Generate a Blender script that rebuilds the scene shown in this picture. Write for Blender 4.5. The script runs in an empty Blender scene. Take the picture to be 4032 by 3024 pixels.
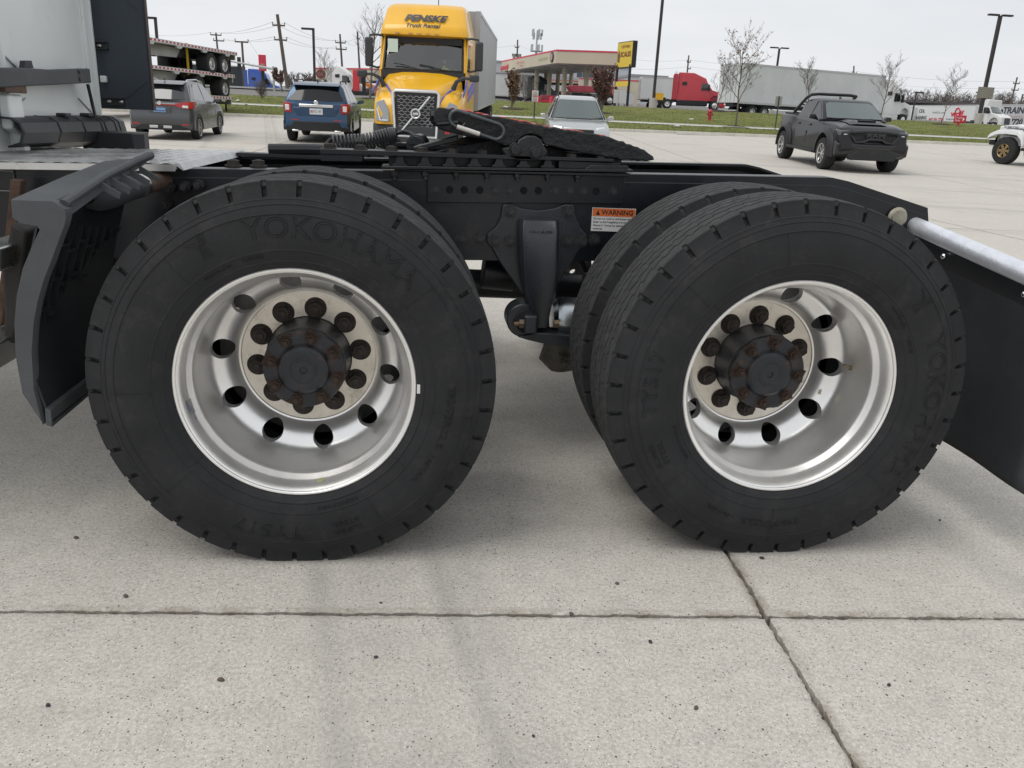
import bpy, bmesh, math, random
from math import sin, cos, pi, radians, atan2, sqrt, hypot
from mathutils import Vector, Matrix
random.seed(7)
SC = bpy.context.scene
COL = SC.collection

# ------------------------------------------------------------------ camera
FPX = 3216.44                       # focal length in photo pixels (photo 4032 wide)
CPOS = Vector((0.2915, -1.987, 1.1553))
_pi, _ya, _ro = 0.3135, -0.1258, 0.0464
_w = Vector((-sin(_ya)*cos(_pi), cos(_ya)*cos(_pi), -sin(_pi)))
_r0 = Vector((cos(_ya), sin(_ya), 0)); _u0 = _r0.cross(_w)
_r = cos(_ro)*_r0 + sin(_ro)*_u0; _u = -sin(_ro)*_r0 + cos(_ro)*_u0
cam_d = bpy.data.cameras.new('camera'); cam = bpy.data.objects.new('camera', cam_d); COL.objects.link(cam)
cam.matrix_world = Matrix(((_r.x, _u.x, -_w.x, CPOS.x), (_r.y, _u.y, -_w.y, CPOS.y), (_r.z, _u.z, -_w.z, CPOS.z), (0, 0, 0, 1)))
cam_d.sensor_width = 36; cam_d.lens = 36*FPX/4032; cam_d.clip_start = .05; cam_d.clip_end = 3000
SC.camera = cam

# ------------------------------------------------------------------ sky and sun: a bright overcast day
W = bpy.data.worlds.new('World'); SC.world = W; W.use_nodes = True
nt = W.node_tree; nt.nodes.clear()
sky = nt.nodes.new('ShaderNodeTexSky'); sky.sky_type = 'NISHITA'; sky.sun_disc = False
SUN_EL, SUN_ROT = radians(60), radians(250)
sky.sun_elevation = SUN_EL; sky.sun_rotation = SUN_ROT; sky.dust_density = 4; sky.air_density = 1.4
tc = nt.nodes.new('ShaderNodeTexCoord')
mp = nt.nodes.new('ShaderNodeMapping'); mp.inputs['Scale'].default_value = (1.2, 1.2, 4.5)
n1 = nt.nodes.new('ShaderNodeTexNoise'); n1.inputs['Scale'].default_value = 2.0; n1.inputs['Detail'].default_value = 6; n1.inputs['Roughness'].default_value = .55
rp = nt.nodes.new('ShaderNodeValToRGB')
rp.color_ramp.elements[0].position = .3; rp.color_ramp.elements[0].color = (7.75, 8.0, 8.4, 1)
rp.color_ramp.elements[1].position = .72; rp.color_ramp.elements[1].color = (9.2, 9.35, 9.55, 1)
mx = nt.nodes.new('ShaderNodeMix'); mx.data_type = 'RGBA'; mx.inputs['Factor'].default_value = .94
bg = nt.nodes.new('ShaderNodeBackground'); bg.inputs['Strength'].default_value = .095
wo = nt.nodes.new('ShaderNodeOutputWorld')
L = nt.links.new
L(tc.outputs['Generated'], mp.inputs['Vector']); L(mp.outputs['Vector'], n1.inputs['Vector']); L(n1.outputs['Fac'], rp.inputs['Fac'])
L(sky.outputs['Color'], mx.inputs['A']); L(rp.outputs['Color'], mx.inputs['B']); L(mx.outputs['Result'], bg.inputs['Color']); L(bg.outputs['Background'], wo.inputs['Surface'])
sd = bpy.data.lights.new('sun', 'SUN'); sd.energy = 1.5; sd.angle = radians(38); sd.color = (1, .965, .91)
so = bpy.data.objects.new('sun', sd); COL.objects.link(so)
_az = SUN_ROT
_sv = Vector((sin(_az)*cos(SUN_EL), cos(_az)*cos(SUN_EL), sin(SUN_EL)))
so.rotation_euler = (-_sv).to_track_quat('-Z', 'Y').to_euler()
SC.view_settings.view_transform = 'Standard'; SC.view_settings.look = 'None'
SC.view_settings.exposure = 0.08; SC.view_settings.gamma = 1; SC.view_settings.use_curve_mapping = False

# ------------------------------------------------------------------ helpers
def at(px, py, Y):                 # photo pixel + distance -> point of the place
    d = _w + _r*((px-2016)/FPX) - _u*((py-1512)/FPX)
    return CPOS + d*((Y-CPOS.y)/d.y)

class MB:
    def __init__(s): s.v = []; s.f = []
    def add(s, vs, fs, M=None):
        o = len(s.v)
        s.v += [tuple(M @ Vector(v)) for v in vs] if M is not None else [tuple(v) for v in vs]
        s.f += [tuple(i+o for i in f) for f in fs]; return s
    def box(s, x0, x1, y0, y1, z0, z1, M=None):
        return s.add([(x0,y0,z0),(x1,y0,z0),(x1,y1,z0),(x0,y1,z0),(x0,y0,z1),(x1,y0,z1),(x1,y1,z1),(x0,y1,z1)],
                     [(3,2,1,0),(4,5,6,7),(0,1,5,4),(1,2,6,5),(2,3,7,6),(3,0,4,7)], M)
    def prism(s, poly, ax, a, b, M=None):
        n = len(poly)
        if ax == 'y': g = lambda p, t: (p[0], t, p[1])
        elif ax == 'x': g = lambda p, t: (t, p[0], p[1])
        else: g = lambda p, t: (p[0], p[1], t)
        vs = [g(p, a) for p in poly] + [g(p, b) for p in poly]
        fs = [tuple(range(n)), tuple(range(2*n-1, n-1, -1))] + [(i, i+n, (i+1) % n+n, (i+1) % n) for i in range(n)]
        return s.add(vs, fs, M)
    def loft(s, secs, closed=True, cap=True):
        n = len(secs[0]); vs = [p for q in secs for p in q]; fs = []
        for k in range(len(secs)-1):
            for i in range(n if closed else n-1):
                j = (i+1) % n; fs.append((k*n+i, k*n+j, (k+1)*n+j, (k+1)*n+i))
        if cap: fs += [tuple(range(n-1, -1, -1)), tuple(range((len(secs)-1)*n, len(secs)*n))]
        return s.add(vs, fs)
    def cyl(s, p0, p1, r0, r1=None, n=16, cap=True):
        p0, p1 = Vector(p0), Vector(p1); r1 = r0 if r1 is None else r1
        d = (p1-p0).normalized(); a = d.orthogonal().normalized(); b = d.cross(a)
        q = [[p+(a*cos(2*pi*i/n)+b*sin(2*pi*i/n))*r for i in range(n)] for p, r in ((p0, r0), (p1, r1))]
        return s.loft(q, True, cap)
    def tube(s, pts, r, n=8, closed=False):
        pts = [Vector(p) for p in pts]; secs = []; m = len(pts); a = None
        for i, p in enumerate(pts):
            d = (pts[(i+1) % m]-pts[i-1]) if closed else (pts[min(i+1, m-1)]-pts[max(i-1, 0)])
            d.normalize()
            a = d.orthogonal().normalized() if a is None else (a-d*a.dot(d)).normalized()
            b = d.cross(a); rr = r[i] if isinstance(r, (list, tuple)) else r
            secs.append([p+(a*cos(2*pi*k/n)+b*sin(2*pi*k/n))*rr for k in range(n)])
        if closed: secs.append(secs[0])
        return s.loft(secs, True, not closed)
    def lathe(s, prof, c=(0,0,0), n=48, ax='y', closed=False):
        c = Vector(c); secs = []
        for i in range(n):
            t = 2*pi*i/n
            if ax == 'y': secs.append([c+Vector((r*sin(t), h, r*cos(t))) for r, h in prof])
            elif ax == 'z': secs.append([c+Vector((r*sin(t), r*cos(t), h)) for r, h in prof])
            else: secs.append([c+Vector((h, r*sin(t), r*cos(t))) for r, h in prof])
        secs.append(secs[0]); return s.loft(secs, closed, False)
    def sphere(s, c, r, n=12, sc=(1,1,1)):
        m = n//2; c = Vector(c)
        secs = [[c+Vector((sc[0]*r*sin(pi*j/m)*cos(2*pi*i/n), sc[1]*r*sin(pi*j/m)*sin(2*pi*i/n), sc[2]*r*cos(pi*j/m))) for i in range(n)] for j in range(m+1)]
        return s.loft(secs, True, False)
    def mesh(s, name, mat, ang=35):
        me = bpy.data.meshes.new(name); me.from_pydata(s.v, [], s.f)
        bm = bmesh.new(); bm.from_mesh(me); bmesh.ops.remove_doubles(bm, verts=bm.verts, dist=1e-5)
        bmesh.ops.recalc_face_normals(bm, faces=bm.faces); bm.to_mesh(me); bm.free()
        if mat: me.materials.append(mat)
        if ang: me.shade_smooth(); me.set_sharp_from_angle(angle=radians(ang))
        return me
    def build(s, name, mat, parent=None, ang=35, bevel=0, seg=2, loc=None, **kw):
        return put(name, s.mesh(name, mat, ang), parent, bevel, seg, loc, **kw)

def put(name, me, parent=None, bevel=0, seg=2, loc=None, rot=None, label=None):
    o = bpy.data.objects.new(name, me); COL.objects.link(o)
    if parent: o.parent = parent
    if loc is not None: o.location = loc
    elif parent is not None and 'wroot' in parent: o.location = -Vector(parent['wroot'])
    if rot: o.rotation_euler = rot
    if bevel:
        b = o.modifiers.new('bevel', 'BEVEL'); b.width = bevel; b.segments = seg; b.limit_method = 'ANGLE'; b.angle_limit = radians(40)
    if label: o['label'] = label
    return o

def thing(name, label, cat, loc=(0,0,0), rz=0, group=None, world=False):
    o = bpy.data.objects.new(name, None); COL.objects.link(o); o.location = loc; o.rotation_euler = (0, 0, rz); o.empty_display_size = .2
    o['label'] = label; o['category'] = cat
    if group: o['group'] = group
    if world: o['wroot'] = list(loc)
    return o
def tag(o, label, cat, group=None):
    o['label'] = label; o['category'] = cat
    if group: o['group'] = group
    return o
def struct(o, kind='structure'): o['kind'] = kind; return o
def sub(name, parent, loc=(0,0,0), rot=None):        # an Empty that is a part holding sub-parts
    o = bpy.data.objects.new(name, None); COL.objects.link(o); o.parent = parent; o.location = loc; o.empty_display_size = .1
    if rot: o.rotation_euler = rot
    return o

def text_mesh(s, size, mat, extrude=.002, shear=0, offset=0, outline=0, spacing=1, align='CENTER', sx=1):
    c = bpy.data.curves.new('lettering', 'FONT'); c.body = s; c.size = size; c.shear = shear; c.space_character = spacing
    c.align_x = align; c.align_y = 'CENTER'; c.resolution_u = 3
    if outline: c.fill_mode = 'NONE' if hasattr(c, 'fill_mode') else c.fill_mode; c.bevel_depth = outline; c.bevel_resolution = 0
    else: c.extrude = extrude; c.offset = offset
    o = bpy.data.objects.new('t', c)
    me = bpy.data.meshes.new_from_object(o); bpy.data.objects.remove(o); bpy.data.curves.remove(c)
    me.materials.clear(); me.materials.append(mat)
    if sx != 1:
        for v in me.vertices: v.co.x *= sx
    return me
def frame(o, X, Y):                 # matrix with given local x and y axes
    X = Vector(X).normalized(); Z = X.cross(Vector(Y)).normalized(); Y = Z.cross(X)
    return Matrix(((X.x, Y.x, Z.x, o[0]), (X.y, Y.y, Z.y, o[1]), (X.z, Y.z, Z.z, o[2]), (0,0,0,1)))
def letters(s, size, mat, parent, org, X, Y, name='lettering', **kw):
    me = text_mesh(s, size, mat, **kw); me.transform(frame(org, X, Y))
    return put(name, me, parent)

MATS = {}
def M(name, col, rough=.5, metal=0, var=0, vs=3, bump=0, bs=60, coat=0, dirt=None, ds=4, damt=.5, spec=.5, emit=0, dth=.55, rvar=0):
    if name in MATS: return MATS[name]
    m = bpy.data.materials.new(name); m.use_nodes = True; t = m.node_tree; b = t.nodes['Principled BSDF']; MATS[name] = m
    b.inputs['Roughness'].default_value = rough; b.inputs['Metallic'].default_value = metal
    b.inputs['Coat Weight'].default_value = coat; b.inputs['Coat Roughness'].default_value = .06; b.inputs['Specular IOR Level'].default_value = spec
    c = (*col, 1); b.inputs['Base Color'].default_value = c
    if emit: b.inputs['Emission Color'].default_value = c; b.inputs['Emission Strength'].default_value = emit
    if not (var or bump or dirt or rvar): return m
    tc = t.nodes.new('ShaderNodeTexCoord'); src = tc.outputs['Object']; last = None
    if var or rvar:
        n = t.nodes.new('ShaderNodeTexNoise'); n.inputs['Scale'].default_value = vs; n.inputs['Detail'].default_value = 6; n.inputs['Roughness'].default_value = .65; t.links.new(src, n.inputs['Vector'])
        r = t.nodes.new('ShaderNodeValToRGB'); r.color_ramp.elements[0].position = .3; r.color_ramp.elements[1].position = .7
        r.color_ramp.elements[0].color = (*[x*(1-var) for x in col], 1); r.color_ramp.elements[1].color = (*[min(1, x*(1+var)) for x in col], 1)
        t.links.new(n.outputs['Fac'], r.inputs['Fac']); last = r.outputs['Color']
        if rvar:
            mr = t.nodes.new('ShaderNodeMapRange'); mr.inputs['From Min'].default_value = .3; mr.inputs['From Max'].default_value = .7
            mr.inputs['To Min'].default_value = max(.02, rough-rvar); mr.inputs['To Max'].default_value = min(1, rough+rvar)
            t.links.new(n.outputs['Fac'], mr.inputs['Value']); t.links.new(mr.outputs['Result'], b.inputs['Roughness'])
    if dirt:
        n = t.nodes.new('ShaderNodeTexNoise'); n.inputs['Scale'].default_value = ds; n.inputs['Detail'].default_value = 8; n.inputs['Roughness'].default_value = .72; t.links.new(src, n.inputs['Vector'])
        r = t.nodes.new('ShaderNodeValToRGB'); r.color_ramp.elements[0].position = dth; r.color_ramp.elements[1].position = min(1, dth+.12)
        r.color_ramp.elements[0].color = (0,0,0,1); r.color_ramp.elements[1].color = (damt,damt,damt,1); t.links.new(n.outputs['Fac'], r.inputs['Fac'])
        x = t.nodes.new('ShaderNodeMix'); x.data_type = 'RGBA'; x.inputs['A'].default_value = c; x.inputs['B'].default_value = (*dirt, 1)
        if last: t.links.new(last, x.inputs['A'])
        t.links.new(r.outputs['Color'], x.inputs['Factor']); last = x.outputs['Result']
    if last: t.links.new(last, b.inputs['Base Color'])
    if bump:
        n = t.nodes.new('ShaderNodeTexNoise'); n.inputs['Scale'].default_value = bs; n.inputs['Detail'].default_value = 5; t.links.new(src, n.inputs['Vector'])
        bp = t.nodes.new('ShaderNodeBump'); bp.inputs['Strength'].default_value = 1; bp.inputs['Distance'].default_value = bump
        t.links.new(n.outputs['Fac'], bp.inputs['Height']); t.links.new(bp.outputs['Normal'], b.inputs['Normal'])
    return m
# ------------------------------------------------------------------ terrain heights
GA = -.058; GU = Vector((cos(GA), sin(GA))); GV = Vector((-sin(GA), cos(GA))); GO = Vector((1.172, -.307))
SU, SV = 6.2, 4.6; BRK = 18.4
def lot_uv(u, v):
    p = GO + GU*u + GV*v; t = max(0, v-BRK)
    return Vector((p.x, p.y, .034*t + .006*p.x*min(1, t/20)))
def lot_z(x, y):
    d = Vector((x, y))-GO; t = max(0, d.dot(GV)-BRK); return .034*t+.006*x*min(1, t/20)
def interp(tab, y):
    if y <= tab[0][0]: return tab[0][1]
    for (a, p), (b, q) in zip(tab, tab[1:]):
        if y <= b: return p+(q-p)*(y-a)/(b-a)
    return tab[-1][1]
KV = 40.2                                    # kerb distance (grid v)
def terr(x, y):                              # land beyond the kerb
    left = max(0, min(1, (4-x)/14))
    z = interp([(39,.92),(42,1.03),(46.5,1.25),(49,1.34),(55,1.85),(62,2.42-.55*left),(70,2.6-.6*left),(95,3.08-.4*left),(150,4.55),(300,8.4),(1500,32)], y)
    k = max(0, min(1, (46-y)/6))
    return z + k*.004*(x-5)

# ------------------------------------------------------------------ concrete
def concrete():
    m = bpy.data.materials.new('concrete'); m.use_nodes = True; t = m.node_tree; b = t.nodes['Principled BSDF']; N = t.nodes.new; K = t.links.new
    b.inputs['Roughness'].default_value = .9; b.inputs['Specular IOR Level'].default_value = .25
    g = N('ShaderNodeNewGeometry'); P = g.outputs['Position']
    def noise(s, d=5, r=.6):
        n = N('ShaderNodeTexNoise'); n.inputs['Scale'].default_value = s; n.inputs['Detail'].default_value = d; n.inputs['Roughness'].default_value = r; K(P, n.inputs['Vector']); return n.outputs['Fac']
    def ramp(f, *el):
        r = N('ShaderNodeValToRGB'); e = r.color_ramp.elements
        while len(e) < len(el): e.new(.5)
        for k, (p, c) in enumerate(el): e[k].position = p; e[k].color = (*c, 1) if len(c) == 3 else c
        K(f, r.inputs['Fac']); return r.outputs['Color']
    def mix(f, a, c, bl='MIX'):
        x = N('ShaderNodeMix'); x.data_type = 'RGBA'; x.blend_type = bl
        for s, i in ((f, 'Factor'), (a, 'A'), (c, 'B')):
            if isinstance(s, (int, float)): x.inputs[i].default_value = s
            elif isinstance(s, tuple): x.inputs[i].default_value = (*s, 1)
            else: K(s, x.inputs[i])
        return x.outputs['Result']
    base = ramp(noise(1.1, 7, .62), (.28, (.415,.39,.345)), (.5, (.505,.478,.428)), (.72, (.56,.535,.485)))
    base = mix(.62, base, ramp(noise(105, 3, .9), (.39, (.29,.268,.24)), (.5, (.50,.475,.43)), (.61, (.70,.68,.64))))
    base = mix(.3, base, ramp(noise(13, 5, .7), (.32, (.33,.31,.285)), (.5, (.48,.455,.41)), (.7, (.6,.575,.53))))
    # exposed aggregate: separate small stones
    for sc, th, lim, cols in ((165, .16, .21, ((0, (.06,.06,.07)), (.35, (.16,.12,.095)), (.7, (.26,.245,.22)), (1, (.09,.09,.1)))),
                              (88, .13, .085, ((0, (.035,.035,.045)), (.5, (.12,.08,.06)), (1, (.1,.1,.1)))),
                              (190, .22, .2, ((0, (.66,.64,.6)), (.5, (.6,.56,.48)), (1, (.72,.7,.66))))):
        v = N('ShaderNodeTexVoronoi'); v.inputs['Scale'].default_value = sc; v.inputs['Randomness'].default_value = 1
        mp = N('ShaderNodeMapping'); mp.inputs['Location'].default_value = (sc, .3*sc, 0); K(P, mp.inputs['Vector']); K(mp.outputs['Vector'], v.inputs['Vector'])
        sep = N('ShaderNodeSeparateColor'); K(v.outputs['Color'], sep.inputs['Color'])
        a = N('ShaderNodeMath'); a.operation = 'LESS_THAN'; a.inputs[1].default_value = lim; K(sep.outputs['Red'], a.inputs[0])
        d = N('ShaderNodeMapRange'); d.inputs['From Min'].default_value = th*1.9; d.inputs['From Max'].default_value = th*1.3; K(v.outputs['Distance'], d.inputs['Value'])
        f = N('ShaderNodeMath'); f.operation = 'MULTIPLY'; K(a.outputs[0], f.inputs[0]); K(d.outputs['Result'], f.inputs[1])
        base = mix(f.outputs[0], base, ramp(sep.outputs['Green'], *cols))
    # tyre scuffs: long worn streaks
    xyz = N('ShaderNodeSeparateXYZ'); K(P, xyz.inputs[0])
    def streak(nx, ny, c, w, amt):
        nonlocal base
        m1 = N('ShaderNodeMath'); m1.operation = 'MULTIPLY'; m1.inputs[1].default_value = nx; K(xyz.outputs['X'], m1.inputs[0])
        m2 = N('ShaderNodeMath'); m2.operation = 'MULTIPLY_ADD'; m2.inputs[1].default_value = ny; K(xyz.outputs['Y'], m2.inputs[0]); K(m1.outputs[0], m2.inputs[2])
        m3 = N('ShaderNodeMath'); m3.operation = 'SUBTRACT'; m3.inputs[1].default_value = c; K(m2.outputs[0], m3.inputs[0])
        m4 = N('ShaderNodeMath'); m4.operation = 'ABSOLUTE'; K(m3.outputs[0], m4.inputs[0])
        mr = N('ShaderNodeMapRange'); mr.inputs['From Min'].default_value = w; mr.inputs['From Max'].default_value = w*.15; mr.inputs['To Max'].default_value = amt; K(m4.outputs[0], mr.inputs['Value'])
        m5 = N('ShaderNodeMath'); m5.operation = 'MULTIPLY'; K(mr.outputs['Result'], m5.inputs[0]); K(ramp(noise(3.2, 4), (.35, (.3,.3,.3)), (.65, (1,1,1))), m5.inputs[1])
        base = mix(m5.outputs[0], base, (.2,.195,.185))
    for c, w, a in ((.035,.05,.33),(.335,.045,.36),(.16,.16,.2),(.4,.1,.22),(1.9,.12,.3),(-1.6,.12,.3)): streak(.985, .17, c, w, a)
    for c, w, a in ((14,.35,.35),(19.2,.3,.32),(24,.4,.3),(10,.3,.25)): streak(.25, .97, c, w, a)
    # grime gathered along the slab joints
    for ax, off, sp in ((GU, GO.dot(GU), SU), (GV, GO.dot(GV), SV)):
        q1 = N('ShaderNodeVectorMath'); q1.operation = 'DOT_PRODUCT'; q1.inputs[1].default_value = (ax.x, ax.y, 0); K(P, q1.inputs[0])
        q2 = N('ShaderNodeMath'); q2.operation = 'SUBTRACT'; q2.inputs[1].default_value = off; K(q1.outputs['Value'], q2.inputs[0])
        q3 = N('ShaderNodeMath'); q3.operation = 'PINGPONG'; q3.inputs[1].default_value = sp/2; K(q2.outputs[0], q3.inputs[0])
        q4 = N('ShaderNodeMapRange'); q4.inputs['From Min'].default_value = .030; q4.inputs['From Max'].default_value = .004; q4.inputs['To Max'].default_value = .75; K(q3.outputs[0], q4.inputs['Value'])
        q5 = N('ShaderNodeMath'); q5.operation = 'MULTIPLY'; K(q4.outputs['Result'], q5.inputs[0]); K(ramp(noise(9, 4, .7), (.38, (.15,.15,.15)), (.62, (1,1,1))), q5.inputs[1])
        base = mix(q5.outputs[0], base, (.19,.155,.115))
    base = mix(ramp(noise(.35, 6, .7), (.55, (0,0,0)), (.8, (.5,.5,.5))), base, (.29,.27,.235))
    K(base, b.inputs['Base Color'])
    bp = N('ShaderNodeBump'); bp.inputs['Distance'].default_value = .0015; bp.inputs['Strength'].default_value = .7; K(noise(140, 4, .7), bp.inputs['Height']); K(bp.outputs['Normal'], b.inputs['Normal'])
    return m
CONC = concrete(); MATS['concrete'] = CONC
JOINT = M('joint_filler', (.035,.027,.02), .95, var=.6, vs=25, bump=.004, bs=90)

gnd = MB()                                   # one sheet under everything, to the horizon
us = [-400,-120,-60,-30,-15,0,15,30,60,120,400]; vs_ = [-400,-100,-30,-12,0,9,BRK,24,30,38.4,KV+.5]
def und(u, v):
    p = lot_uv(u, v); p.z = p.z-.035 if v < KV else p.z-.35
    return p
secs = [[und(u, v) for u in us] for v in vs_]
gnd.loft(secs, False, False)
lot = struct(gnd.build('concrete_lot', JOINT, ang=0)); lot['label'] = 'pale concrete parking lot of large slabs with dark joints'

rng = random.Random(3)
for i in range(-6, 8):
    for j in range(-3, 9):
        u0, u1, v0, v1 = i*SU, (i+1)*SU, j*SV, min((j+1)*SV, KV)
        if v1-v0 < .2: continue
        near = (i in (-1, 0)) and j in (-1, 0)
        g = .0055 if near else .011
        n = 620 if near else (60 if (abs(i) < 3 and abs(j) < 4) else 6)
        per = []
        w1 = [rng.uniform(0, 6.28) for _ in range(8)]
        def jit(t, ph): return (.0016*sin(t*23+ph)+.0012*sin(t*61+ph*2)+.0010*sin(t*140+ph*3)+rng.uniform(-.0016,.0016)) if near else rng.uniform(-.002,.002)
        for k in range(n):
            t = k/n; per.append((u0+g+(u1-u0-2*g)*t, v0+g+jit(t*6.2, w1[0])))
        for k in range(n):
            t = k/n; per.append((u1-g+jit(t*4.6, w1[1]), v0+g+(v1-v0-2*g)*t))
        for k in range(n):
            t = k/n; per.append((u1-g-(u1-u0-2*g)*t, v1-g+jit(t*6.2, w1[2])))
        for k in range(n):
            t = k/n; per.append((u0+g+jit(t*4.6, w1[3]), v1-g-(v1-v0-2*g)*t))
        m_ = len(per)
        if near:
            cu, cv = (u0+u1)/2, (v0+v1)/2; rg = .007
            ins = [(u+(rg if u < cu else -rg)*(abs(u-cu) > (u1-u0)/2-.05), v+(rg if v < cv else -rg)*(abs(v-cv) > (v1-v0)/2-.05)) for u, v in per]
            A = [lot_uv(*p)-Vector((0,0,.038)) for p in per]; B = [lot_uv(*p)-Vector((0,0,.003+.002*rng.random())) for p in per]; Cc = [lot_uv(*p) for p in ins]
            secs = [A, B, Cc]
        else:
            secs = [[lot_uv(*p)-Vector((0,0,.038)) for p in per], [lot_uv(*p) for p in per]]
        mb = MB(); mb.loft(secs, True, False); k0 = (len(secs)-1)*m_
        mb.f.append(tuple(range(k0, k0+m_)))
        mb.build('slab', CONC, lot, ang=20 if near else 0)

# loose grit: small stones lying on the slabs
SPOTS = [(495,2350),(1480,2590),(3820,1800),(2740,2790),(2560,2530),(3000,2200),(2430,2300),(3240,2830),(1500,2375),(870,2680),(1050,2080),(2100,2900),(300,2120),(3700,2050),(190,2780),(2250,2420),(3500,2700)]
pebs = []
for k, (px, py) in enumerate(SPOTS):
    d = _w + _r*((px-2016)/FPX) - _u*((py-1512)/FPX); p = CPOS + d*(-CPOS.z/d.z)
    mb = MB(); s_ = rng.uniform(.003, .006)
    mb.sphere((0,0,0), s_, 8, (1.3, .9, .7)); mb.v = [(x*rng.uniform(.8,1.2), y*rng.uniform(.8,1.2), z) for x, y, z in mb.v]
    o = mb.build('pebble', M('pebble_dark', (.04,.038,.042), .8, var=.4, vs=60) if k % 3 else M('pebble_brown', (.10,.075,.06), .85), ang=60, loc=(p.x, p.y, s_*.5), rot=(0, 0, rng.uniform(0, 3)))
    tag(o, 'tiny loose stone chip lying on the concrete slabs', 'stone', 'loose stone chips on the lot')
# ------------------------------------------------------------------ the tractor unit in front
RUB = M('tyre_rubber', (.0185,.0195,.0215), .78, var=.25, vs=6, bump=.0004, bs=220, dirt=(.05,.047,.043), ds=22, damt=.3, dth=.52, spec=.35)
RUBT = M('tread_rubber', (.047,.048,.049), .88, var=.3, vs=30, bump=.0008, bs=260, spec=.25)
ALU = M('polished_aluminium', (.93,.925,.91), .36, .82, var=.05, vs=9, rvar=.06)
ALUD = M('dull_aluminium_disc', (.62,.58,.52), .34, 1, var=.16, vs=14, rvar=.08, dirt=(.2,.18,.15), ds=10, damt=.5, dth=.56)
RUST = M('rusty_stud', (.045,.028,.02), .8, .2, var=.6, vs=40, bump=.0015, bs=120)
LUG = M('greasy_lug_nut', (.032,.024,.02), .72, .1, var=.6, vs=60, bump=.001, bs=150)
HUBM = M('black_hub_paint', (.016,.019,.024), .45, 0, var=.4, vs=12, dirt=(.08,.04,.022), ds=16, damt=.85, dth=.54, bump=.0009, bs=90)
HUBG = M('greasy_grey_hub', (.075,.075,.078), .45, .4, var=.5, vs=9, rvar=.1)
FRM = M('black_frame_paint', (.0085,.0105,.0145), .33, 0, var=.35, vs=5, dirt=(.045,.036,.028), ds=5, damt=.55, dth=.56, bump=.0005, bs=40)
FRM2 = M('black_bracket_paint', (.010,.0115,.0145), .38, 0, var=.3, vs=8, dirt=(.04,.034,.03), ds=9, damt=.4, dth=.6, bump=.0006, bs=70)
CAST = M('satin_black_casting', (.026,.029,.035), .33, 0, var=.25, vs=7, bump=.0008, bs=160)
GREASE = M('greasy_cast_black', (.008,.009,.0105), .62, 0, var=.5, vs=20, bump=.007, bs=55)
PLAS = M('black_plastic', (.02,.0225,.026), .5, 0, var=.2, vs=6, bump=.0003, bs=200)
PLASG = M('grey_plastic', (.062,.068,.074), .62, 0, var=.2, vs=5, bump=.0003, bs=180, dirt=(.11,.105,.1), ds=6, damt=.4)
CABW = M('white_cab_paint', (.76,.79,.78), .38, 0, var=.05, vs=2, coat=.2, dirt=(.58,.6,.59), ds=3, damt=.45)
STEELB = M('bolt_steel', (.05,.05,.053), .5, .6, var=.5, vs=40)
ZINC = M('zinc_steel', (.55,.55,.53), .35, 1, var=.1, vs=8, rvar=.1)
CHROME = M('chrome', (.82,.83,.85), .12, 1)
RUSTY = M('rust_brown', (.10,.06,.042), .85, 0, var=.5, vs=14, bump=.002, bs=70)

def ss(a, b, x): t = max(0, min(1, (x-a)/(b-a))); return t*t*(3-2*t)
RT = .507; NP = 38; ZC = .4952
_side = [(.283,.014),(.292,.0065),(.300,-.001),(.3045,-.0058),(.309,-.0085),(.3155,-.0125),(.3165,-.0142),(.3185,-.0142),(.3195,-.0135),(.330,-.0172),(.3425,-.0202),(.3435,-.0218),(.3455,-.0218),(.3465,-.0212),(.358,-.0232),(.370,-.0243),(.384,-.0246),(.398,-.0243),(.412,-.0232),(.4265,-.0209),(.4275,-.0222),(.4292,-.0220),(.4302,-.0196),(.440,-.0165),(.448,-.0132),(.449,-.0142),(.4512,-.0132),(.4522,-.0106),(.460,-.0072),(.4612,-.0078),(.463,-.0066),(.464,-.0046),(.472,-.0012),(.480,.0014),(.488,.0038),(.4945,.0058)]
def side_y(r):
    for (a, p), (b, q) in zip(_side, _side[1:]):
        if a <= r <= b: return p+(q-p)*(r-a)/(b-a)
    return _side[-1][1]
_gro = (-.070, -.036, 0, .036, .070)
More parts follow.
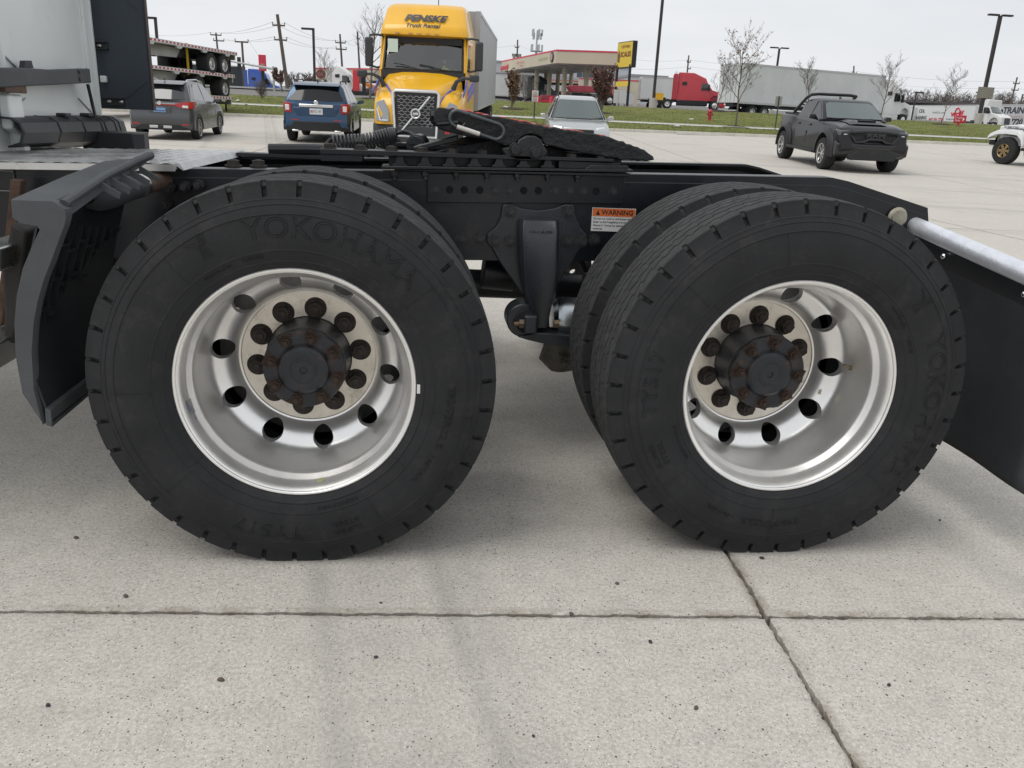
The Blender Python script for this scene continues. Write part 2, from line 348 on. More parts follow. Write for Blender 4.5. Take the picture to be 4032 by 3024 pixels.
def tyre_mesh(name, rot=0, flat=True):
    # tread columns: (offset from centre plane, radius drop, zigzag weight)
    cols = [(-.1115, .0062, 0), (-.107, .0046, 0), (-.1005, .0036, 0), (-.098, .0034, 0)]
    for g in _gro:
        h = .0024
        cols += [(g-h-.0008, None, 1), (g-h, 'd', 1), (g+h, 'd', 1), (g+h+.0008, None, 1)]
    cols += [(.098, .0034, 0), (.1005, .0036, 0), (.107, .0046, 0), (.1115, .0062, 0)]
    rows = [0, .012, .14, .155, .28, .41, .50, .62, .76, .91]
    notch = {1, 2}
    def zig(fr, ph):
        fr = (fr*2) % 1
        return (-1+2*fr/.82) if fr < .82 else (1-2*(fr-.82)/.18)
    secs = []; 
    for p in range(NP):
        for k, fr in enumerate(rows):
            a = rot+2*pi*(p+fr)/NP; sec = []; nn = k in notch
            def P(r, y): sec.append((r*sin(a), y, r*cos(a)))
            for r, y in _side:
                if nn and r > .466: P(r-.010*ss(.466,.48,r), y+.011*ss(.464,.476,r))
                else: P(r, y)
            for c, (o, d, wz) in enumerate(cols):
                r = RT - .0045*(o/.11)**2 if d is None or d == 'd' else RT-d
                if d == 'd': r -= .012
                y = .118+o+wz*.0055*zig(fr, 0)*(1 if (c//4) % 2 else -1)
                if nn and c < 3: r -= (.011, .010, .005)[c]; y += .003
                if nn and c >= len(cols)-3: r -= .010; y -= .003
                P(r, y)
            for r, y in reversed(_side[::3]): P(r, .236-y)
            secs.append(sec)
    mb = MB(); secs.append(secs[0]); mb.loft(secs, False, False)
    if flat:
        o = []
        for x, y, z in mb.v:
            if z < -.475 and hypot(x, z) > .44:
                zl = -ZC+.0015; k = ss(-.475, -.507, z)
                y = y-(.006*k if y < .118 else -.006*k); z = max(z, zl)
            o.append((x, y, z))
        mb.v = o
    me = mb.mesh(name, RUB, 38); me.materials.append(RUBT)
    for p in me.polygons:
        if .012 < p.center.y < .224 and hypot(p.center.x, p.center.z) > .47: p.material_index = 1
    return me

# ---- rim (outer wheel: deep dish), with real hand holes and stud flange
_rim = [(.283,.02),(.2905,.014),(.2965,.0085),(.2988,.003),(.2985,-.0008),(.2962,-.0028),(.2925,-.0024),(.2905,-.0006),(.2895,.0035),(.2868,.0048),(.2845,.0085),(.2815,.016),(.2795,.030),(.2785,.044),(.2765,.050),(.2668,.061),(.2645,.067),(.2628,.085),(.260,.140),(.2585,.178),(.257,.190),(.2545,.198),(.250,.205),(.243,.211),(.230,.2165),(.217,.224),(.207,.234),(.200,.246),(.1955,.257),(.191,.2625),(.187,.2640),(.186,.2615),(.1845,.2612),(.1835,.2635),(.150,.2637),(.118,.2640),(.117,.268),(.117,.292),(.150,.292),(.195,.290),(.235,.240),(.26,.225),(.268,.16),(.270,.10),(.280,.06),(.283,.02)]
def rim_mesh():
    mb = MB(); mb.lathe(_rim[:-1], n=120, closed=True)
    me = mb.mesh('rim', ALU, 28)
    cut = MB()
    for k in range(10):
        a = 2*pi*(k+.5)/10
        c = Vector((.2265*sin(a), 0, .2265*cos(a))); cut.cyl(c+Vector((0,.196,0)), c+Vector((0,.33,0)), .0285, n=32)
    cm = cut.mesh('cut', None, 0)
    o1 = bpy.data.objects.new('a', me); o2 = bpy.data.objects.new('b', cm); COL.objects.link(o1); COL.objects.link(o2)
    md = o1.modifiers.new('h', 'BOOLEAN'); md.object = o2; md.operation = 'DIFFERENCE'; md.solver = 'EXACT'
    dg = bpy.context.evaluated_depsgraph_get(); dg.update()
    r = bpy.data.meshes.new_from_object(o1.evaluated_get(dg))
    bpy.data.objects.remove(o1); bpy.data.objects.remove(o2)
    r.materials.clear(); r.materials.append(ALU); r.materials.append(ALUD)
    for p in r.polygons:
        c = p.center; rr = hypot(c.x, c.z)
        if c.y > .258 and rr < .1885: p.material_index = 1
    r.shade_smooth(); r.set_sharp_from_angle(angle=radians(28)); return r
RIM = rim_mesh()
lm = MB(); lm.lathe([(.0,-.03),(.011,-.03),(.0115,-.027),(.0115,-.006)], n=10)
lm.cyl((0,-.026,0), (0,-.004,0), .0195, .0215, n=6); lm.cyl((0,-.007,0), (0,.002,0), .0245, n=18)
LUGM = lm.mesh('lug_nut', LUG, 30)
pm = MB(); pm.lathe([(.0,-.0008),(.029,-.0008),(.0305,.0006),(0.031,.001)], n=22); LUGP = pm.mesh('grease_ring', LUG, 30)
st = MB(); st.cyl((0,-.024,0), (0,.004,0), .0075, n=10); st.cyl((0,-.011,0), (0,.001,0), .0135, n=6); st.cyl((0,-.002,0), (0,.003,0), .0165, n=12); st.box(-.021,.021,.0005,.006,-.021,.021)
STUD = st.mesh('stud', RUST, 30)
hb = MB(); hb.lathe([(.116,.30),(.116,.262),(.1135,.245),(.111,.20),(.110,.172),(.100,.172)], n=48); HUBC = hb.mesh('hub', HUBG, 30)
hc = MB(); hc.lathe([(.100,.176),(.106,.172),(.1075,.165),(.1075,.151),(.105,.149),(.072,.1475),(.068,.144),(.064,.137),(.056,.1325),(.040,.1335),(.036,.134),(.034,.132),(.030,.132),(.028,.134),(.010,.1345),(.008,.138),(.0,.138)], n=64); HUBD = hc.mesh('hub_cap', HUBM, 30)
dr = MB(); dr.lathe([(.12,.31),(.205,.315),(.214,.33),(.214,.5),(.20,.52),(.05,.52)], n=40); DRUM = dr.mesh('brake_drum', M('dark_drum', (.022,.02,.02), .8, .2, var=.4), 30)
TYM = tyre_mesh('tyre')
def ring_text(s, size, r0, a0, rotw, parent, outline=.0009, sx=1, spacing=1, raise_=.0004, name='lettering'):
    me = text_mesh(s, size, RUB, outline=outline, sx=sx, spacing=spacing)
    for v in me.vertices:
        a = radians(a0)+rotw+v.co.x/r0; r = r0+v.co.y
        v.co = (r*sin(a), side_y(r)-raise_-v.co.z, r*cos(a))
    return put(name, me, parent, loc=(0,0,0))
def wheel(root, X, rotw, lug0, detail=True, tm=None, name='wheel', Y=0, flip=False):
    w = sub(name, root, Vector((X, Y, ZC))-Vector(root['wroot']), (0, 0, pi) if flip else None)
    put('tyre', tm or TYM, w); r = put('rim', RIM, w, rot=(0, lug0, 0))
    if not detail:
        for k_ in (0, 1): r.material_slots[k_].link = 'OBJECT'; r.material_slots[k_].material = M('darkened_inner_rim', (.16,.155,.15), .75, .3, var=.4, vs=8)  # rim colour darkened to cut the bright reflections behind the hand holes
        return w
    for k in range(10):
        a = lug0+2*pi*k/10; p = (.143*sin(a), .2632, .143*cos(a))
        put('lug_nut', LUGM, w, loc=p, rot=(0, random.uniform(0, 1), 0)); put('grease_ring', LUGP, w, loc=p, rot=(0, random.random(), 0))
    put('hub', HUBC, w); put('hub_cap', HUBD, w)
    for k in range(8):
        a = lug0*1.3+.05+2*pi*k/8; put('stud', STUD, w, loc=(.0865*sin(a), .148, .0865*cos(a)), rot=(0, a+.3, 0))
    put('brake_drum', DRUM, w)
    # moulded sidewall writing
    ring_text('YOKOHAMA', .068, .397, 16, rotw, w, spacing=1.04, sx=1.08, outline=.0016)
    mb = MB()                                       # chevron emblem: three bent bars
    for q in range(4):
        o = q*.0085
        for (x0, y0), (x1, y1) in (((-.034+o*.9, .022-o*.2), (-.004+o*.5, .003)), ((-.004+o*.5, .003), (-.010+o*1.0, -.030)), ((.004+o*.55,.026),(-.001+o*.62,.004))):
            pts = []
            for s_ in range(5):
                u = x0+(x1-x0)*s_/4; v_ = y0+(y1-y0)*s_/4; a = radians(-30)+rotw+u/.40; rr = .400+v_
                pts.append((rr*sin(a), side_y(rr)-.0008, rr*cos(a)))
            mb.tube(pts, .0011, 5)
    mb.build('emblem', RUB, w, loc=(0,0,0))
    ring_text('TY517', .056, .394, 192, rotw, w, spacing=1.05, sx=1.15, outline=.0015)
    ring_text('SUPER', .0205, .4055, 162.5, rotw, w, sx=1.4, outline=.0009); ring_text('STEEL', .0205, .3835, 162.5, rotw, w, sx=1.4, outline=.0009)
    ring_text('295/75R22.5', .027, .386, 101, rotw, w, sx=1.25, outline=.0011); ring_text('146/143L', .019, .383, 124, rotw, w, sx=1.3, outline=.0008)
    ring_text('REGROOVABLE', .013, .332, 163, rotw, w, sx=1.2, outline=.0004); ring_text('TUBELESS', .012, .333, 345, rotw, w, outline=.0004); ring_text('MADE IN U.S.A.', .011, .333, 330, rotw, w, outline=.0004)
    mb = MB()
    for a0, ra, rb in ((52, .345,.428),(100,.345,.45),(150,.347,.428),(-42,.347,.428),(-92,.345,.428),(-130,.346,.428),(232,.3,.345),(128,.3,.345)):
        a = radians(a0)+rotw; mb.tube([((ra+(rb-ra)*q/8)*sin(a), side_y(ra+(rb-ra)*q/8)-.0003, (ra+(rb-ra)*q/8)*cos(a)) for q in range(9)], .0008, 4)
    mb.build('mould_seam', RUB, w, loc=(0,0,0))
    return w

truck = thing('semi_truck', 'black chassis and dual rear wheels of a white semi tractor standing closest to the camera', 'semi truck', (.4, 1.19, 0), world=True)
fz = lambda x: .972+.0255*x
XW2 = 1.2987
w1 = wheel(truck, 0, 0, radians(8.6), tm=tyre_mesh('tyre', radians(2)))
w2 = wheel(truck, XW2, radians(81), radians(0), tm=tyre_mesh('tyre', radians(5)))
for X in (0, XW2):
    o = wheel(truck, X, 0, .2, False, name='inner_wheel', Y=.118+.336+.118, flip=True)
    wheel(truck, X, 0, .3, False, name='far_wheel', Y=2.38, flip=True); wheel(truck, X, 0, .3, False, name='far_inner_wheel', Y=2.38-.118-.336-.118)
# maker's sticker and dots on the rims
mb = MB(); a = radians(-104)
def rimpt(r, h, a): return Vector((r*sin(a), h, r*cos(a)))
def barrel_patch(a0, a1, h0, h1, n=4):
    m_ = MB(); secs = []
    for i in range(n+1):
        a = a0+(a1-a0)*i/n
        secs.append([rimpt(.2778-(.0005 if h < .045 else .0025)-(h-.03)*.08, h, a) for h in (h0, h1)])
    m_.loft(secs, False, False); return m_
barrel_patch(radians(-108), radians(-100), .022, .046).build('sticker', M('sticker_clear', (.5,.5,.48), .4, .6), w1, loc=(0,0,0))
barrel_patch(radians(-106.2), radians(-101.5), .025, .0445).build('sticker_print', M('sticker_blue', (.03,.12,.45), .4), w1, loc=(0,-.0004,0)).scale = (.9985,1,.9985)
me = text_mesh('ALCOA', .011, M('sticker_blue', (.03,.12,.45)), extrude=.0002)
for v in me.vertices:
    a = radians(-107)+v.co.y/.27; v.co = rimpt(.2762, .036-v.co.x*.0+v.co.x*.9, a) if False else rimpt(.2755-(.034+v.co.y-.03)*.08, .034+v.co.y*1.0, radians(-107.6)-v.co.x/.276)
put('lettering', me, w1, loc=(0,0,0))
o = MB().sphere((0,0,0), .011, 14, (1, 1, .12)).build('balance_dot', M('olive_dot', (.34,.34,.2), .6), w1, loc=rimpt(.277, .036, radians(170))); o.rotation_euler = (radians(8), radians(170)+pi, 0)
o = MB().box(-.012,.012,-.0005,.0005,-.007,.007).build('balance_tag', M('tan_tag', (.42,.38,.26), .7), w2, loc=(.2075, .2195, -.080)); o.rotation_euler = (0, .4, radians(24))
MB().box(-.004,.004,-.001,.001,-.012,.012).build('barcode_tag', M('tag_white', (.7,.7,.7), .5), w1, loc=(.3035,-.0075,-.002))
vs2 = MB(); vs2.tube([(.262,.17,.01),(.255,.165,.015),(.245,.15,.02),(.22,.14,.03)], .0042, 8); vs2.cyl((.263,.171,.0095),(.256,.166,.014),.0075,n=6)
vs2.build('valve_stem', M('valve_brass', (.25,.2,.13), .5, .7), w2, loc=(0,0,0))

# ---- axles and underbody
for X in (0, XW2):
    mb = MB(); mb.cyl((X,.5,ZC),(X,1.9,ZC),.075,n=20); mb.sphere((X+.04,1.15,ZC), .22, 20, (1,.9,1)); mb.cyl((X+.04,1.15,ZC),(X-.32,1.15,ZC+.03),.09,.06,n=16)
    mb.build('axle', FRM2, truck)
mb = MB(); mb.cyl((-.9,1.17,.56),(1.0,1.17,.53),.055,n=16); mb.build('drive_shaft', FRM2, truck)
for X in (.15, XW2+.15):
    mb = MB(); mb.lathe([(.0,.0),(.10,.0),(.13,.03),(.14,.09),(.12,.12),(.14,.16),(.13,.21),(.1,.24),(0,.24)], (X+.12,.80,.45), 24, 'z'); mb.build('air_spring', RUB, truck)
# ---- frame rails
def rail(Y, out, name='frame_rail'):
    top = [(-1.7, fz(-1.7)), (1.0, fz(1.0)), (1.715, 1.012), (1.775, 1.002), (2.085, .922)]
    bot = [(2.10, .868), (1.62, .70), (1.0, .706), (-1.7, .655)]
    mb = MB(); mb.prism(top+bot, 'y', Y, Y+.009*out)
    for i in range(len(top)-1):                    # rolled top flange
        (x0, z0), (x1, z1) = top[i], top[i+1]; secs = []
        for x, z in ((x0, z0), (x1, z1)):
            sec = []
            for k in range(6):
                t = k/5*pi/2; sec.append((x, Y-.0006*out+out*(.03-.03*cos(t)), z-.03+.03*sin(t)+.001))
            sec += [(x, Y+.085*out, z+.001), (x, Y+.085*out, z-.008), (x, Y+.005*out, z-.033)]
            secs.append(sec)
        mb.loft(secs)
    return mb.build(name, FRM, truck, ang=50)
rail(.76, 1); rail(1.62, -1)
for X in (-.62, .55, 1.5, 1.98):
    mb = MB(); mb.box(X-.05,X+.05,.77,1.61,.74,.75); mb.box(X-.004,X+.004,.77,1.61,.75,.92); mb.box(X-.05,X+.05,.77,1.61,.92,.93); mb.build('crossmember', FRM2, truck)
# ---- bolts
bm_ = MB(); bm_.cyl((0,-.010,0),(0,0,0),.0155,n=6); bm_.cyl((0,-.003,0),(0,.0005,0),.021,n=16); bm_.cyl((0,-.018,0),(0,-.009,0),.0085,n=10); BOLT = bm_.mesh('bolt', STEELB, 30)
bm_ = MB(); bm_.lathe([(0,.016),(.006,.016),(.0085,.014),(.0085,.0)], n=10, ax='z'); bm_.cyl((0,0,.003),(0,0,.014),.0145,n=6); bm_.cyl((0,0,0),(0,0,.004),.0185,n=16); TOPB = bm_.mesh('bolt', M('grimy_bolt', (.05,.045,.04), .7, .3, var=.5, vs=50), 30)
def bolt(x, y, z, s=1, par=truck):
    o = put('bolt', BOLT, par); o.location = Vector((x, y, z))-Vector(truck['wroot']); o.scale = (s, s, s); o.rotation_euler = (0, random.uniform(0, 1), 0); return o
def pY(px, py, Y): return at(px, py, Y)
# crop-6 pixel -> photo pixel
c6 = lambda x, y: (1200+x/1.4747, 380+y/1.4747)
# fish plate with bolt row
PYF = .748
pl = MB(); a = pY(*c6(560, 490), PYF); 
pl.prism([(.33, fz(.33)-.004), (.985, fz(.985)-.004), (.985, fz(.985)-.097), (.33, fz(.33)-.097)], 'y', PYF, .7595); pl.build('side_plate', FRM, truck, bevel=.002)
for x in (755, 1100, 1185, 1447, 1532, 1613, 1785):
    p = pY(*c6(x, 572), PYF); bolt(p.x, PYF, fz(p.x)-.056, .75)
hole = MB().cyl((0,-.0008,0),(0,.004,0),.0125,n=18).mesh('bolt_hole', M('hole_black', (.003,.003,.003), .9), 30)
for x in (840, 925, 1015, 1270, 1355, 1690):
    p = pY(*c6(x, 570), PYF); o = put('bolt_hole', hole, truck); o.location = Vector((p.x, PYF, fz(p.x)-.056))-Vector(truck['wroot'])
for x in (520, 700, 878, 1057, 1233, 1410, 1583):   # nuts hanging below the rack flange
    p = pY(*c6(x, 495), .735); mb = MB(); mb.cyl((p.x,.735,fz(p.x)+.004),(p.x,.735,fz(p.x)-.012),.012,n=6); mb.cyl((p.x,.735,fz(p.x)-.012),(p.x,.735,fz(p.x)-.024),.007,n=8); mb.build('hanging_nut', STEELB, truck)
# slider rack: near and far
def rack(Y0, out, x0=-.005, x1=.965, nb=10):
    g = lambda y: Y0+out*y
    r = sub('slider_rack', truck, (0,0,0)); r.location = -Vector(truck['wroot'])
    def pr(poly, a, b, nm, mat=FRM2, bev=.0015): MB().prism(poly, 'y', min(g(a), g(b)), max(g(a), g(b))).build(nm, mat, r, bevel=bev)
    sl = lambda x, d: (x, fz(x)+d)
    xb = .205
    pr([sl(xb-.02,.010), sl(x1+.035,.008), sl(x1+.035,.017), sl(xb-.02,.019)], 0, .12, 'lower_flange')
    pr([sl(xb+.02,.0045), sl(x1+.03,-.006), sl(x1+.03,.004), sl(xb+.02,.0095)], .006, .12, 'flange_edge')
    pr([sl(x0,.062-.01), sl(x1-.03,.040), sl(x1-.03,.050), sl(x0,.0735-.005)], .008, .12, 'top_bar')
    pr([sl(x0,.030), sl(x0+.13,.030), sl(x0+.13,.052), sl(x0,.052)], .012, .10, 'end_block')
    n = 10
    for k in range(n):
        xa = xb+.02+k*.0795; zt = .0505-.010*(xa/.97); zt0 = .052-.012*(xa/.97)
        if k < 7: pr([sl(xa-.006,.018), sl(xa+.040,.018), sl(xa+.040,.024), sl(xa+.031,.028), sl(xa+.027,zt0), sl(xa+.007,zt0), sl(xa+.003,.028), sl(xa-.006,.024)], .014, .05, 'tooth')
    pr([sl(.755,.018), sl(.96,.016), sl(.96,.036), sl(.755,.042)], .018, .06, 'slide_block')
    pr([sl(.84,.017), sl(.985,.015), sl(.985,.028), sl(.86,.030)], .003, .05, 'stop_block')
    MB().prism([sl(xb,.018), sl(.97,.016), sl(.97,.040), sl(xb,.052)], 'y', min(g(.075), g(.08)), max(g(.075), g(.08))).build('back_web', FRM2, r)
    for k in range(nb):
        x = .02+k*.0975; x = min(x, .93); o = put('bolt', TOPB, r); o.location = (x, g(.04), fz(x)+.0685-.0235*(x/.97)-.0015); o.scale = (1.25,1.25,1.1); o.rotation_euler = (0,0,random.random())
rack(.715, 1); rack(1.665, -1)
# ---- central suspension hanger
HY = .742
hp = MB()
zz = lambda pts, Y: [(lambda p: (p.x, p.z))(pY(*c6(x, y), Y)) for x, y in pts]
plate = zz([(1150,628),(1200,625),(1260,650),(1355,662),(1450,650),(1510,625),(1560,628),(1575,700),(1600,760),(1640,810),(1632,860),(1585,905),(1555,960),(1500,1040),(1480,1080),(1300,1110),(1262,1150),(1215,1080),(1130,960),(1085,880),(1055,845),(1060,800),(1110,760),(1140,700)], HY)
hp.prism(plate, 'y', HY, .7595); hp.build('hanger_plate', CAST, truck, bevel=.004, seg=3)
# tapered leg of the hanger, bowed outwards
secs = []
for (xl, xr, y, yo, dp) in ((1268,1462,700,.735,.004),(1256,1474,720,.705,.02),(1250,1478,770,.688,.03),(1252,1478,850,.678,.034),(1256,1476,950,.672,.034),(1262,1474,1050,.672,.034),(1282,1462,1150,.676,.03),(1308,1432,1240,.684,.026),(1322,1420,1300,.69,.02),(1330,1412,1345,.694,.012)):
    L_ = pY(*c6(xl, y), yo); R_ = pY(*c6(xr, y), yo); w_ = R_.x-L_.x; z = (L_.z+R_.z)/2
    secs.append([(L_.x, yo+.06, z), (L_.x-.004, yo+.03, z), (L_.x+.004, yo+.006, z), (L_.x+w_*.08, yo-.004, z), (L_.x+w_*.16, yo, z), (L_.x+w_*.5, yo+.001, z), (L_.x+w_*.84, yo, z), (L_.x+w_*.92, yo-.004, z), (R_.x-.004, yo+.006, z), (R_.x+.004, yo+.03, z), (R_.x, yo+.06, z)])
hl = MB(); hl.loft(secs); hl.build('hanger_leg', CAST, truck, ang=60, bevel=.003)
for x, y in ((1193,665),(1530,670),(1103,838),(1187,840),(1523,838),(1605,842)):
    p = pY(*c6(x, y), HY); bolt(p.x, HY, p.z, 1.0)
for x, y in ((910,822),(1015,822),(1680,832)):
    p = pY(*c6(x, y), .76); bolt(p.x, .7595, p.z, 1.0)
p = pY(*c6(1362, 793), .686); letters('air', .025, M('casting_edge', (.008,.009,.011), .4), truck, (p.x-.024, .6865, p.z+.001), (1,0,0), (0,-.05,1), shear=.35, extrude=.0015)
letters('LINER', .019, M('casting_edge', (.008,.009,.011), .4), truck, (p.x+.018, .6865, p.z), (1,0,0), (0,-.05,1), shear=.3, extrude=.0015)
mb = MB(); mb.tube([(p.x-.045,.6875,p.z-.011),(p.x+.044,.6865,p.z-.0105)], .0009, 5); mb.tube([(p.x-.018,.685,p.z-.03),(p.x,.684,p.z-.022),(p.x+.018,.685,p.z-.03),(p.x,.684,p.z-.038)], .0011, 5, True); mb.build('emblem', M('casting_edge', (.008,.009,.011)), truck)
# ---- spring eye, arm, air canister and the bag below
e = pY(*c6(1265, 1290), .73)
mb = MB(); mb.cyl((e.x,.70,e.z),(e.x,.80,e.z),.058,n=32); mb.build('spring_eye', CAST, truck, bevel=.004)
mb = MB(); mb.cyl((e.x+.01,.685,e.z),(e.x+.01,.702,e.z),.040,n=24); mb.build('bush', RUB, truck)
mb = MB(); mb.box(e.x-.003,e.x+.042,.66,.70,e.z-.036,e.z+.026); mb.build('bush_clamp', CAST, truck, bevel=.006)
mb = MB(); mb.cyl((e.x-.035,.68,e.z-.008),(e.x-.012,.68,e.z-.006),.0085,n=10); mb.cyl((e.x-.018,.68,e.z-.006),(e.x-.003,.68,e.z-.006),.0165,n=6); mb.build('pivot_bolt', M('old_brass', (.16,.12,.08), .6, .6, var=.3), truck); mb = MB(); mb.cyl((e.x+.10,.68,e.z-.004),(e.x+.118,.68,e.z-.004),.0145,n=6); mb.build('pivot_bolt', M('old_brass', (.16,.12,.08), .6, .6, var=.3), truck)
ar = zz([(1225,1375),(1330,1352),(1420,1355),(1800,1400),(1800,1455),(1550,1440),(1400,1420),(1290,1395)], .74)
mb = MB(); mb.prism(ar, 'y', .69, .79); mb.build('trailing_arm', CAST, truck, bevel=.004)
a0 = pY(*c6(1452, 1285), .78); a1 = pY(*c6(1640, 1300), .78)
mb = MB(); mb.lathe([(0,-.01),(.05,-.008),(.068,.006),(.074,.03),(.074,.22),(.06,.24),(0,.24)], (a0.x, .80, a0.z-.005), 32, 'x'); mb.build('air_canister', M('galvanised', (.42,.45,.47), .28, 1, var=.15, vs=10, rvar=.1), truck)
b0 = pY(*c6(1460, 1455), .95)
mb = MB(); mb.lathe([(0,-.16),(.05,-.15),(.085,-.11),(.09,-.06),(.085,0),(0,.02)], (b0.x+.04,1.0,b0.z+.05), 20, 'z')
mb.v = [(x*1+.012*sin(40*z), y+.01*sin(37*x), z) for x, y, z in mb.v]
flt = mb.build('hanging_filter', M('dusty_bag', (.13,.12,.095), .6, var=.5, vs=18, bump=.006, bs=40), truck)
letters('WESTERN', .019, M('dim_print', (.03,.025,.02), .7), truck, (b0.x+.045,.905,b0.z-.022), (1,0,-.15), (.1,0,1)); letters('DIESEL', .019, M('dim_print', (.03,.025,.02), .7), truck, (b0.x+.04,.905,b0.z-.045), (1,0,-.15), (.1,0,1))
p = pY(*c6(1060, 1010), 1.0)
mb = MB(); mb.cyl((p.x-.02,.98,p.z),(p.x+.10,.98,p.z-.01),.062,n=18); mb.box(p.x-.05,p.x+.15,.98,1.1,p.z+.04,p.z+.075); mb.build('brake_chamber', FRM2, truck, bevel=.004)
mb = MB(); mb.tube([(.86,.88,.72),(.90,.9,.66),(.93,.92,.60),(.90,.95,.52),(.95,1.0,.46)], .012, 8); mb.tube([(.88,.9,.70),(.93,.92,.64),(.96,.94,.58),(.95,.98,.5)], .009, 8); mb.build('brake_hose', PLAS, truck)
mb = MB(); mb.box(.90,.96,.84,.93,.58,.64); mb.cyl((.93,.83,.60),(.99,.83,.56),.025,n=12); mb.build('height_valve', M('dusty_alloy', (.13,.11,.09), .7, .3, var=.5, vs=20), truck)
# ---- warning sticker
tl = pY(2324+3, 822, .757); br = pY(2498, 909, .757); WX, WZ = (tl.x+br.x)/2+.002, (tl.z+br.z)/2; ww, wh = .150, .078
sg = MB().box(WX-ww/2,WX+ww/2,.7580,.7590,WZ-wh/2,WZ+wh/2).build('warning_sticker', M('sticker_white', (.68,.68,.66), .45), truck)
MB().box(WX-ww/2+.002,WX+ww/2-.002,.7574,.7579,WZ+wh/2-.028,WZ+wh/2-.002).build('sticker_header', M('sticker_orange', (.72,.16,.035), .45), sg, loc=(0,0,0))
BLK = M('print_black', (.012,.012,.014), .5)
def flat(s, size, x, y, z, par, **kw):
    me = text_mesh(s, size, kw.pop('mat', BLK), extrude=.0002, **kw); me.transform(frame((x, y, z), (1,0,0), (0,0,1))); return put('lettering', me, par, loc=(0,0,0))
flat('WARNING', .0225, WX+.012, .7570, WZ+wh/2-.0155, sg, offset=.0004)
MB().prism([(WX-.062,WZ+wh/2-.024),(WX-.048,WZ+wh/2-.024),(WX-.055,WZ+wh/2-.0075)], 'y', .7566, .757).build('warning_triangle', BLK, sg, loc=(0,0,0))
for k, s_ in enumerate(('Do not cut, weld or drill frame rails.', 'Refer to the Freightliner Service', 'Manual 31 Group for attachment', 'methods.')):
    flat(s_, .0092, WX-ww/2+.006, .7574, WZ+wh/2-.036-.0112*k, sg, align='LEFT', sx=.97)
# small data plate at the far left of the rail
p = pY(18, 712, .757)
dp = MB().box(p.x-.06,p.x+.032,.7555,.7585,p.z-.034,p.z+.034).build('data_plate', M('plate_black', (.012,.013,.015), .35), truck)
mb = MB(); mb.tube([(p.x-.055,.755,p.z-.03),(p.x+.028,.755,p.z-.03),(p.x+.028,.755,p.z+.03),(p.x-.055,.755,p.z+.03)], .0012, 4, True); mb.build('plate_border', M('plate_line', (.5,.5,.48), .5), dp, loc=(0,0,0))
# ---- deck plate (tread plate) over the rails
dk = MB(); xa, xb2 = -1.75, -.44; ya, yb = .70, 1.70
nx, ny = 150, 110
def dz(x, y):
    s_ = 0; u = (x*cos(.0)+0); a = (x+y)/.052; b = (x-y)/.052
    fa, fb = a-math.floor(a), b-math.floor(b); par_ = (math.floor(a)+math.floor(b)) % 2
    if par_: d = hypot((fa-.5)*.55+(fb-.5)*.55, ((fa-.5)-(fb-.5))*1.5)
    else: d = hypot(((fa-.5)-(fb-.5))*.55, ((fa-.5)+(fb-.5))*1.5)
    return .0035*max(0, 1-d*d*5)
secs = [[(xa+(xb2-xa)*i/nx, ya+(yb-ya)*j/ny, fz(xa+(xb2-xa)*i/nx)+.016+dz(xa+(xb2-xa)*i/nx, ya+(yb-ya)*j/ny)) for i in range(nx+1)] for j in range(ny+1)]
dk.loft(secs, False, False); dko = dk.build('deck_plate', M('tread_plate', (.66,.66,.65), .38, 1, var=.15, vs=6, rvar=.12, dirt=(.3,.28,.25), ds=8, damt=.4), truck, ang=80)
mb = MB(); mb.prism([(.70,.0),(.70,.014),(1.70,.014),(1.70,.0)], 'x', 0, .004); mb.v = [(xb2+x, y, fz(xb2)+.002+z) for x, y, z in mb.v]
mb.add([(xa,.70,fz(xa)-.004),(xb2,.70,fz(xb2)-.004),(xb2,.70,fz(xb2)+.016),(xa,.70,fz(xa)+.016)],[(0,1,2,3)])
lip = MB(); lip.loft([[(xb2-.002,y,fz(xb2)+.022),(xb2+.012,y,fz(xb2)+.021),(xb2+.026,y,fz(xb2)+.000),(xb2+.022,y,fz(xb2)-.001),(xb2+.004,y,fz(xb2)+.012)] for y in (.70,1.2,1.7)]); lip.build('deck_lip', M('deck_lip_alloy', (.55,.56,.56), .45, .4, var=.15, vs=12), truck)
mb.build('deck_edge', M('tread_plate', (.6,.6,.6)), truck)
MB().box(-1.75,-.45,1.17,1.18,fz(-1)+.0, fz(-1)+.04).build('deck_seam', M('tread_plate', (.6,.6,.6)), truck) if False else None
for X in (-.30,-.22):
    o = put('bolt', TOPB, truck); o.location = Vector((X, .86, fz(X)+.002))-Vector(truck['wroot']); o.scale = (1.5,1.5,1.5)
mb = MB(); mb.tube([(-.30,1.55,fz(-.3)+.03),(-.15,1.55,fz(-.2)+.034),(.0,1.55,fz(0)+.03)], .022, 8); mb.box(-.42,.02,1.5,1.6,fz(-.2)+.0,fz(-.2)+.012); mb.build('cable_guide', PLAS, truck)
# ---- bolts on the rail at left
for px, py in ((670,735),(710,730),(725,735),(663,805)): pass
for px, py in ((668,740),(730,735),(783,730),(655,805)):
    p = pY(px, py, .735); mb = MB(); mb.cyl((p.x,.757,p.z),(p.x,.735,p.z),.017,n=12); mb.cyl((p.x,.735,p.z),(p.x,.705,p.z),.0105,n=10); mb.cyl((p.x,.748,p.z),(p.x,.722,p.z),.016,n=6); mb.build('rail_stud', STEELB, truck)
# ---- front quarter fender: grey edged mud guard ahead of the first wheel
fe = [(-.607,.927,.06),(-.606,.89,.05),(-.560,.872,.05),(-.552,.845,.05),(-.575,.79,.05),(-.596,.70,.055),(-.604,.62,.055),(-.601,.53,.058),(-.590,.45,.06),(-.575,.392,.055)]
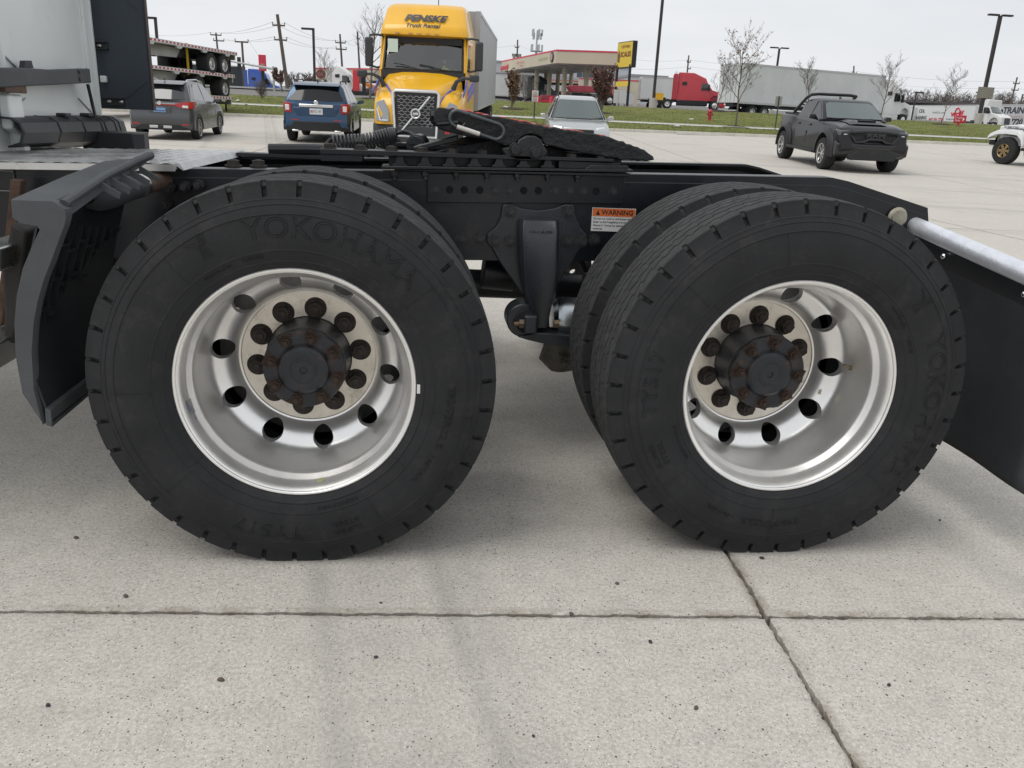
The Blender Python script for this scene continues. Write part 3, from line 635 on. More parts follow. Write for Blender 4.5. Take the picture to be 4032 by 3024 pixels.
# outer grey band at Y about 0: left outline and right outline
band_l = zz([(25*1.8228*0+46,800)] , 0) if False else None
def P2(x, y, Y): p = at(x*1.82278, y*1.82278, Y); return (p.x, p.z)
YB = -.005
bl = [P2(*q, YB) for q in ((22,432),(22,470),(40,482),(76,488),(82,496),(66,530),(45,580),(32,640),(27,700),(30,770),(45,850),(88,914))]
brr = [P2(*q, YB) for q in ((118,435),(143,452),(147,470),(142,490),(134,510),(116,560),(98,605),(84,655),(76,700),(72,760),(76,840),(96,917))]
mb = MB(); secs = []
for (x0, z0), (x1, z1) in zip(bl, brr): secs.append([(x0,YB+.012,z0),(x0+.004,YB,z0),(x1-.004,YB,z1),(x1,YB+.012,z1),(x1-.002,YB+.03,z1),(x0+.002,YB+.03,z0)])
mb.loft(secs); gf = mb.build('mud_guard', PLASG, truck, ang=50, bevel=.003, label='grey edged plastic mud guard ahead of the front dual wheel')
# curved sheet behind it running inwards across the axle
sheet = [(-.54,.905),(-.556,.86),(-.585,.77),(-.606,.69),(-.612,.62),(-.604,.52),(-.585,.425),(-.575,.398)]
mb = MB(); ys = (YB+.01, .2, .4, .6); secs = [[(x-.012+(.02*k if False else 0), y, z) for (x, z) in sheet] + [(x-.017, y, z) for (x, z) in reversed(sheet)] for k, y in enumerate(ys)]
mb.loft(secs); mb.build('guard_sheet', PLAS, gf, ang=50, loc=(0,0,0))
for k in range(9):                                # stiffening ribs on the sheet
    y = .05+k*.062; nrib = MB(); top = .88-.01*k; bt = .60+.022*k
    pts = [(x, z) for x, z in sheet if True]
    def sx_(z):
        for (x0, z0), (x1, z1) in zip(sheet, sheet[1:]):
            if z1 <= z <= z0: return x0+(x1-x0)*(z0-z)/(z0-z1)
        return sheet[-1][0]
    zs = [top-(top-bt)*q/10 for q in range(11)]
    poly = [(sx_(z)-.012, z) for z in zs] + [(sx_(z)-.012+.020*(1-(q/10)**3), z) for q, z in reversed(list(enumerate(zs)))]
    nrib.prism(poly, 'y', y, y+.006); nrib.build('rib', PLAS, gf, loc=(0,0,0))
    for q in range(3):
        z = top-.05-.085*q-.012*(k % 3); nn = MB(); nn.box(sx_(z)-.012, sx_(z)+.006, y+.006, y+.062, z, z+.004); 
        if z > bt: nn.build('cross_rib', PLAS, gf, loc=(0,0,0))
nn = MB(); nn.prism([P2(93,915,0),P2(180,828,.25),P2(180,818,.25),P2(96,895,0)], 'y', 0, .01) if False else None
nn.loft([[(-.603,YB+.004,.392),(-.590,YB+.004,.386),(-.588,YB+.004,.43),(-.600,YB+.004,.435)],[(-.592,.6,.392),(-.586,.6,.388),(-.583,.6,.43),(-.590,.6,.435)]]); nn.build('bottom_lip', PLASG, gf, loc=(0,0,0))
# top wing, spar cover and clamp
tw = MB(); tw.loft([[(-.614,YB+.006,.900),(-.612,YB+.006,.934),(-.53,YB+.006,.930),(-.515,YB+.006,.880)], [(-.61,.3,.962),(-.60,.3,.968),(-.50,.3,.960),(-.49,.3,.945)], [(-.60,.52,.985),(-.58,.52,.992),(-.475,.52,1.005),(-.465,.52,.990)]])
tw.build('guard_top', PLASG, gf, loc=(0,0,0), bevel=.004)
rl = MB(); rl.tube([(-.505,YB+.02,.925),(-.49,.25,.972),(-.47,.42,.998),(-.455,.52,1.012)], .011, 10); rl.build('guard_ridge', PLASG, gf, loc=(0,0,0))
for k in range(5):
    t = k/5; nn = MB(); nn.prism([(0,0),(.05,-.03),(.045,-.045),(0,-.02)], 'y', 0, .004); nn.v = [(x-.49+.03*t, y+.2+.3*t, z+.965+.03*t) for x, y, z in nn.v]; nn.build('rib', PLASG, gf, loc=(0,0,0))
sp = MB(); q0 = Vector(pY(190*1.8228, 425*1.8228, .28)); q1 = Vector(pY(300*1.8228, 402*1.8228, .58)); sp.tube([q0+(q1-q0)*t for t in (0,.15,.4,.7,1)], [.03,.042,.043,.037,.031], 18)
sp.build('spar_cover', PLASG, gf, loc=(0,0,0)); d_ = (q1-q0).normalized()
MB().cyl(q0-d_*.001, q0-d_*.003+d_*.0, .018, n=14).build('spar_hole', M('hole_black', (.003,.003,.003), .9), gf, loc=(0,0,0))
MB().cyl(q1-d_*.004, q1+d_*.014, .0345, n=24).build('clamp_band', ZINC, gf, loc=(0,0,0)); MB().cyl(q1, q1+d_*.22, .027, n=18).build('support_tube', RUSTY, gf, loc=(0,0,0))
# ---- bits beside the frame at the left edge
mb = MB(); mb.prism([P2(35,385,.70),P2(58,388,.70),P2(40,560,.70),P2(8,740,.70),P2(-8,740,.70),P2(18,560,.70)], 'y', .66, .70); mb.build('rusty_bracket', RUSTY, truck, bevel=.004)
mb = MB(); mb.prism([P2(-60,530,.3),P2(20,530,.3),P2(22,580,.3),P2(-60,585,.3)], 'y', .25, .758); mb.build('step_tread', ZINC, truck, bevel=.006); mb = MB(); mb.prism([P2(-60,735,.3),P2(8,735,.3),P2(12,790,.3),P2(-60,795,.3)], 'y', .25, .758); mb.build('step_tread', ZINC, truck, bevel=.006)
mb = MB(); mb.prism([P2(3,585,.34),P2(22,480,.34),P2(60,500,.34),P2(40,700,.34),P2(30,745,.34),P2(8,740,.34)], 'y', .34, .66); mb.build('tank_end', M('tank_dark', (.03,.028,.026), .6, .3, var=.4), truck, bevel=.01)
# ------------------------------------------------------------------ fifth wheel
def rough(poly, amp=.002, step=.012):
    out = []; rr = random.Random(5)
    for i, (a, b) in enumerate(zip(poly, poly[1:]+poly[:1])):
        d = hypot(b[0]-a[0], b[1]-a[1]); n = max(1, int(d/step))
        for k in range(n):
            t = k/n; out.append((a[0]+(b[0]-a[0])*t+rr.uniform(-amp, amp), a[1]+(b[1]-a[1])*t+rr.uniform(-amp, amp)))
    return out
FY = .735
fw = sub('fifth_wheel', truck); fw.location = -Vector(truck['wroot'])
sk = zz([(752,78),(775,66),(860,72),(1000,96),(1290,152),(1560,200),(1700,222),(1790,242),(1890,278),(1975,312),(2022,345),(2030,372),(1985,376),(1830,366),(1640,335),(1560,320),(1440,292),(1390,280),(1370,240),(1330,222),(1285,222),(1240,250),(1215,285),(1160,290),(1090,255),(1000,238),(930,230),(890,222),(830,205),(775,187),(765,165),(750,140)], FY)
mb = MB(); mb.prism(rough(sk), 'y', FY, FY+.035); mb.build('near_skirt', GREASE, fw, bevel=.004)
mb = MB(); mb.prism(rough(sk), 'y', 1.61, 1.645); mb.build('far_skirt', GREASE, fw, bevel=.004)
top = zz([(752,72),(860,68),(1290,148),(1560,196),(1800,240),(1975,308)], FY)
def topz(x):
    for (x0, z0), (x1, z1) in zip(top, top[1:]):
        if x0 <= x <= x1: return z0+(z1-z0)*(x-x0)/(x1-x0)
    return top[-1][1] if x > top[0][0] else top[0][1]
x0, x1 = top[0][0]+.005, top[-1][0]-.01; xm = .78
def slab_top(ya, yb, xa, xb, nm='top_plate'):
    n = 14; secs = []
    for k in range(n+1):
        x = xa+(xb-xa)*k/n; z = topz(x)-.004; secs.append([(x,ya,z-.02),(x,yb,z-.02),(x,yb,z),(x,ya,z)])
    MB().loft(secs).build(nm, GREASE, fw, bevel=.004)
slab_top(FY+.01, 1.64, x0, xm); slab_top(FY+.01, 1.08, xm, x1, 'ramp_arm'); slab_top(1.30, 1.64, xm, x1, 'ramp_arm')
gr = MB(); rr = random.Random(11)
for k in range(20):
    x = .40+rr.random()*.50; y = FY+.012+abs(rr.gauss(0, .03)); gr.sphere((x, y, topz(x)), rr.uniform(.004,.008), 8, (rr.uniform(1.2,2.6), 1, .4))
for k in range(26):
    x = .40+rr.random()*.45; gr.sphere((x, FY+.06+rr.random()*.7, topz(x)-.003), rr.uniform(.008,.02), 8, (1.8,1.2,.4))
o = gr.build('red_grease', M('red_grease', (.42,.035,.02), .3, 0, var=.3, vs=40), fw, ang=60); o['kind'] = 'stuff'
# trunnion bracket and its two bolts
tb = zz([(1140,300),(1190,292),(1225,285),(1240,250),(1285,226),(1335,228),(1372,250),(1388,288),(1410,318),(1400,345),(1340,378),(1230,372),(1160,345)], FY+.0)
mb = MB(); mb.prism(tb, 'y', FY-.012, FY+.05); mb.build('trunnion', M('greasy_trunnion', (.013,.014,.016), .5, 0, var=.4, vs=15, bump=.002, bs=80), fw, bevel=.005)
for x, y in ((1222,308),(1340,328)):
    p = pY(*c6(x, y), FY-.012); mb = MB(); mb.cyl((p.x,FY-.030,p.z),(p.x,FY-.010,p.z),.017,n=6); mb.cyl((p.x,FY-.014,p.z),(p.x,FY-.010,p.z),.022,n=16); mb.build('bolt', M('greasy_trunnion', (.02,.02,.02)), fw, bevel=.0015)
for Ya, Yb in ((.80,.83),(1.5,1.53)):
    mb = MB(); mb.prism([(.36,fz(.36)+.055),(.52,fz(.5)+.055),(1.0,fz(1.0)+.045),(1.0,fz(1.0)+.053),(.80,fz(.8)+.065),(.70,topz(.7)-.06),(.58,topz(.58)-.06),(.36,fz(.36)+.064)], 'y', Ya, Yb); mb.build('base_rib', GREASE, fw, bevel=.003)
mb = MB(); mb.prism([(.30,fz(.3)+.062),(.62,topz(.62)-.085),(.63,topz(.63)-.07),(.30,fz(.3)+.078)], 'y', .86, 1.5); mb.build('slide_ramp', FRM2, fw, bevel=.003)
mb = MB(); mb.prism([(.285,fz(.3)+.06),(.43,fz(.43)+.095),(.43,fz(.43)+.115),(.285,fz(.3)+.075)], 'y', .80, .84); mb.build('release_arm', FRM2, fw, bevel=.003)
mb = MB(); mb.box(.30,.98,.80,1.58,fz(.6)+.046,fz(.6)+.056); mb.build('base_plate', FRM2, fw)
mb = MB(); mb.tube([(.36,FY-.01,topz(.4)-.05),(.42,FY-.02,topz(.42)-.04),(.47,.8,topz(.47)-.05)], .006, 8); mb.build('release_handle', FRM2, fw)
# coiled air line, its ends and the gladhand cap
CO = M('coil_hose', (.05,.053,.056), .3, 0, var=.2, vs=20)
ax = [(lambda p: p)(at(*c6(x, y), 1.1)) for x, y in ((168,272),(260,266),(340,262),(420,246),(490,228),(535,222))]
pts = []; turns = 21; n = turns*14
def along(P, t):
    t *= len(P)-1; i = min(int(t), len(P)-2); return P[i]+(P[i+1]-P[i])*(t-i)
for k in range(n+1):
    t = k/n; c = along(ax, t); a = 2*pi*turns*t; r_ = .0245*(1 if t < .9 else 1-(t-.9)*1.5)
    d = (along(ax, min(1, t+.02))-along(ax, max(0, t-.02))).normalized(); up = Vector((0,1,0)); e1 = (Vector((0,0,1))-d*d.z).normalized(); e2 = d.cross(e1)
    pts.append(c+e1*r_*cos(a)+e2*r_*sin(a))
mb = MB(); mb.tube(pts, .0044, 6); mb.build('coiled_air_hose', CO, truck, ang=80)
S6 = lambda *q: [at(*c6(x, y), Y) for x, y, Y in q]
mb = MB(); mb.tube(S6((112,350,1.05),(112,320,1.07),(122,285,1.09),(140,258,1.1),(160,242,1.1)), [.011,.009,.008,.007,.006], 10); mb.tube(S6((535,214,1.1),(575,203,1.1),(610,212,1.08),(640,235,1.05)), .0075, 10); mb.build('hose_end', PLAS, truck)
cc = at(*c6(645, 282), 1.05); cd = (CPOS-cc).normalized(); cd = (cd+Vector((-.35,0,-.1))).normalized()
mb = MB(); mb.cyl(cc-cd*.05, cc, .036, .037, n=28); mb.cyl(cc, cc+cd*.004, .033, .031, n=28); mb.build('gladhand_cap', CAST, truck, bevel=.003)
mb = MB(); q = cc+cd*.005; rt = Vector((1,0,0)); mb.box(-.02,.012,-.006,.004,.004,.012, Matrix.Translation(q)); mb.box(-.02,.02,-.008,.004,-.012,-.005, Matrix.Translation(q)); mb.tube([q+Vector((.0,-.004,.002)),q+Vector((.02,-.006,-.004)),q+Vector((.026,-.004,-.02))], .003, 6); mb.build('cap_latch', PLAS, truck)
mb = MB(); mb.tube([cc+Vector((.03,.02,-.01)), cc+Vector((.045,.02,-.03)), cc+Vector((.06,.01,-.038)), cc+Vector((.12,.0,-.04))], .004, 6); mb.box(cc.x-.015,cc.x+.02,1.04,1.08,cc.z-.085,cc.z-.03); mb.build('cap_tether', PLAS, truck)
# ------------------------------------------------------------------ carabiner hooked on the plate (a thing of its own)
CY = .715
cA, cB = at(*c6(885, 128), CY), at(*c6(1112, 204), CY)
d = (cB-cA).normalized(); nrm = Vector((-d.z, 0, d.x)); R1 = .0235
pts = []
for k in range(13): a = pi/2+pi*k/12; pts.append(cA+d*R1*cos(a)+nrm*R1*sin(a))
for k in range(13): a = -pi/2+pi*k/12; pts.append(cB+d*R1*cos(a)+nrm*R1*sin(a))
car = thing('carabiner', 'large grey steel snap hook lying against the greasy fifth wheel plate', 'snap hook', cA, world=True)
gp = [i for i in range(len(pts))]
mb = MB(); mb.tube(pts, .0058, 12, True); mb.build('ring', M('grey_steel_paint', (.085,.095,.10), .33, .5, var=.15, vs=30), car)
e0 = cA-nrm*R1+d*.006; e1 = e0+d*.075
MB().cyl(e0, e1, .0074, n=14).build('label_sleeve', M('label_white', (.66,.64,.6), .55, var=.15, vs=60, dirt=(.3,.28,.25), ds=60, damt=.6), car)
f0 = cA+nrm*R1+d*.03; MB().cyl(f0, f0+d*.004, .0068, n=14).build('gate_collar', M('collar_dark', (.02,.022,.024), .4), car)
MB().tube([e0+d*.012, e0+d*.02+nrm*.014, e0+d*.022+nrm*.02], .0022, 6).build('gate_pin', M('grey_steel_paint', (.1,.1,.1)), car)
# ------------------------------------------------------------------ rear mud flap and its hanger
XF = 2.05
def PX(x, y, X=XF):
    d = _w + _r*((x*1.82278-2016)/FPX) - _u*((y*1.82278-1512)/FPX); return CPOS+d*((X-CPOS.x)/d.x)
h0 = PX(1935, 470); h1 = PX(2260, 612); hd = (h1-h0)
hu = [h0+hd*t for t in (0,.03,.15,.5,1.0,1.35)]
mb = MB(); mb.tube(hu, [.012,.026,.030,.031,.031,.030], 16); mb.build('flap_hanger', M('bright_steel', (.74,.76,.82), .34, .55, var=.1, vs=30, bump=.001, bs=120), truck)
mb = MB(); secs = []
for p in hu[1:]: secs.append([(p.x-.022,p.y,p.z-.006),(p.x+.012,p.y,p.z-.012),(p.x+.012,p.y,p.z-.085),(p.x-.004,p.y,p.z-.088),(p.x-.016,p.y,p.z-.05)])
mb.loft(secs); mb.build('flap_bracket', FRM2, truck, bevel=.003)
for t in (.45, .2, .95): p = h0+hd*t; o = MB().sphere((0,0,0), .010, 12).build('dome_nut', CHROME, truck, loc=Vector((p.x-.024, p.y, p.z-.045))-Vector(truck['wroot']))
mb = MB(); mb.lathe([(.0,0),(.034,.0),(.036,.006),(.028,.012),(.026,.02),(0,.02)], (1.972,.755,.886), 24); mb.v = [(x, 2*.755-y, z) for x, y, z in mb.v]; mb.build('hanger_flange', M('pale_zinc', (.36,.34,.27), .5, .5, var=.3, vs=20), truck)
secs = []
for k in range(15):
    z = .79-.57*k/14; bow = .03*(k/14)**2
    row = []
    for j in range(13):
        y = .66-(.715-.02*sin(pi*k/14))*j/12
        row.append((XF+.004-bow-.005*sin(j*.9+k*.3)*k/14, y, z-.015*j/12))
    secs.append(row)
mb = MB(); mb.loft(secs, False, False); fl = mb.build('mud_flap', M('rubber_flap', (.022,.025,.029), .55, 0, var=.3, vs=4, bump=.0006, bs=60, dirt=(.05,.05,.05), ds=3, damt=.3), truck, ang=60)
s_ = fl.modifiers.new('thick', 'SOLIDIFY'); s_.thickness = .008
# ------------------------------------------------------------------ cab, far side extender and far fairings
XC = -1.235
cab = sub('cab', truck); cab.location = -Vector(truck['wroot'])
mb = MB(); mb.box(-3.6,XC-.005,.02,2.36,.93,3.6); mb.build('sleeper_shell', CABW, cab, bevel=.12, seg=4)
mb = MB(); mb.box(XC-.01,XC,.25,2.30,.945,3.2); mb.build('back_wall', CABW, cab)
for ya, yb in ((1.44,1.465),(2.285,2.31),(2.325,2.345)):
    MB().box(XC-.002,XC+.012 if yb < 2.32 else XC+.03,ya,yb,.94,3.2).build('wall_seam', CABW, cab, bevel=.004)
for pts in ([(1.47,1.30),(1.56,1.262),(1.56,1.258),(1.47,1.296)],[(2.28,1.295),(2.12,1.245),(2.12,1.241),(2.28,1.291)],[(1.47,1.10),(1.6,1.15),(1.6,1.146),(1.47,1.096)],[(2.28,1.10),(2.14,1.16),(2.14,1.156),(2.28,1.096)]):
    MB().prism(pts, 'x', XC, XC+.006).build('pressed_line', M('cab_shadow_line', (.36,.38,.37), .4), cab)
# dark bar across the back
bz = lambda Y: 1.222+.052*(Y-1.4)
mb = MB(); mb.loft([[(XC+.03,Y,bz(Y)-.034),(XC+.075,Y,bz(Y)-.034),(XC+.075,Y,bz(Y)+.03-dd),(XC+.03,Y,bz(Y)+.03-dd)] for Y, dd in ((1.0,0),(1.5,0),(1.75,.008),(2.12,.004))]); mb.build('rear_bar', PLASG, cab, bevel=.005)
for Y in (1.985,): 
    for dz_ in (-.016,.014): MB().sphere((XC+.077,Y,bz(Y)+dz_), .010, 10, (.4,1,1)).build('bolt', STEELB, cab)
mb = MB(); mb.prism([(1.52,bz(1.52)+.028),(1.60,bz(1.6)+.028),(1.59,bz(1.6)+.055),(1.535,bz(1.52)+.055)], 'x', XC+.03, XC+.05); mb.build('bar_lug', PLAS, cab)
mb = MB(); mb.loft([[(XC+.05,2.12,1.22),(XC+.058,2.12,1.22),(XC+.058,2.14,1.22),(XC+.05,2.14,1.22)],[(XC+.05,2.22,.95),(XC+.058,2.22,.95),(XC+.058,2.24,.95),(XC+.05,2.24,.95)]]); mb.build('bar_stay', FRM2, cab)
mb = MB(); mb.box(XC+.02,XC+.07,1.30,1.47,1.165,1.20); mb.build('rusty_block', RUSTY, cab, bevel=.004)
mb = MB(); mb.prism([(1.36,1.16),(1.47,1.16),(1.475,1.0),(1.50,.92),(1.44,.92),(1.42,1.02),(1.36,1.04)], 'x', XC+.01, XC+.05); mb.build('cab_mount', CABW, cab, bevel=.008)
mb = MB(); mb.box(XC,XC+.10,1.35,1.52,.925,.945); mb.build('mount_foot', ZINC, cab, bevel=.006)
# far side extender panel (its inner face)
EXT = M('extender_plastic', (.030,.041,.056), .4, 0, var=.12, vs=3, bump=.0002, bs=200)
mb = MB(); mb.prism([(XC-.01,1.115),(-.985,1.118),(-.988,1.75),(-1.02,3.2),(XC-.01,3.2)], 'y', 2.40, 2.425); ex = mb.build('side_extender', EXT, truck, bevel=.004)
MB().prism([(-1.165,1.125),(-1.0,1.25),(-1.0,1.247),(-1.162,1.122)], 'y', 2.397, 2.40).build('panel_crease', EXT, ex, loc=(0,0,0))
MB().prism([(-1.12,1.64),(-.992,1.545),(-.992,1.548),(-1.12,1.643)], 'y', 2.397, 2.40).build('panel_crease', EXT, ex, loc=(0,0,0))
MB().prism([(-.985,1.118),(-.979,1.118),(-.982,1.75),(-1.014,3.2),(-1.02,3.2),(-.988,1.75)], 'y', 2.395, 2.43).build('rubber_edge', M('edge_brown', (.05,.04,.035), .7), ex, loc=(0,0,0))
for z, xa, n_ in ((1.40,-1.215,1),(1.15,-1.195,2)):
    mb = MB(); mb.box(xa-.05,xa+.03*n_+.02,2.37,2.398,z-.018,z-.014); mb.box(xa-.05,xa+.03*n_+.02,2.37,2.398,z+.014,z+.018); mb.box(xa-.03,xa+.03*n_+.02,2.392,2.398,z-.018,z+.018); mb.build('extender_hinge', PLAS, truck, bevel=.001)
    for k in range(n_): MB().sphere((xa+.012+.055*k,2.390,z), .0095, 10, (1,.4,1)).build('screw', ZINC, truck)
MB().box(-1.205,-1.18,2.36,2.39,1.235,1.265).build('latch_tab', CABW, truck, bevel=.004)
# far quarter fairing (ribbed half barrel) and box
XB = -1.17
ya_, yb_ = PX(26,285,XB).y, PX(256,285,XB).y; zt_, zb_ = PX(26,252,XB).z, PX(26,320,XB).z; hh_ = zt_-zb_; ztr, zbr = PX(256,250,XB).z, PX(256,313,XB).z
prof = [(XB-.06,zt_),(XB+.0,zt_-.004),(XB+.03,zt_-hh_*.18),(XB+.04,zt_-hh_*.5),(XB+.025,zt_-hh_*.85),(XB-.02,zb_)]
zf_ = lambda z, y: z+((ztr-zt_)*(z-zb_)/hh_+(zbr-zb_)*(1-(z-zb_)/hh_))*(y-ya_)/(yb_-ya_)
mb = MB(); mb.loft([[(x, y, zf_(z, y)) for x, z in prof] for y in (ya_, ya_+.02, yb_-.02, yb_)], False, False)
o = mb.build('far_fairing', PLAS, truck, ang=30); o.modifiers.new('t', 'SOLIDIFY').thickness = .006
for t in (.3,.53,.72,.76,.88,.93):
    y = ya_+(yb_-ya_)*t; m2 = MB(); m2.loft([[(x+.003, y+dy, zf_(z, y)+.002) for x, z in prof] for dy in (-.006,.006)], False, False); r_ = m2.build('fairing_rib', PLAS, truck); r_.modifiers.new('t', 'SOLIDIFY').thickness = .004
for t in (.45, .68): y = ya_+(yb_-ya_)*t; MB().box(XB-.03,XB+.01,y-.03,y+.03,zf_(zt_, y)-.002,zf_(zt_, y)+.012).build('fairing_clip', PLAS, truck, bevel=.003)
xx = P2(285,300,2.05)[0]; mb = MB(); mb.box(xx-.22,xx,2.06,2.3,.93,P2(285,288,2.05)[1]); mb.build('far_box', PLAS, truck, bevel=.004); MB().box(xx,xx+.05,2.065,2.1,.93,P2(290,290,2.05)[1]).build('far_box_end', PLASG, truck)
# ------------------------------------------------------------------ land beyond the lot
def grass_mat():
    return M('grass', (.135,.155,.046), .95, 0, var=.35, vs=1.2, bump=.05, bs=14, dirt=(.22,.19,.085), ds=.9, damt=.6, dth=.5, spec=.1)
GRASS = grass_mat()
rowsY = [KV+.12, 43, 46.4, 46.5, 48.0, 48.1, 51, 55, 58.5, 62]
xsC = [-140,-60,-30,-16,-8,-2,4,10,18,28,40,60,90,160]
def lp(x, y):                                # land height, blending from the kerb
    zk = lot_z(x, GO.y+KV-.06*x)+.13; t = ss(40, 46.5, y); return zk*(1-t)+terr(x, y)*t
kvY = lambda x: GO.y+KV+GU.y/GU.x*(x-GO.x)
def strip(name, mat, y0, y1, lift=0, n=4, kind='structure', label=None):
    secs = []
    for k in range(n+1):
        row = []
        for x in xsC:
            off = (kvY(x)-GO.y-KV)*(1-ss(46, 62, y0+(y1-y0)*k/n)); y = y0+(y1-y0)*k/n+off; row.append((x, y, lp(x, y-off)+lift))
        secs.append(row)
    o = struct(MB().loft(secs, False, False).build(name, mat, ang=60), kind)
    if label: o['label'] = label
    return o
strip('grass_verge', GRASS, KV+.0, 46.6, 0); strip('grass_bank', GRASS, 48.0, 62.5, 0, 9)
strip('sidewalk', M('walk_concrete', (.36,.35,.32), .9, var=.12, vs=1.5), 46.5, 48.1, .03, 2)
yard = struct(MB().loft([[(x, y, terr(x, y)+(.0 if y > 62.2 else -.1)) for x in (-600,-140,-60,-20,0,20,60,140,600)] for y in (61.5, 63, 70, 95, 150, 300, 1500)], False, False).build('station_yard', M('yard_asphalt', (.16,.155,.145), .9, var=.2, vs=.3), ang=60))
# kerb with face, top and a few joints
kb = MB()
for i in range(len(xsC)-1):
    for k in range(8 if -20 < xsC[i] < 60 else 1):
        n_ = 8 if -20 < xsC[i] < 60 else 1
        xa = xsC[i]+(xsC[i+1]-xsC[i])*k/n_; xb = xsC[i]+(xsC[i+1]-xsC[i])*(k+1)/n_-.012
        q = []
        for x in (xa, xb):
            y = kvY(x)-.15; z = lot_z(x, y); q.append([(x,y-.02,z-.1),(x,y,z+.10),(x,y+.03,z+.135),(x,y+.17,z+.14),(x,y+.17,z-.1)])
        kb.loft(q)
struct(kb.build('kerb', M('kerb_concrete', (.46,.44,.39), .9, var=.15, vs=2), ang=40))
# painted/parking wheel stops lying near the kerb
for px, py, wd in ((2655+50, 540, 2.0),):
    p = at(2745, 539, 38.6); mb = MB(); mb.prism([(-.09,0),(.09,0),(.06,.11),(-.06,.11)], 'x', -1.05, 1.05); o = mb.build('wheel_stop', M('stop_concrete', (.5,.48,.44), .9, var=.1), bevel=.01, loc=(p.x, p.y, lot_z(p.x, p.y))); tag(o, 'low concrete wheel stop bar lying in front of the kerb', 'wheel stop')

# ------------------------------------------------------------------ generic road vehicles
def paint(name, col, rough=.28, metal=.25, coat=.45, **k): return M(name, col, rough, metal, coat=coat, var=.06, vs=1.5, **k)
GLASS = M('tinted_glass', (.015,.018,.02), .04, 0, coat=.5, spec=.8)
GLASSD = M('privacy_glass', (.006,.007,.008), .06, 0, spec=.5)
SCREEN = M('windscreen_glass', (.06,.085,.08), .05, 0, coat=.6, spec=.8)
TRIM = M('black_trim', (.012,.013,.015), .55); TRIMG = M('gloss_black', (.008,.009,.01), .12, coat=.4)
TYRE = M('car_tyre', (.018,.018,.019), .85, var=.2); SILV = M('alloy_silver', (.62,.62,.62), .3, .9); LAMPR = M('tail_lamp_red', (.42,.015,.02), .12, coat=.5); LAMPW = M('lamp_clear', (.75,.76,.78), .1, .2, coat=.5); AMBER = M('lamp_amber', (.7,.25,.04), .2)
PLATE = M('number_plate', (.62,.66,.7), .4); PLATEB = M('plate_blue', (.18,.36,.62), .4)
def hull(up, arches, sill, w, corner=.2, edge=.05, waist=None, tum=.0, nose=None):
    n = len(up); hl = max(abs(p[0]) for p in up); ztop = max(p[1] for p in up)
    pts = [(x, z, 0) for x, z in up]
    for xc, r in arches:
        for k in range(11):
            a = pi*k/10; pts.append((xc+r*cos(a), sill+max(0, r*sin(a))*1.0, 1))
    secs = []
    def sec(y, k, on):
        s_ = []
        for x, z, f in pts:
            if f: s_.append((x, y, z if on else sill)); continue
            c = corner*k*k*ss(.55, 1, abs(x)/hl); xx = x-c*(1 if x > 0 else -1)
            zz_ = z-edge*k*ss(sill+.25, ztop, z)
            yy = y-(tum*max(0, z-(waist or 9)))*(1 if y > 0 else -1)*(1 if abs(y) > w*.5 else 0)
            s_.append((xx, yy, zz_))
        secs.append(s_)
    for y, k, on in ((-w,1,1),(-w+.025,.62,1),(-w+.08,.28,1),(-w+.3,.05,1),(-w+.301,.05,0),(0,0,0),(w-.301,.05,0),(w-.3,.05,1),(w-.08,.28,1),(w-.025,.62,1),(w,1,1)): sec(y, k, on)
    return MB().loft(secs)
def cabin(prof, wb, zb, wt, zt, edge=.035, crown=.06):
    yf = lambda z: wb+(wt-wb)*max(0, min(1.05, (z-zb)/(zt-zb))); xm = sum(p[0] for p in prof)/len(prof)
    secs = []
    for t, k in ((-1,1),(-.97,.5),(-.88,.15),(-.5,0),(0,0),(.5,0),(.88,.15),(.97,.5),(1,1)):
        s_ = []
        for x, z in prof:
            top = ss(zt-.25, zt, z); s_.append((x+(crown*(1-t*t)-crown*.5)*(1 if x > xm else -1)*(1-top*.6)-edge*k*(1 if x > xm else -1)*.6, t*yf(z), z-edge*k*top))
        secs.append(s_)
    m_ = MB().loft(secs); m_.yf = yf; return m_
def side_panel(poly, yf, sd, off, th=.012):
    n = len(poly); m_ = MB(); a = [(x, sd*(yf(z)+off), z) for x, z in poly]; b = [(x, sd*(yf(z)+off-th), z) for x, z in poly]
    return m_.add(a+b, [tuple(range(n)), tuple(range(2*n-1, n-1, -1))]+[(i, (i+1) % n, (i+1) % n+n, i+n) for i in range(n)])
def end_glass(x0, z0, x1, z1, w0, w1, crown, sd, off=.008, n=6):
    nx, nz = (z1-z0), -(x1-x0); l = hypot(nx, nz); nx, nz = nx/l*sd, nz/l*sd
    if nx*sd < 0: nx, nz = -nx, -nz
    secs = []
    for (x, z, w_) in ((x0, z0, w0), (x1, z1, w1)):
        row = []
        for k in range(n+1):
            t = -1+2*k/n; row.append((x+sd*(crown*(1-t*t)-crown*.5)+nx*off, t*w_, z+abs(nz)*off))
        secs.append(row)
    return MB().loft(secs, False, False)
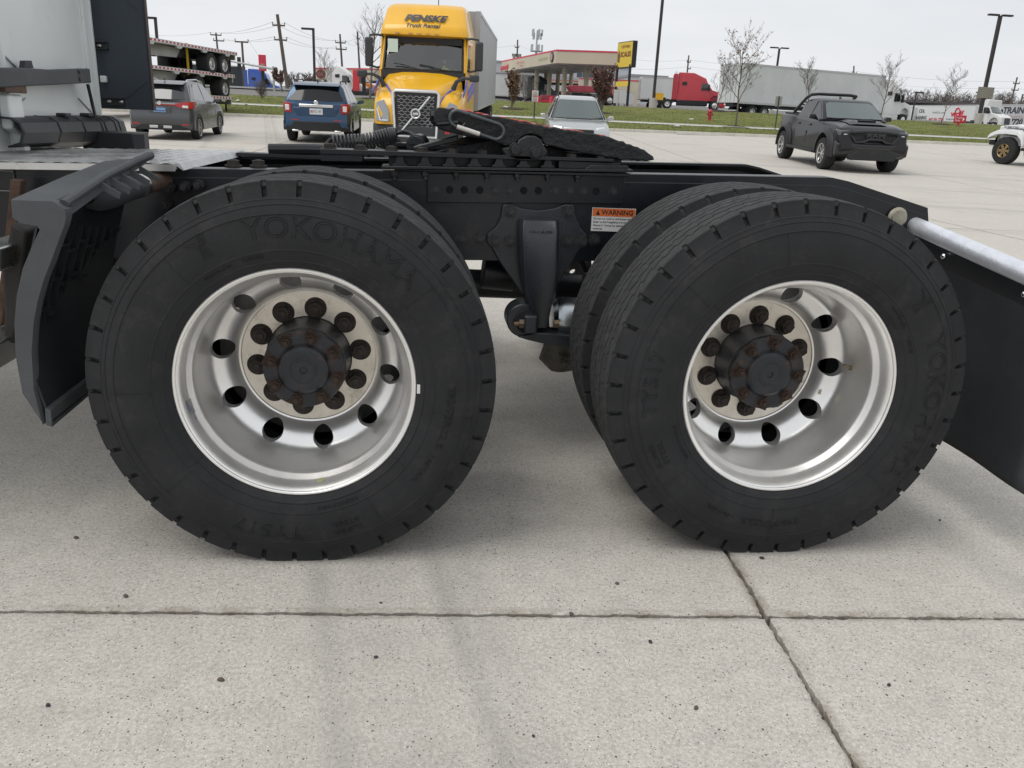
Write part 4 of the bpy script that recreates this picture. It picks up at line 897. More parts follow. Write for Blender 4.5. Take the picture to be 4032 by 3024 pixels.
def car_wheel(par, x, y, r, w, sd, rimm=SILV, spokes=5, rr=.68, name='wheel', dish=.02, sw=.16):
    e = sub(name, par, (x, y, r))
    o = sd
    MB().lathe([(r*rr*.98,-w/2+.01),(r*rr,-w/2),(r*.86,-w/2-.006),(r*.96,-w/2+.012),(r,-w/2+.04),(r,w/2-.04),(r*.96,w/2-.012),(r*.86,w/2+.006),(r*rr,w/2),(r*rr*.98,w/2-.01)], n=36).build('tyre', TYRE, e)
    m_ = MB(); m_.lathe([(r*rr,w/2*1.0),(r*rr*.98,w/2+.004),(r*rr*.92,w/2-.01),(r*rr*.9,w/2-.07),(r*rr*.89,0)], n=32)
    m_.v = [(X, Y*sd, Z) for X, Y, Z in m_.v]; 
    for k in range(spokes):
        a = 2*pi*k/spokes; h = w/2-dish; c_, s_ = cos(a), sin(a)
        q = [(r*rr*.18, sw*.55*r), (r*rr*.93, sw*r), (r*rr*.93, -sw*r), (r*rr*.18, -sw*.55*r)]
        m_.add([((u*c_-v*s_), sd*h, (u*s_+v*c_)) for u, v in q]+[((u*c_-v*s_), sd*(h-.04), (u*s_+v*c_)) for u, v in q], [(0,1,2,3),(7,6,5,4),(0,4,5,1),(1,5,6,2),(2,6,7,3),(3,7,4,0)])
    m_.cyl((0,sd*(w/2-dish-.05),0),(0,sd*(w/2-dish+.006),0),r*rr*.22,n=14); m_.build('rim', rimm, e)
    MB().cyl((0,sd*(w/2-.10),0),(0,sd*(w/2-.095),0),r*rr*.9,n=24).build('wheel_shade_disc', M('wheel_shadow', (.012,.012,.013), .8), e)  # near-black disc standing in for the shade behind the spokes
    return e
def settle(t, L_=0):            # stand the vehicle on the sloping lot
    x, y, z = t.location; rz = t.rotation_euler.z; gx = (lot_z(x+.5, y)-lot_z(x-.5, y)); gy = (lot_z(x, y+.5)-lot_z(x, y-.5)); h = (cos(rz), sin(rz))
    t.rotation_euler = (math.atan(-gx*h[1]+gy*h[0]), -math.atan(gx*h[0]+gy*h[1]), rz); return t
def mirror(par, x, y, z, sd, mat, s=1):
    mb = MB(); mb.loft([[(x-.06*s,y,z-.03),(x+.02*s,y,z-.03),(x+.02*s,y,z),(x-.06*s,y,z)],[(x-.07*s,y+sd*.10*s,z+.0),(x+.05*s,y+sd*.10*s,z+.0),(x+.06*s,y+sd*.10*s,z+.13*s),(x-.06*s,y+sd*.10*s,z+.14*s)],[(x-.06*s,y+sd*.25*s,z+.02),(x+.04*s,y+sd*.25*s,z+.02),(x+.04*s,y+sd*.24*s,z+.12*s),(x-.05*s,y+sd*.24*s,z+.13*s)]]); mb.build('mirror', mat, par, bevel=.015)

# ---- grey compact SUV seen from behind
def kicks():
    p = paint('grey_metallic', (.075,.077,.083), .3, .35)
    t = thing('parked_car', 'dark grey compact SUV parked at the left, seen from its rear right corner', 'car', (-6.85, 25.3, lot_z(-6.85, 25.3)), pi/2)
    up = [(-2.08,.32),(-2.13,.42),(-2.15,.58),(-2.13,.70),(-2.09,.76),(-2.07,.98),(-2.0,1.05),(-1.9,1.07),(-.5,1.02),(.75,.98),(1.05,1.0),(1.6,.93),(1.98,.78),(2.12,.55),(2.1,.35),(2.0,.24)]
    hull(up, ((1.31,.37),(-1.31,.37)), .26, .87, .28, .05, .8, .12).build('body', p, t, bevel=.012)
    prof = [(-1.98,.98),(-1.93,1.08),(-1.62,1.48),(-1.42,1.565),(-.6,1.60),(.1,1.575),(.35,1.52),(1.15,1.0),(1.1,.95)]
    c = cabin(prof, .83, 1.0, .62, 1.58); yf = c.yf; c.build('cabin', p, t)
    for sd in (-1, 1):
        for poly in ([(-.28,1.04),(.95,1.03),(.32,1.46),(.1,1.51),(-.24,1.53)],[(-1.35,1.10),(-.36,1.045),(-.32,1.53),(-.95,1.51)]): side_panel(poly, yf, sd, .004).build('side_window', GLASS, t)
        side_panel([(-1.72,1.16),(-1.42,1.11),(-1.1,1.5),(-1.35,1.47)], yf, sd, .003).build('quarter_panel', TRIMG, t)
        MB().tube([(-1.45,sd*.6,1.575),(-1.3,sd*.6,1.625),(-.3,sd*.61,1.645),(.1,sd*.6,1.59)], .018, 8).build('roof_rail', SILV, t)
        mirror(t, .62, sd*.84, 1.0, sd, p, .8)
        for xd in (-.55, .35): MB().box(xd-.1,xd+.1,sd*.855-.02,sd*.855+.02,.88,.915).build('door_handle', p, t, bevel=.01)
        for xs in (-.32,.78): MB().box(xs-.004,xs+.004,min(sd*.858,sd*.872),max(sd*.858,sd*.872),.40,.80).build('door_gap', TRIMG, t)
        MB().box(-.9,.9,sd*.83-.03,sd*.83+.03,.255,.38).build('sill_trim', TRIM, t, bevel=.01)
        for xc in (-1.31, 1.31):
            mb = MB(); secs = []
            for k in range(13):
                a = pi*k/12; secs.append([(xc+r_*cos(a), sd*yy, .30+r_*sin(a)) for r_, yy in ((.355,.80),(.355,.885),(.43,.88),(.43,.80))])
            mb.loft(secs); mb.build('arch_trim', TRIM, t)
        mb = MB(); mb.loft([[(x+.05,sd*(y-.03),a),(x,sd*y,a),(x+.01,sd*y,b_),(x+.06,sd*(y-.03),b_)] for x, y, a, b_ in ((-2.105,.42,.94,.985),(-2.105,.60,.88,1.03),(-2.095,.79,.87,1.05),(-2.01,.87,.87,1.06),(-1.83,.892,.90,1.06),(-1.62,.892,.99,1.05))]); mb.build('tail_lamp', LAMPR, t)
        MB().box(-2.118,-2.10,sd*.70-.08,sd*.70+.08,.885,.95).build('reverse_lamp', LAMPW, t, bevel=.01)
        MB().box(-2.13,-2.10,sd*.66-.09,sd*.66+.09,.42,.46).build('reflector', LAMPR, t)
        for xc in (-1.31, 1.31): car_wheel(t, xc, sd*.765, .33, .21, sd, M('two_tone_alloy', (.4,.4,.41), .3, .9), 10, .72, sw=.06)
    end_glass(-1.93,1.10,-1.63,1.46,.66,.56,.06,-1).build('rear_window', GLASS, t)
    MB().box(-1.99,-1.96,-.55,.2,1.085,1.11).build('wiper', TRIM, t, bevel=.008)
    mb = MB(); mb.loft([[(-1.66,y,1.50),(-1.78,y*.97,1.505),(-1.66,y,1.53),(-1.4,y,1.58)] for y in (-.6,-.3,0,.3,.6)]); mb.build('spoiler', p, t, bevel=.008)
    MB().box(-2.115,-2.08,-.3,.3,.72,.90).build('plate_recess', p, t, bevel=.02); MB().box(-2.13,-2.115,-.16,.16,.755,.87).build('number_plate', PLATEB, t); MB().box(-2.1325,-2.1305,-.145,.145,.775,.815).build('plate_print', M('plate_dark', (.1,.14,.25), .5), t)
    MB().box(-2.105,-2.07,-.55,.55,.945,.97).build('tail_strip', LAMPR, t); MB().lathe([(0,-.012),(.05,-.01),(.055,0)], (-2.10,0,1.0), 18, 'x').build('badge', CHROME, t)
    mb = MB(); mb.loft([[(-2.17+.26*abs(y)**3,y,.28),(-2.17+.26*abs(y)**3,y,.40+.12*abs(y)**2),(-1.9,y,.40+.12*abs(y)**2),(-1.9,y,.28)] for y in (-.86,-.75,-.5,0,.5,.75,.86)]); mb.build('rear_bumper', TRIM, t, bevel=.01)
    MB().box(-2.165,-2.15,-.3,.3,.33,.40).build('skid_plate', SILV, t, bevel=.005)
    MB().tube([(-1.3,0,1.60),(-1.42,0,1.66)], .015, 6).build('antenna', TRIM, t)
    return settle(t)
kicks()
# ---- dark blue family SUV seen from behind
def explorer():
    p = paint('blue_metallic', (.022,.062,.13), .25, .45)
    t = thing('parked_car', 'dark blue three-row SUV parked left of the yellow truck, seen from behind', 'car', (-2.62, 26.6, lot_z(-2.62, 26.6)), pi/2-.01)
    up = [(-2.42,.40),(-2.50,.50),(-2.51,.70),(-2.46,.80),(-2.44,1.12),(-2.38,1.17),(-.5,1.14),(1.05,1.10),(1.4,1.14),(2.1,1.05),(2.38,.9),(2.46,.6),(2.42,.4),(2.3,.3)]
    hull(up, ((1.55,.42),(-1.47,.42)), .33, .98, .2, .05, .9, .1).build('body', p, t, bevel=.012)
    prof = [(-2.40,1.10),(-2.38,1.20),(-2.12,1.62),(-1.95,1.70),(-.8,1.745),(.2,1.70),(.5,1.62),(1.35,1.12),(1.3,1.06)]
    c = cabin(prof, .935, 1.13, .70, 1.72); yf = c.yf; c.build('cabin', p, t)
    for sd in (-1, 1):
        for poly in ([(-.02,1.17),(1.12,1.16),(.48,1.56),(.2,1.63),(0.02,1.65)],[(-1.1,1.18),(-.1,1.17),(-.06,1.655),(-1.08,1.65)],[(-2.15,1.24),(-1.2,1.185),(-1.17,1.64),(-1.92,1.60)]): side_panel(poly, yf, sd, .004).build('side_window', GLASSD, t)
        MB().tube([(-1.85,sd*.66,1.70),(-1.7,sd*.66,1.775),(-.2,sd*.66,1.80),(.15,sd*.66,1.71)], .02, 8).build('roof_rail', TRIM, t)
        mirror(t, .78, sd*.94, 1.10, sd, p, .95)
        for xd in (-.8, .3): MB().box(xd-.11,xd+.11,sd*.962-.02,sd*.962+.02,1.0,1.035).build('door_handle', p, t, bevel=.01)
        for xs in (-.06,1.0,-1.15): MB().box(xs-.004,xs+.004,min(sd*.965,sd*.982),max(sd*.965,sd*.982),.50,.90).build('door_gap', TRIMG, t)
        MB().box(-.95,1.05,sd*.94-.03,sd*.94+.03,.32,.47).build('sill_trim', TRIM, t, bevel=.01)
        mb = MB(); mb.loft([[(-2.475,sd*.72,.86),(-2.475,sd*.72,1.13),(-2.4,sd*.72,1.13),(-2.4,sd*.72,.86)],[(-2.46,sd*.92,.88),(-2.45,sd*.92,1.16),(-2.3,sd*.93,1.16),(-2.3,sd*.93,.88)],[(-2.28,sd*.99,.98),(-2.24,sd*.985,1.15),(-2.1,sd*.98,1.14),(-2.1,sd*.985,1.02)]]); mb.build('tail_lamp', LAMPR, t, bevel=.012)
        MB().box(-2.49,-2.47,sd*.84-.06,sd*.84+.06,.93,1.09).build('reverse_lamp', LAMPW, t, bevel=.01)
        MB().box(-2.515,-2.49,sd*.62-.12,sd*.62+.12,.66,.685).build('reflector', LAMPR, t)
        for xc in (1.55, -1.47): car_wheel(t, xc, sd*.86, .385, .25, sd, M('dark_alloy', (.05,.05,.055), .35, .8), 5, .68, sw=.12)
    end_glass(-2.375,1.21,-2.13,1.60,.80,.68,.06,-1).build('rear_window', GLASSD, t)
    mb = MB(); mb.loft([[(-2.10,y,1.655),(-2.27,y*.97,1.64),(-2.10,y,1.69),(-1.85,y,1.725)] for y in (-.68,-.3,0,.3,.68)]); mb.build('spoiler', p, t, bevel=.008)
    MB().box(-2.40,-2.36,-.42,.05,1.20,1.235).build('wiper', TRIM, t, bevel=.008)
    MB().box(-2.485,-2.455,-.50,.50,1.03,1.115).build('chrome_bar', CHROME, t, bevel=.02)
    for k, ch in enumerate('EXPLORER'): pass
    letters('EXPLORER', .06, M('bar_letter', (.25,.26,.28), .3, .8), t, (-2.487, 0, 1.072), (0,-1,0), (0,0,1), spacing=1.5)
    MB().lathe([(0,-.012),(.06,-.01),(.07,0)], (-2.45,0,1.155), 20, 'x').build('badge', CHROME, t)
    mb = MB(); mb.prism([(-.55,.78),(.55,.78),(.68,1.02),(-.68,1.02)], 'x', -2.475, -2.44); mb.build('plate_recess', p, t, bevel=.03)
    MB().box(-2.485,-2.475,-.19,.19,.83,1.0).build('number_plate', PLATE, t); letters('SC 47', .10, M('plate_ink', (.1,.1,.13), .5), t, (-2.4865, -.03, .915), (0,-1,0), (0,0,1)); MB().box(-2.487,-2.4855,.10,.17,.88,.95).build('plate_star', M('plate_red', (.5,.2,.2), .5), t)
    mb = MB(); mb.loft([[(-2.54+.16*abs(y)**4,y,.36),(-2.54+.16*abs(y)**4,y,.63),(-2.3,y,.63),(-2.3,y,.36)] for y in (-.985,-.9,-.7,-.35,0,.35,.7,.9,.985)]); mb.build('rear_bumper', TRIM, t, bevel=.015)
    for y in (-.62,.62): MB().box(-2.53,-2.42,y-.1,y+.1,.335,.39).build('tail_pipe', CHROME, t, bevel=.02)
    MB().tube([(-1.75,0,1.71),(-1.86,0,1.77)], .018, 6).build('antenna', TRIM, t); settle(t)
explorer()
# ---- silver SUV facing the camera, half hidden by the fifth wheel
def silver():
    p = paint('silver_metallic', (.48,.50,.50), .28, .6)
    t = thing('parked_car', 'pale silver SUV facing the camera, half hidden by the greasy fifth wheel', 'car', (5.22, 24.35, lot_z(5.2, 24.3)), radians(-97))
    up = [(-2.15,.35),(-2.25,.6),(-2.2,1.0),(-2.1,1.06),(-.4,1.04),(.85,1.02),(1.15,1.02),(1.85,.92),(2.1,.78),(2.2,.55),(2.17,.32),(2.0,.25)]
    hull(up, ((1.3,.38),(-1.3,.38)), .26, .9, .26, .06, .8, .1).build('body', p, t, bevel=.012)
    prof = [(-2.05,1.0),(-2.0,1.12),(-1.85,1.60),(-1.6,1.66),(-.5,1.69),(.2,1.65),(.38,1.58),(1.18,1.04),(1.15,.98)]
    c = cabin(prof, .86, 1.04, .60, 1.66, crown=.1); yf = c.yf; c.build('cabin', p, t)
    end_glass(1.16,1.07,.41,1.57,.76,.56,.1,1,.012).build('windscreen', SCREEN, t)
    MB().box(.3,.45,-.5,.5,1.57,1.6).build('sun_strip', TRIM, t) if False else None
    for y, l in ((-.35,.5),(.35,.5)): MB().tube([(1.20,y,1.065),(1.12,y+.25,1.10),(1.10,y+.45,1.12)], .010, 6).build('wiper', TRIM, t)
    for sd in (-1, 1):
        for poly in ([(-.15,1.08),(1.0,1.06),(.35,1.52),(-.12,1.60)],[(-1.2,1.10),(-.25,1.08),(-.2,1.60),(-1.15,1.58)]): side_panel(poly, yf, sd, .004).build('side_window', GLASS, t)
        MB().tube([(-1.6,sd*.58,1.66),(-1.4,sd*.58,1.73),(-.1,sd*.58,1.745),(.22,sd*.57,1.66)], .018, 8).build('roof_rail', TRIM, t)
        MB().tube([(1.2,sd*.80,1.07),(.40,sd*.60,1.60)], .022, 8).build('pillar_trim', TRIM, t)
        mirror(t, .72, sd*.88, 1.03, sd, p, .95)
        mb = MB(); mb.loft([[(2.12,sd*.5,.72),(2.02,sd*.5,.86),(1.9,sd*.5,.86),(1.95,sd*.5,.72)],[(2.02,sd*.74,.70),(1.93,sd*.74,.88),(1.8,sd*.74,.88),(1.85,sd*.74,.70)],[(1.80,sd*.86,.74),(1.72,sd*.85,.87),(1.6,sd*.85,.87),(1.65,sd*.86,.74)]]); mb.build('headlamp', LAMPW, t, bevel=.01)
        for xc in (1.3,-1.3): car_wheel(t, xc, sd*.78, .35, .22, sd)
    MB().box(2.14,2.2,-.42,.42,.66,.8).build('grille', TRIM, t, bevel=.02)
    MB().box(2.16,2.21,-.45,.45,.81,.835).build('chrome_bar', CHROME, t, bevel=.008)
    for y in (-.4, .35):
        mb = MB(); mb.sphere((.0,y,1.25), .14, 12, (.5,1,1.3)); mb.build('headrest', TRIM, t)
    settle(t)
silver()
# ---- black pickup
def pickup():
    p = paint('black_metallic', (.007,.0068,.0095), .3, .1, coat=.22, spec=.35)
    fl = M('flare_black', (.018,.019,.022), .45)
    t = thing('pickup_truck', 'black crew cab pickup with flared arches, hood scoop and silver spoked wheels', 'pickup truck', (13.32, 23.4, lot_z(13.3, 23.4)), radians(-96))
    up = [(-2.72,.62),(-2.78,.72),(-2.78,.85),(-2.68,.90),(-2.66,1.40),(-2.58,1.45),(-1.12,1.42),(-1.0,1.36),(.9,1.34),(1.2,1.36),(2.0,1.32),(2.62,1.22),(2.78,1.08),(2.82,.86),(2.86,.80),(2.88,.66),(2.80,.52),(2.55,.42)]
    hull(up, ((1.83,.52),(-1.83,.52)), .50, 1.0, .26, .06, 1.0, .10).build('body', p, t, bevel=.015)
    prof = [(-1.10,1.30),(-1.08,1.42),(-.86,1.86),(-.72,1.93),(-.1,1.965),(.42,1.93),(.56,1.87),(1.28,1.38),(1.25,1.30)]
    c = cabin(prof, .95, 1.36, .74, 1.93, crown=.09); yf = c.yf; c.build('cabin', p, t)
    end_glass(1.255,1.42,.58,1.85,.84,.70,.09,1,.012).build('windscreen', SCREEN, t)
    end_glass(-1.07,1.45,-.88,1.83,.82,.68,.05,-1,.012).build('rear_window', GLASSD, t)
    MB().box(-2.56,-1.16,-.86,.86,1.37,1.47).build('bed_cover', TRIM, t)
    for sd in (-1, 1):
        for poly in ([(.16,1.40),(1.05,1.39),(.52,1.77),(.2,1.87)],[(-.86,1.42),(.08,1.405),(.12,1.875),(-.68,1.85)]): side_panel(poly, yf, sd, .004).build('side_window', GLASSD, t)
        for xs in (.12,-.98,1.15): MB().box(xs-.005,xs+.005,min(sd*.985,sd*1.003),max(sd*.985,sd*1.003),.62,1.0).build('door_gap', TRIMG, t)
        for xd in (-.7, .32): MB().box(xd-.12,xd+.12,sd*.985-.025,sd*.985+.025,1.17,1.215).build('door_handle', p, t, bevel=.012)
        mirror(t, .86, sd*.96, 1.36, sd, TRIMG, 1.15)
        for xc in (1.83,-1.83):
            secs = []
            for k in range(15):
                a = -.15+(pi+.3)*k/14; secs.append([(xc+r_*cos(a), sd*yy, .50+max(-.12, r_*sin(a))) for r_, yy in ((.51,.90),(.52,1.10),(.58,1.10),(.68,.99),(.66,.9))])
            MB().loft(secs).build('arch_flare', fl, t, ang=50)
            e = car_wheel(t, xc, sd*.92, .445, .33, sd, M('machined_alloy', (.62,.62,.62), .28, .9), 8, .64, dish=.04, sw=.06)
            for k in range(40):                    # tread lugs on the off-road tyres
                pass
        MB().box(-1.2,1.2,min(sd*.96,sd*1.12),max(sd*.96,sd*1.12),.42,.50).build('side_step', TRIM, t, bevel=.02)
        mb = MB(); mb.prism([(2.58,1.02),(2.75,1.00),(2.72,1.14),(2.30,1.18),(2.30,1.12)], 'y', sd*.60 if sd > 0 else -.98, .98 if sd > 0 else -.60); mb.build('headlamp', M('headlamp_dark', (.10,.11,.115), .1, .3, coat=.5), t, bevel=.02)
        MB().box(2.68,2.78,min(sd*.64,sd*.86),max(sd*.64,sd*.86),1.025,1.05).build('lamp_strip', LAMPW, t, bevel=.006); MB().box(2.55,2.66,min(sd*.90,sd*.965),max(sd*.90,sd*.965),1.05,1.13).build('turn_lamp', AMBER, t, bevel=.008)
        for k in range(3): MB().sphere((2.84-.02*k,sd*(.66+.055*k),.735), .017, 8).build('fog_lamp', LAMPW, t)
        MB().prism([(2.60,.50),(2.86,.54),(2.86,.62),(2.60,.6)], 'y', min(sd*.40,sd*.56), max(sd*.40,sd*.56)).build('tow_hook', TRIMG, t, bevel=.03)
        MB().tube([(-1.95,sd*.80,1.42),(-1.3,sd*.78,1.78),(-.98,sd*.74,1.97),(-.7,sd*.70,2.05)], .045, 8).build('sport_bar_leg', TRIM, t)
        for k in range(5): MB().box(-1.72+.15*k,-1.60+.15*k,min(sd*.72,sd*.79),max(sd*.72,sd*.79),1.46+.085*k,1.50+.085*k).build('bar_louvre', TRIM, t)
    MB().tube([(-.7,-.70,2.05),(-.66,-.5,2.075),(-.66,.5,2.075),(-.7,.70,2.05)], .045, 8).build('sport_bar', TRIM, t)
    mb = MB(); mb.loft([[(2.76,y,.86+.03*abs(y)),(2.84,y,.88),(2.83,y,1.03),(2.74,y,1.12-.06*abs(y))] for y in (-.60,-.3,0,.3,.60)]); mb.build('grille', M('grille_black', (.006,.006,.007), .6, bump=.01, bs=60), t, bevel=.01)
    mb = MB(); mb.tube([(2.82,-.66,1.10),(2.85,-.3,1.135),(2.86,0,1.14),(2.85,.3,1.135),(2.82,.66,1.10)], .045, 8); mb.build('grille_bar', fl, t)
    mb = MB(); mb.tube([(2.80,-.66,1.02),(2.85,-.52,.84),(2.87,-.30,.86),(2.88,-.18,.93),(2.88,.18,.93),(2.87,.30,.86),(2.85,.52,.84),(2.80,.66,1.02)], .035, 8); mb.build('grille_surround', fl, t)
    letters('RAM', .17, M('badge_grey', (.06,.062,.065), .35, .6), t, (2.885, 0, 1.03), (0,1,0), (0,0,1), extrude=.012, offset=.004, sx=1.5)
    mb = MB(); mb.loft([[(2.62,y,.44),(2.90-.12*abs(y)**2,y,.50),(2.92-.12*abs(y)**2,y,.78),(2.80-.12*abs(y)**2,y,.84),(2.5,y,.84)] for y in (-1.02,-.8,-.4,0,.4,.8,1.02)]); mb.build('front_bumper', M('bumper_black', (.014,.015,.018), .4, coat=.2), t, bevel=.02)
    MB().box(2.86,2.915,-.42,.42,.64,.70).build('bumper_slot', TRIMG, t, bevel=.02)
    mb = MB(); mb.prism([(-.62,.36),(.62,.36),(.72,.48),(.46,.60),(-.46,.60),(-.72,.48)], 'x', 2.7, 2.9); mb.build('skid_plate', TRIM, t, bevel=.02)
    mb = MB(); mb.loft([[(x, y, z+h*(1 if abs(y) < .4 else 0)) for y in (-.55,-.36,-.3,.3,.36,.55)] for x, z, h in ((1.3,1.365,.01),(1.6,1.36,.05),(2.05,1.335,.07),(2.3,1.29,.02))], False, False); mb.build('hood_bulge', p, t)
    MB().box(1.98,2.12,-.26,.26,1.37,1.41).build('hood_scoop', M('hole_black', (.003,.003,.003), .9), t, bevel=.015)
    for y in (-.4,.4): MB().tube([(1.33,y-.3,1.405),(1.27,y+.1,1.43)], .011, 6).build('wiper', TRIM, t)
    MB().prism([(.0,1.955),(-.22,1.955),(-.2,2.03)], 'y', -.02, .02).build('antenna', p, t)
    for y in (-.38,.38): MB().sphere((.35,y,1.62), .13, 12, (.5,1,1.3)).build('headrest', TRIM, t)
    settle(t)
pickup()
# ---- white off-roader at the right edge
def jeep():
    p = paint('white_gloss', (.66,.67,.68), .28, 0)
    t = thing('parked_car', 'white boxy off-roader with bronze wheels cut by the right picture edge', 'car', (22.55, 25.15, lot_z(22.5, 25.2)), radians(105), world=False)
    up = [(-2.0,.7),(-2.05,1.30),(1.2,1.36),(1.3,1.40),(2.02,1.30),(2.06,.8),(1.9,.68)]
    hull(up, ((1.5,.60),(-1.45,.60)), .66, .78, .06, .04).build('body', p, t, bevel=.02)
    cabin([(-2.0,1.2),(-1.98,1.3),(-1.9,1.85),(-.2,1.90),(.45,1.86),(.75,1.3),(.72,1.2)], .76, 1.28, .64, 1.88, crown=.03).build('hard_top', TRIM, t)
    end_glass(.76,1.34,.49,1.8,.64,.58,.03,1,.012).build('windscreen', SCREEN, t)
    for sd in (-1, 1):
        for xc in (1.5,-1.45):
            car_wheel(t, xc, sd*.82, .47, .32, sd, M('bronze_alloy', (.34,.25,.13), .35, .7), 6, .50, dish=.03, sw=.12)
            secs = [[(xc+dx, sd*yy, z+dz_) for yy, dz_ in ((.76,-.06),(.76,.08),(.98,.05),(1.02,-.10))] for dx, z in ((-.72,.72),(-.60,.98),(-.42,1.12),(.0,1.14),(.40,1.10),(.66,.98),(.74,.90))]
            MB().loft(secs).build('fender', p, t, bevel=.02)
        MB().box(-.85,.85,min(sd*.8,sd*.95),max(sd*.8,sd*.95),.52,.62).build('rock_rail', TRIM, t, bevel=.02)
        me = text_mesh('RUBICON', .10, M('decal_black', (.02,.02,.025), .4), sx=1.3, shear=.2, extrude=.001); me.transform(frame((1.55, sd*.785, 1.27), (-sd,0,0), (0,0,1))); put('lettering', me, t)
        MB().box(.95,1.1,min(sd*.78,sd*.79),max(sd*.78,sd*.79),.98,1.12).build('vent', TRIM, t); MB().lathe([(.075,0),(.08,.03),(0,.04)], (2.05,sd*.5,1.05), 16, 'x').build('headlamp', LAMPW, t)
        me = text_mesh('Jeep', .09, M('decal_black', (.02,.02,.025), .4), extrude=.001); me.transform(frame((1.0, sd*.792, .88), (-sd,0,0), (0,0,1))); put('lettering', me, t)
    MB().box(2.03,2.08,-.42,.42,.86,1.18).build('grille', TRIM, t); MB().box(2.05,2.3,-.8,.8,.62,.8).build('front_bumper', TRIM, t, bevel=.03); MB().box(1.25,1.9,-.45,.45,1.285,1.33).build('hood_decal', M('maroon_decal', (.18,.03,.04), .4), t, bevel=.02); settle(t)
jeep()
# ------------------------------------------------------------------ photo crops used while measuring: crop pixel -> photo pixel
za = lambda x, y: (x/2.212, y/2.212); zb = lambda x, y: (1000+x/2.212, y/2.212); zc = lambda x, y: (1900+x/2.212, y/2.212); zd = lambda x, y: (2700+x/1.6607, y/1.6607)
ze = lambda x, y: (700+x/2.765, 60+y/2.765); zf = lambda x, y: (3500+x/4.158, 350+y/4.158); zg = lambda x, y: (1950+x/3.687, 120+y/3.687)
def A(f, x, y, Y): return at(*f(x, y), Y)
def clear_glass():
    m = bpy.data.materials.new('clear_windscreen'); m.use_nodes = True; t = m.node_tree; t.nodes.clear(); N = t.nodes.new
    o = N('ShaderNodeOutputMaterial'); a = N('ShaderNodeBsdfTransparent'); a.inputs['Color'].default_value = (.62,.68,.66,1); g = N('ShaderNodeBsdfGlossy'); g.inputs['Roughness'].default_value = .03
    f = N('ShaderNodeLayerWeight'); f.inputs['Blend'].default_value = .3; ad = N('ShaderNodeMath'); ad.operation = 'MULTIPLY_ADD'; ad.inputs[1].default_value = .3; ad.inputs[2].default_value = .14; x = N('ShaderNodeMixShader')
    t.links.new(f.outputs['Facing'], ad.inputs[0]); t.links.new(ad.outputs[0], x.inputs[0]); t.links.new(a.outputs[0], x.inputs[1]); t.links.new(g.outputs[0], x.inputs[2]); t.links.new(x.outputs[0], o.inputs['Surface']); return m
def truck_wheel(par, x, y, r=.51, w=.30, sd=1, dual=False, chrome=True, name='wheel', z=None):
    e = sub(name, par, (x, y, r if z is None else z)); W_ = w*(2 if dual else 1)
    MB().lathe([(r*.56,-W_/2),(r*.9,-W_/2-.01),(r*.97,-W_/2+.02),(r,-W_/2+.05),(r,W_/2-.05),(r*.97,W_/2-.02),(r*.9,W_/2+.01),(r*.56,W_/2)], n=28).build('tyre', TYRE, e)
    m_ = MB(); m_.lathe([(r*.57,W_/2),(r*.53,W_/2-.01),(r*.50,W_/2-(.16 if dual else .03)),(r*.30,W_/2-(.18 if dual else .0)),(r*.26,W_/2-(.06 if dual else -.06)),(0,W_/2-(.05 if dual else -.07))], n=24); m_.v = [(X, Y*sd, Z) for X, Y, Z in m_.v]
    m_.build('rim', M('truck_alloy', (.7,.7,.7), .25, .9) if chrome else M('white_steel_wheel', (.6,.6,.6), .5), e); return e
YEL = paint('rental_yellow', (.78,.42,.012), .32, 0); DKG = M('dark_grey_plastic', (.035,.038,.042), .55); BLUEST = M('blue_stripe', (.08,.12,.55), .35)
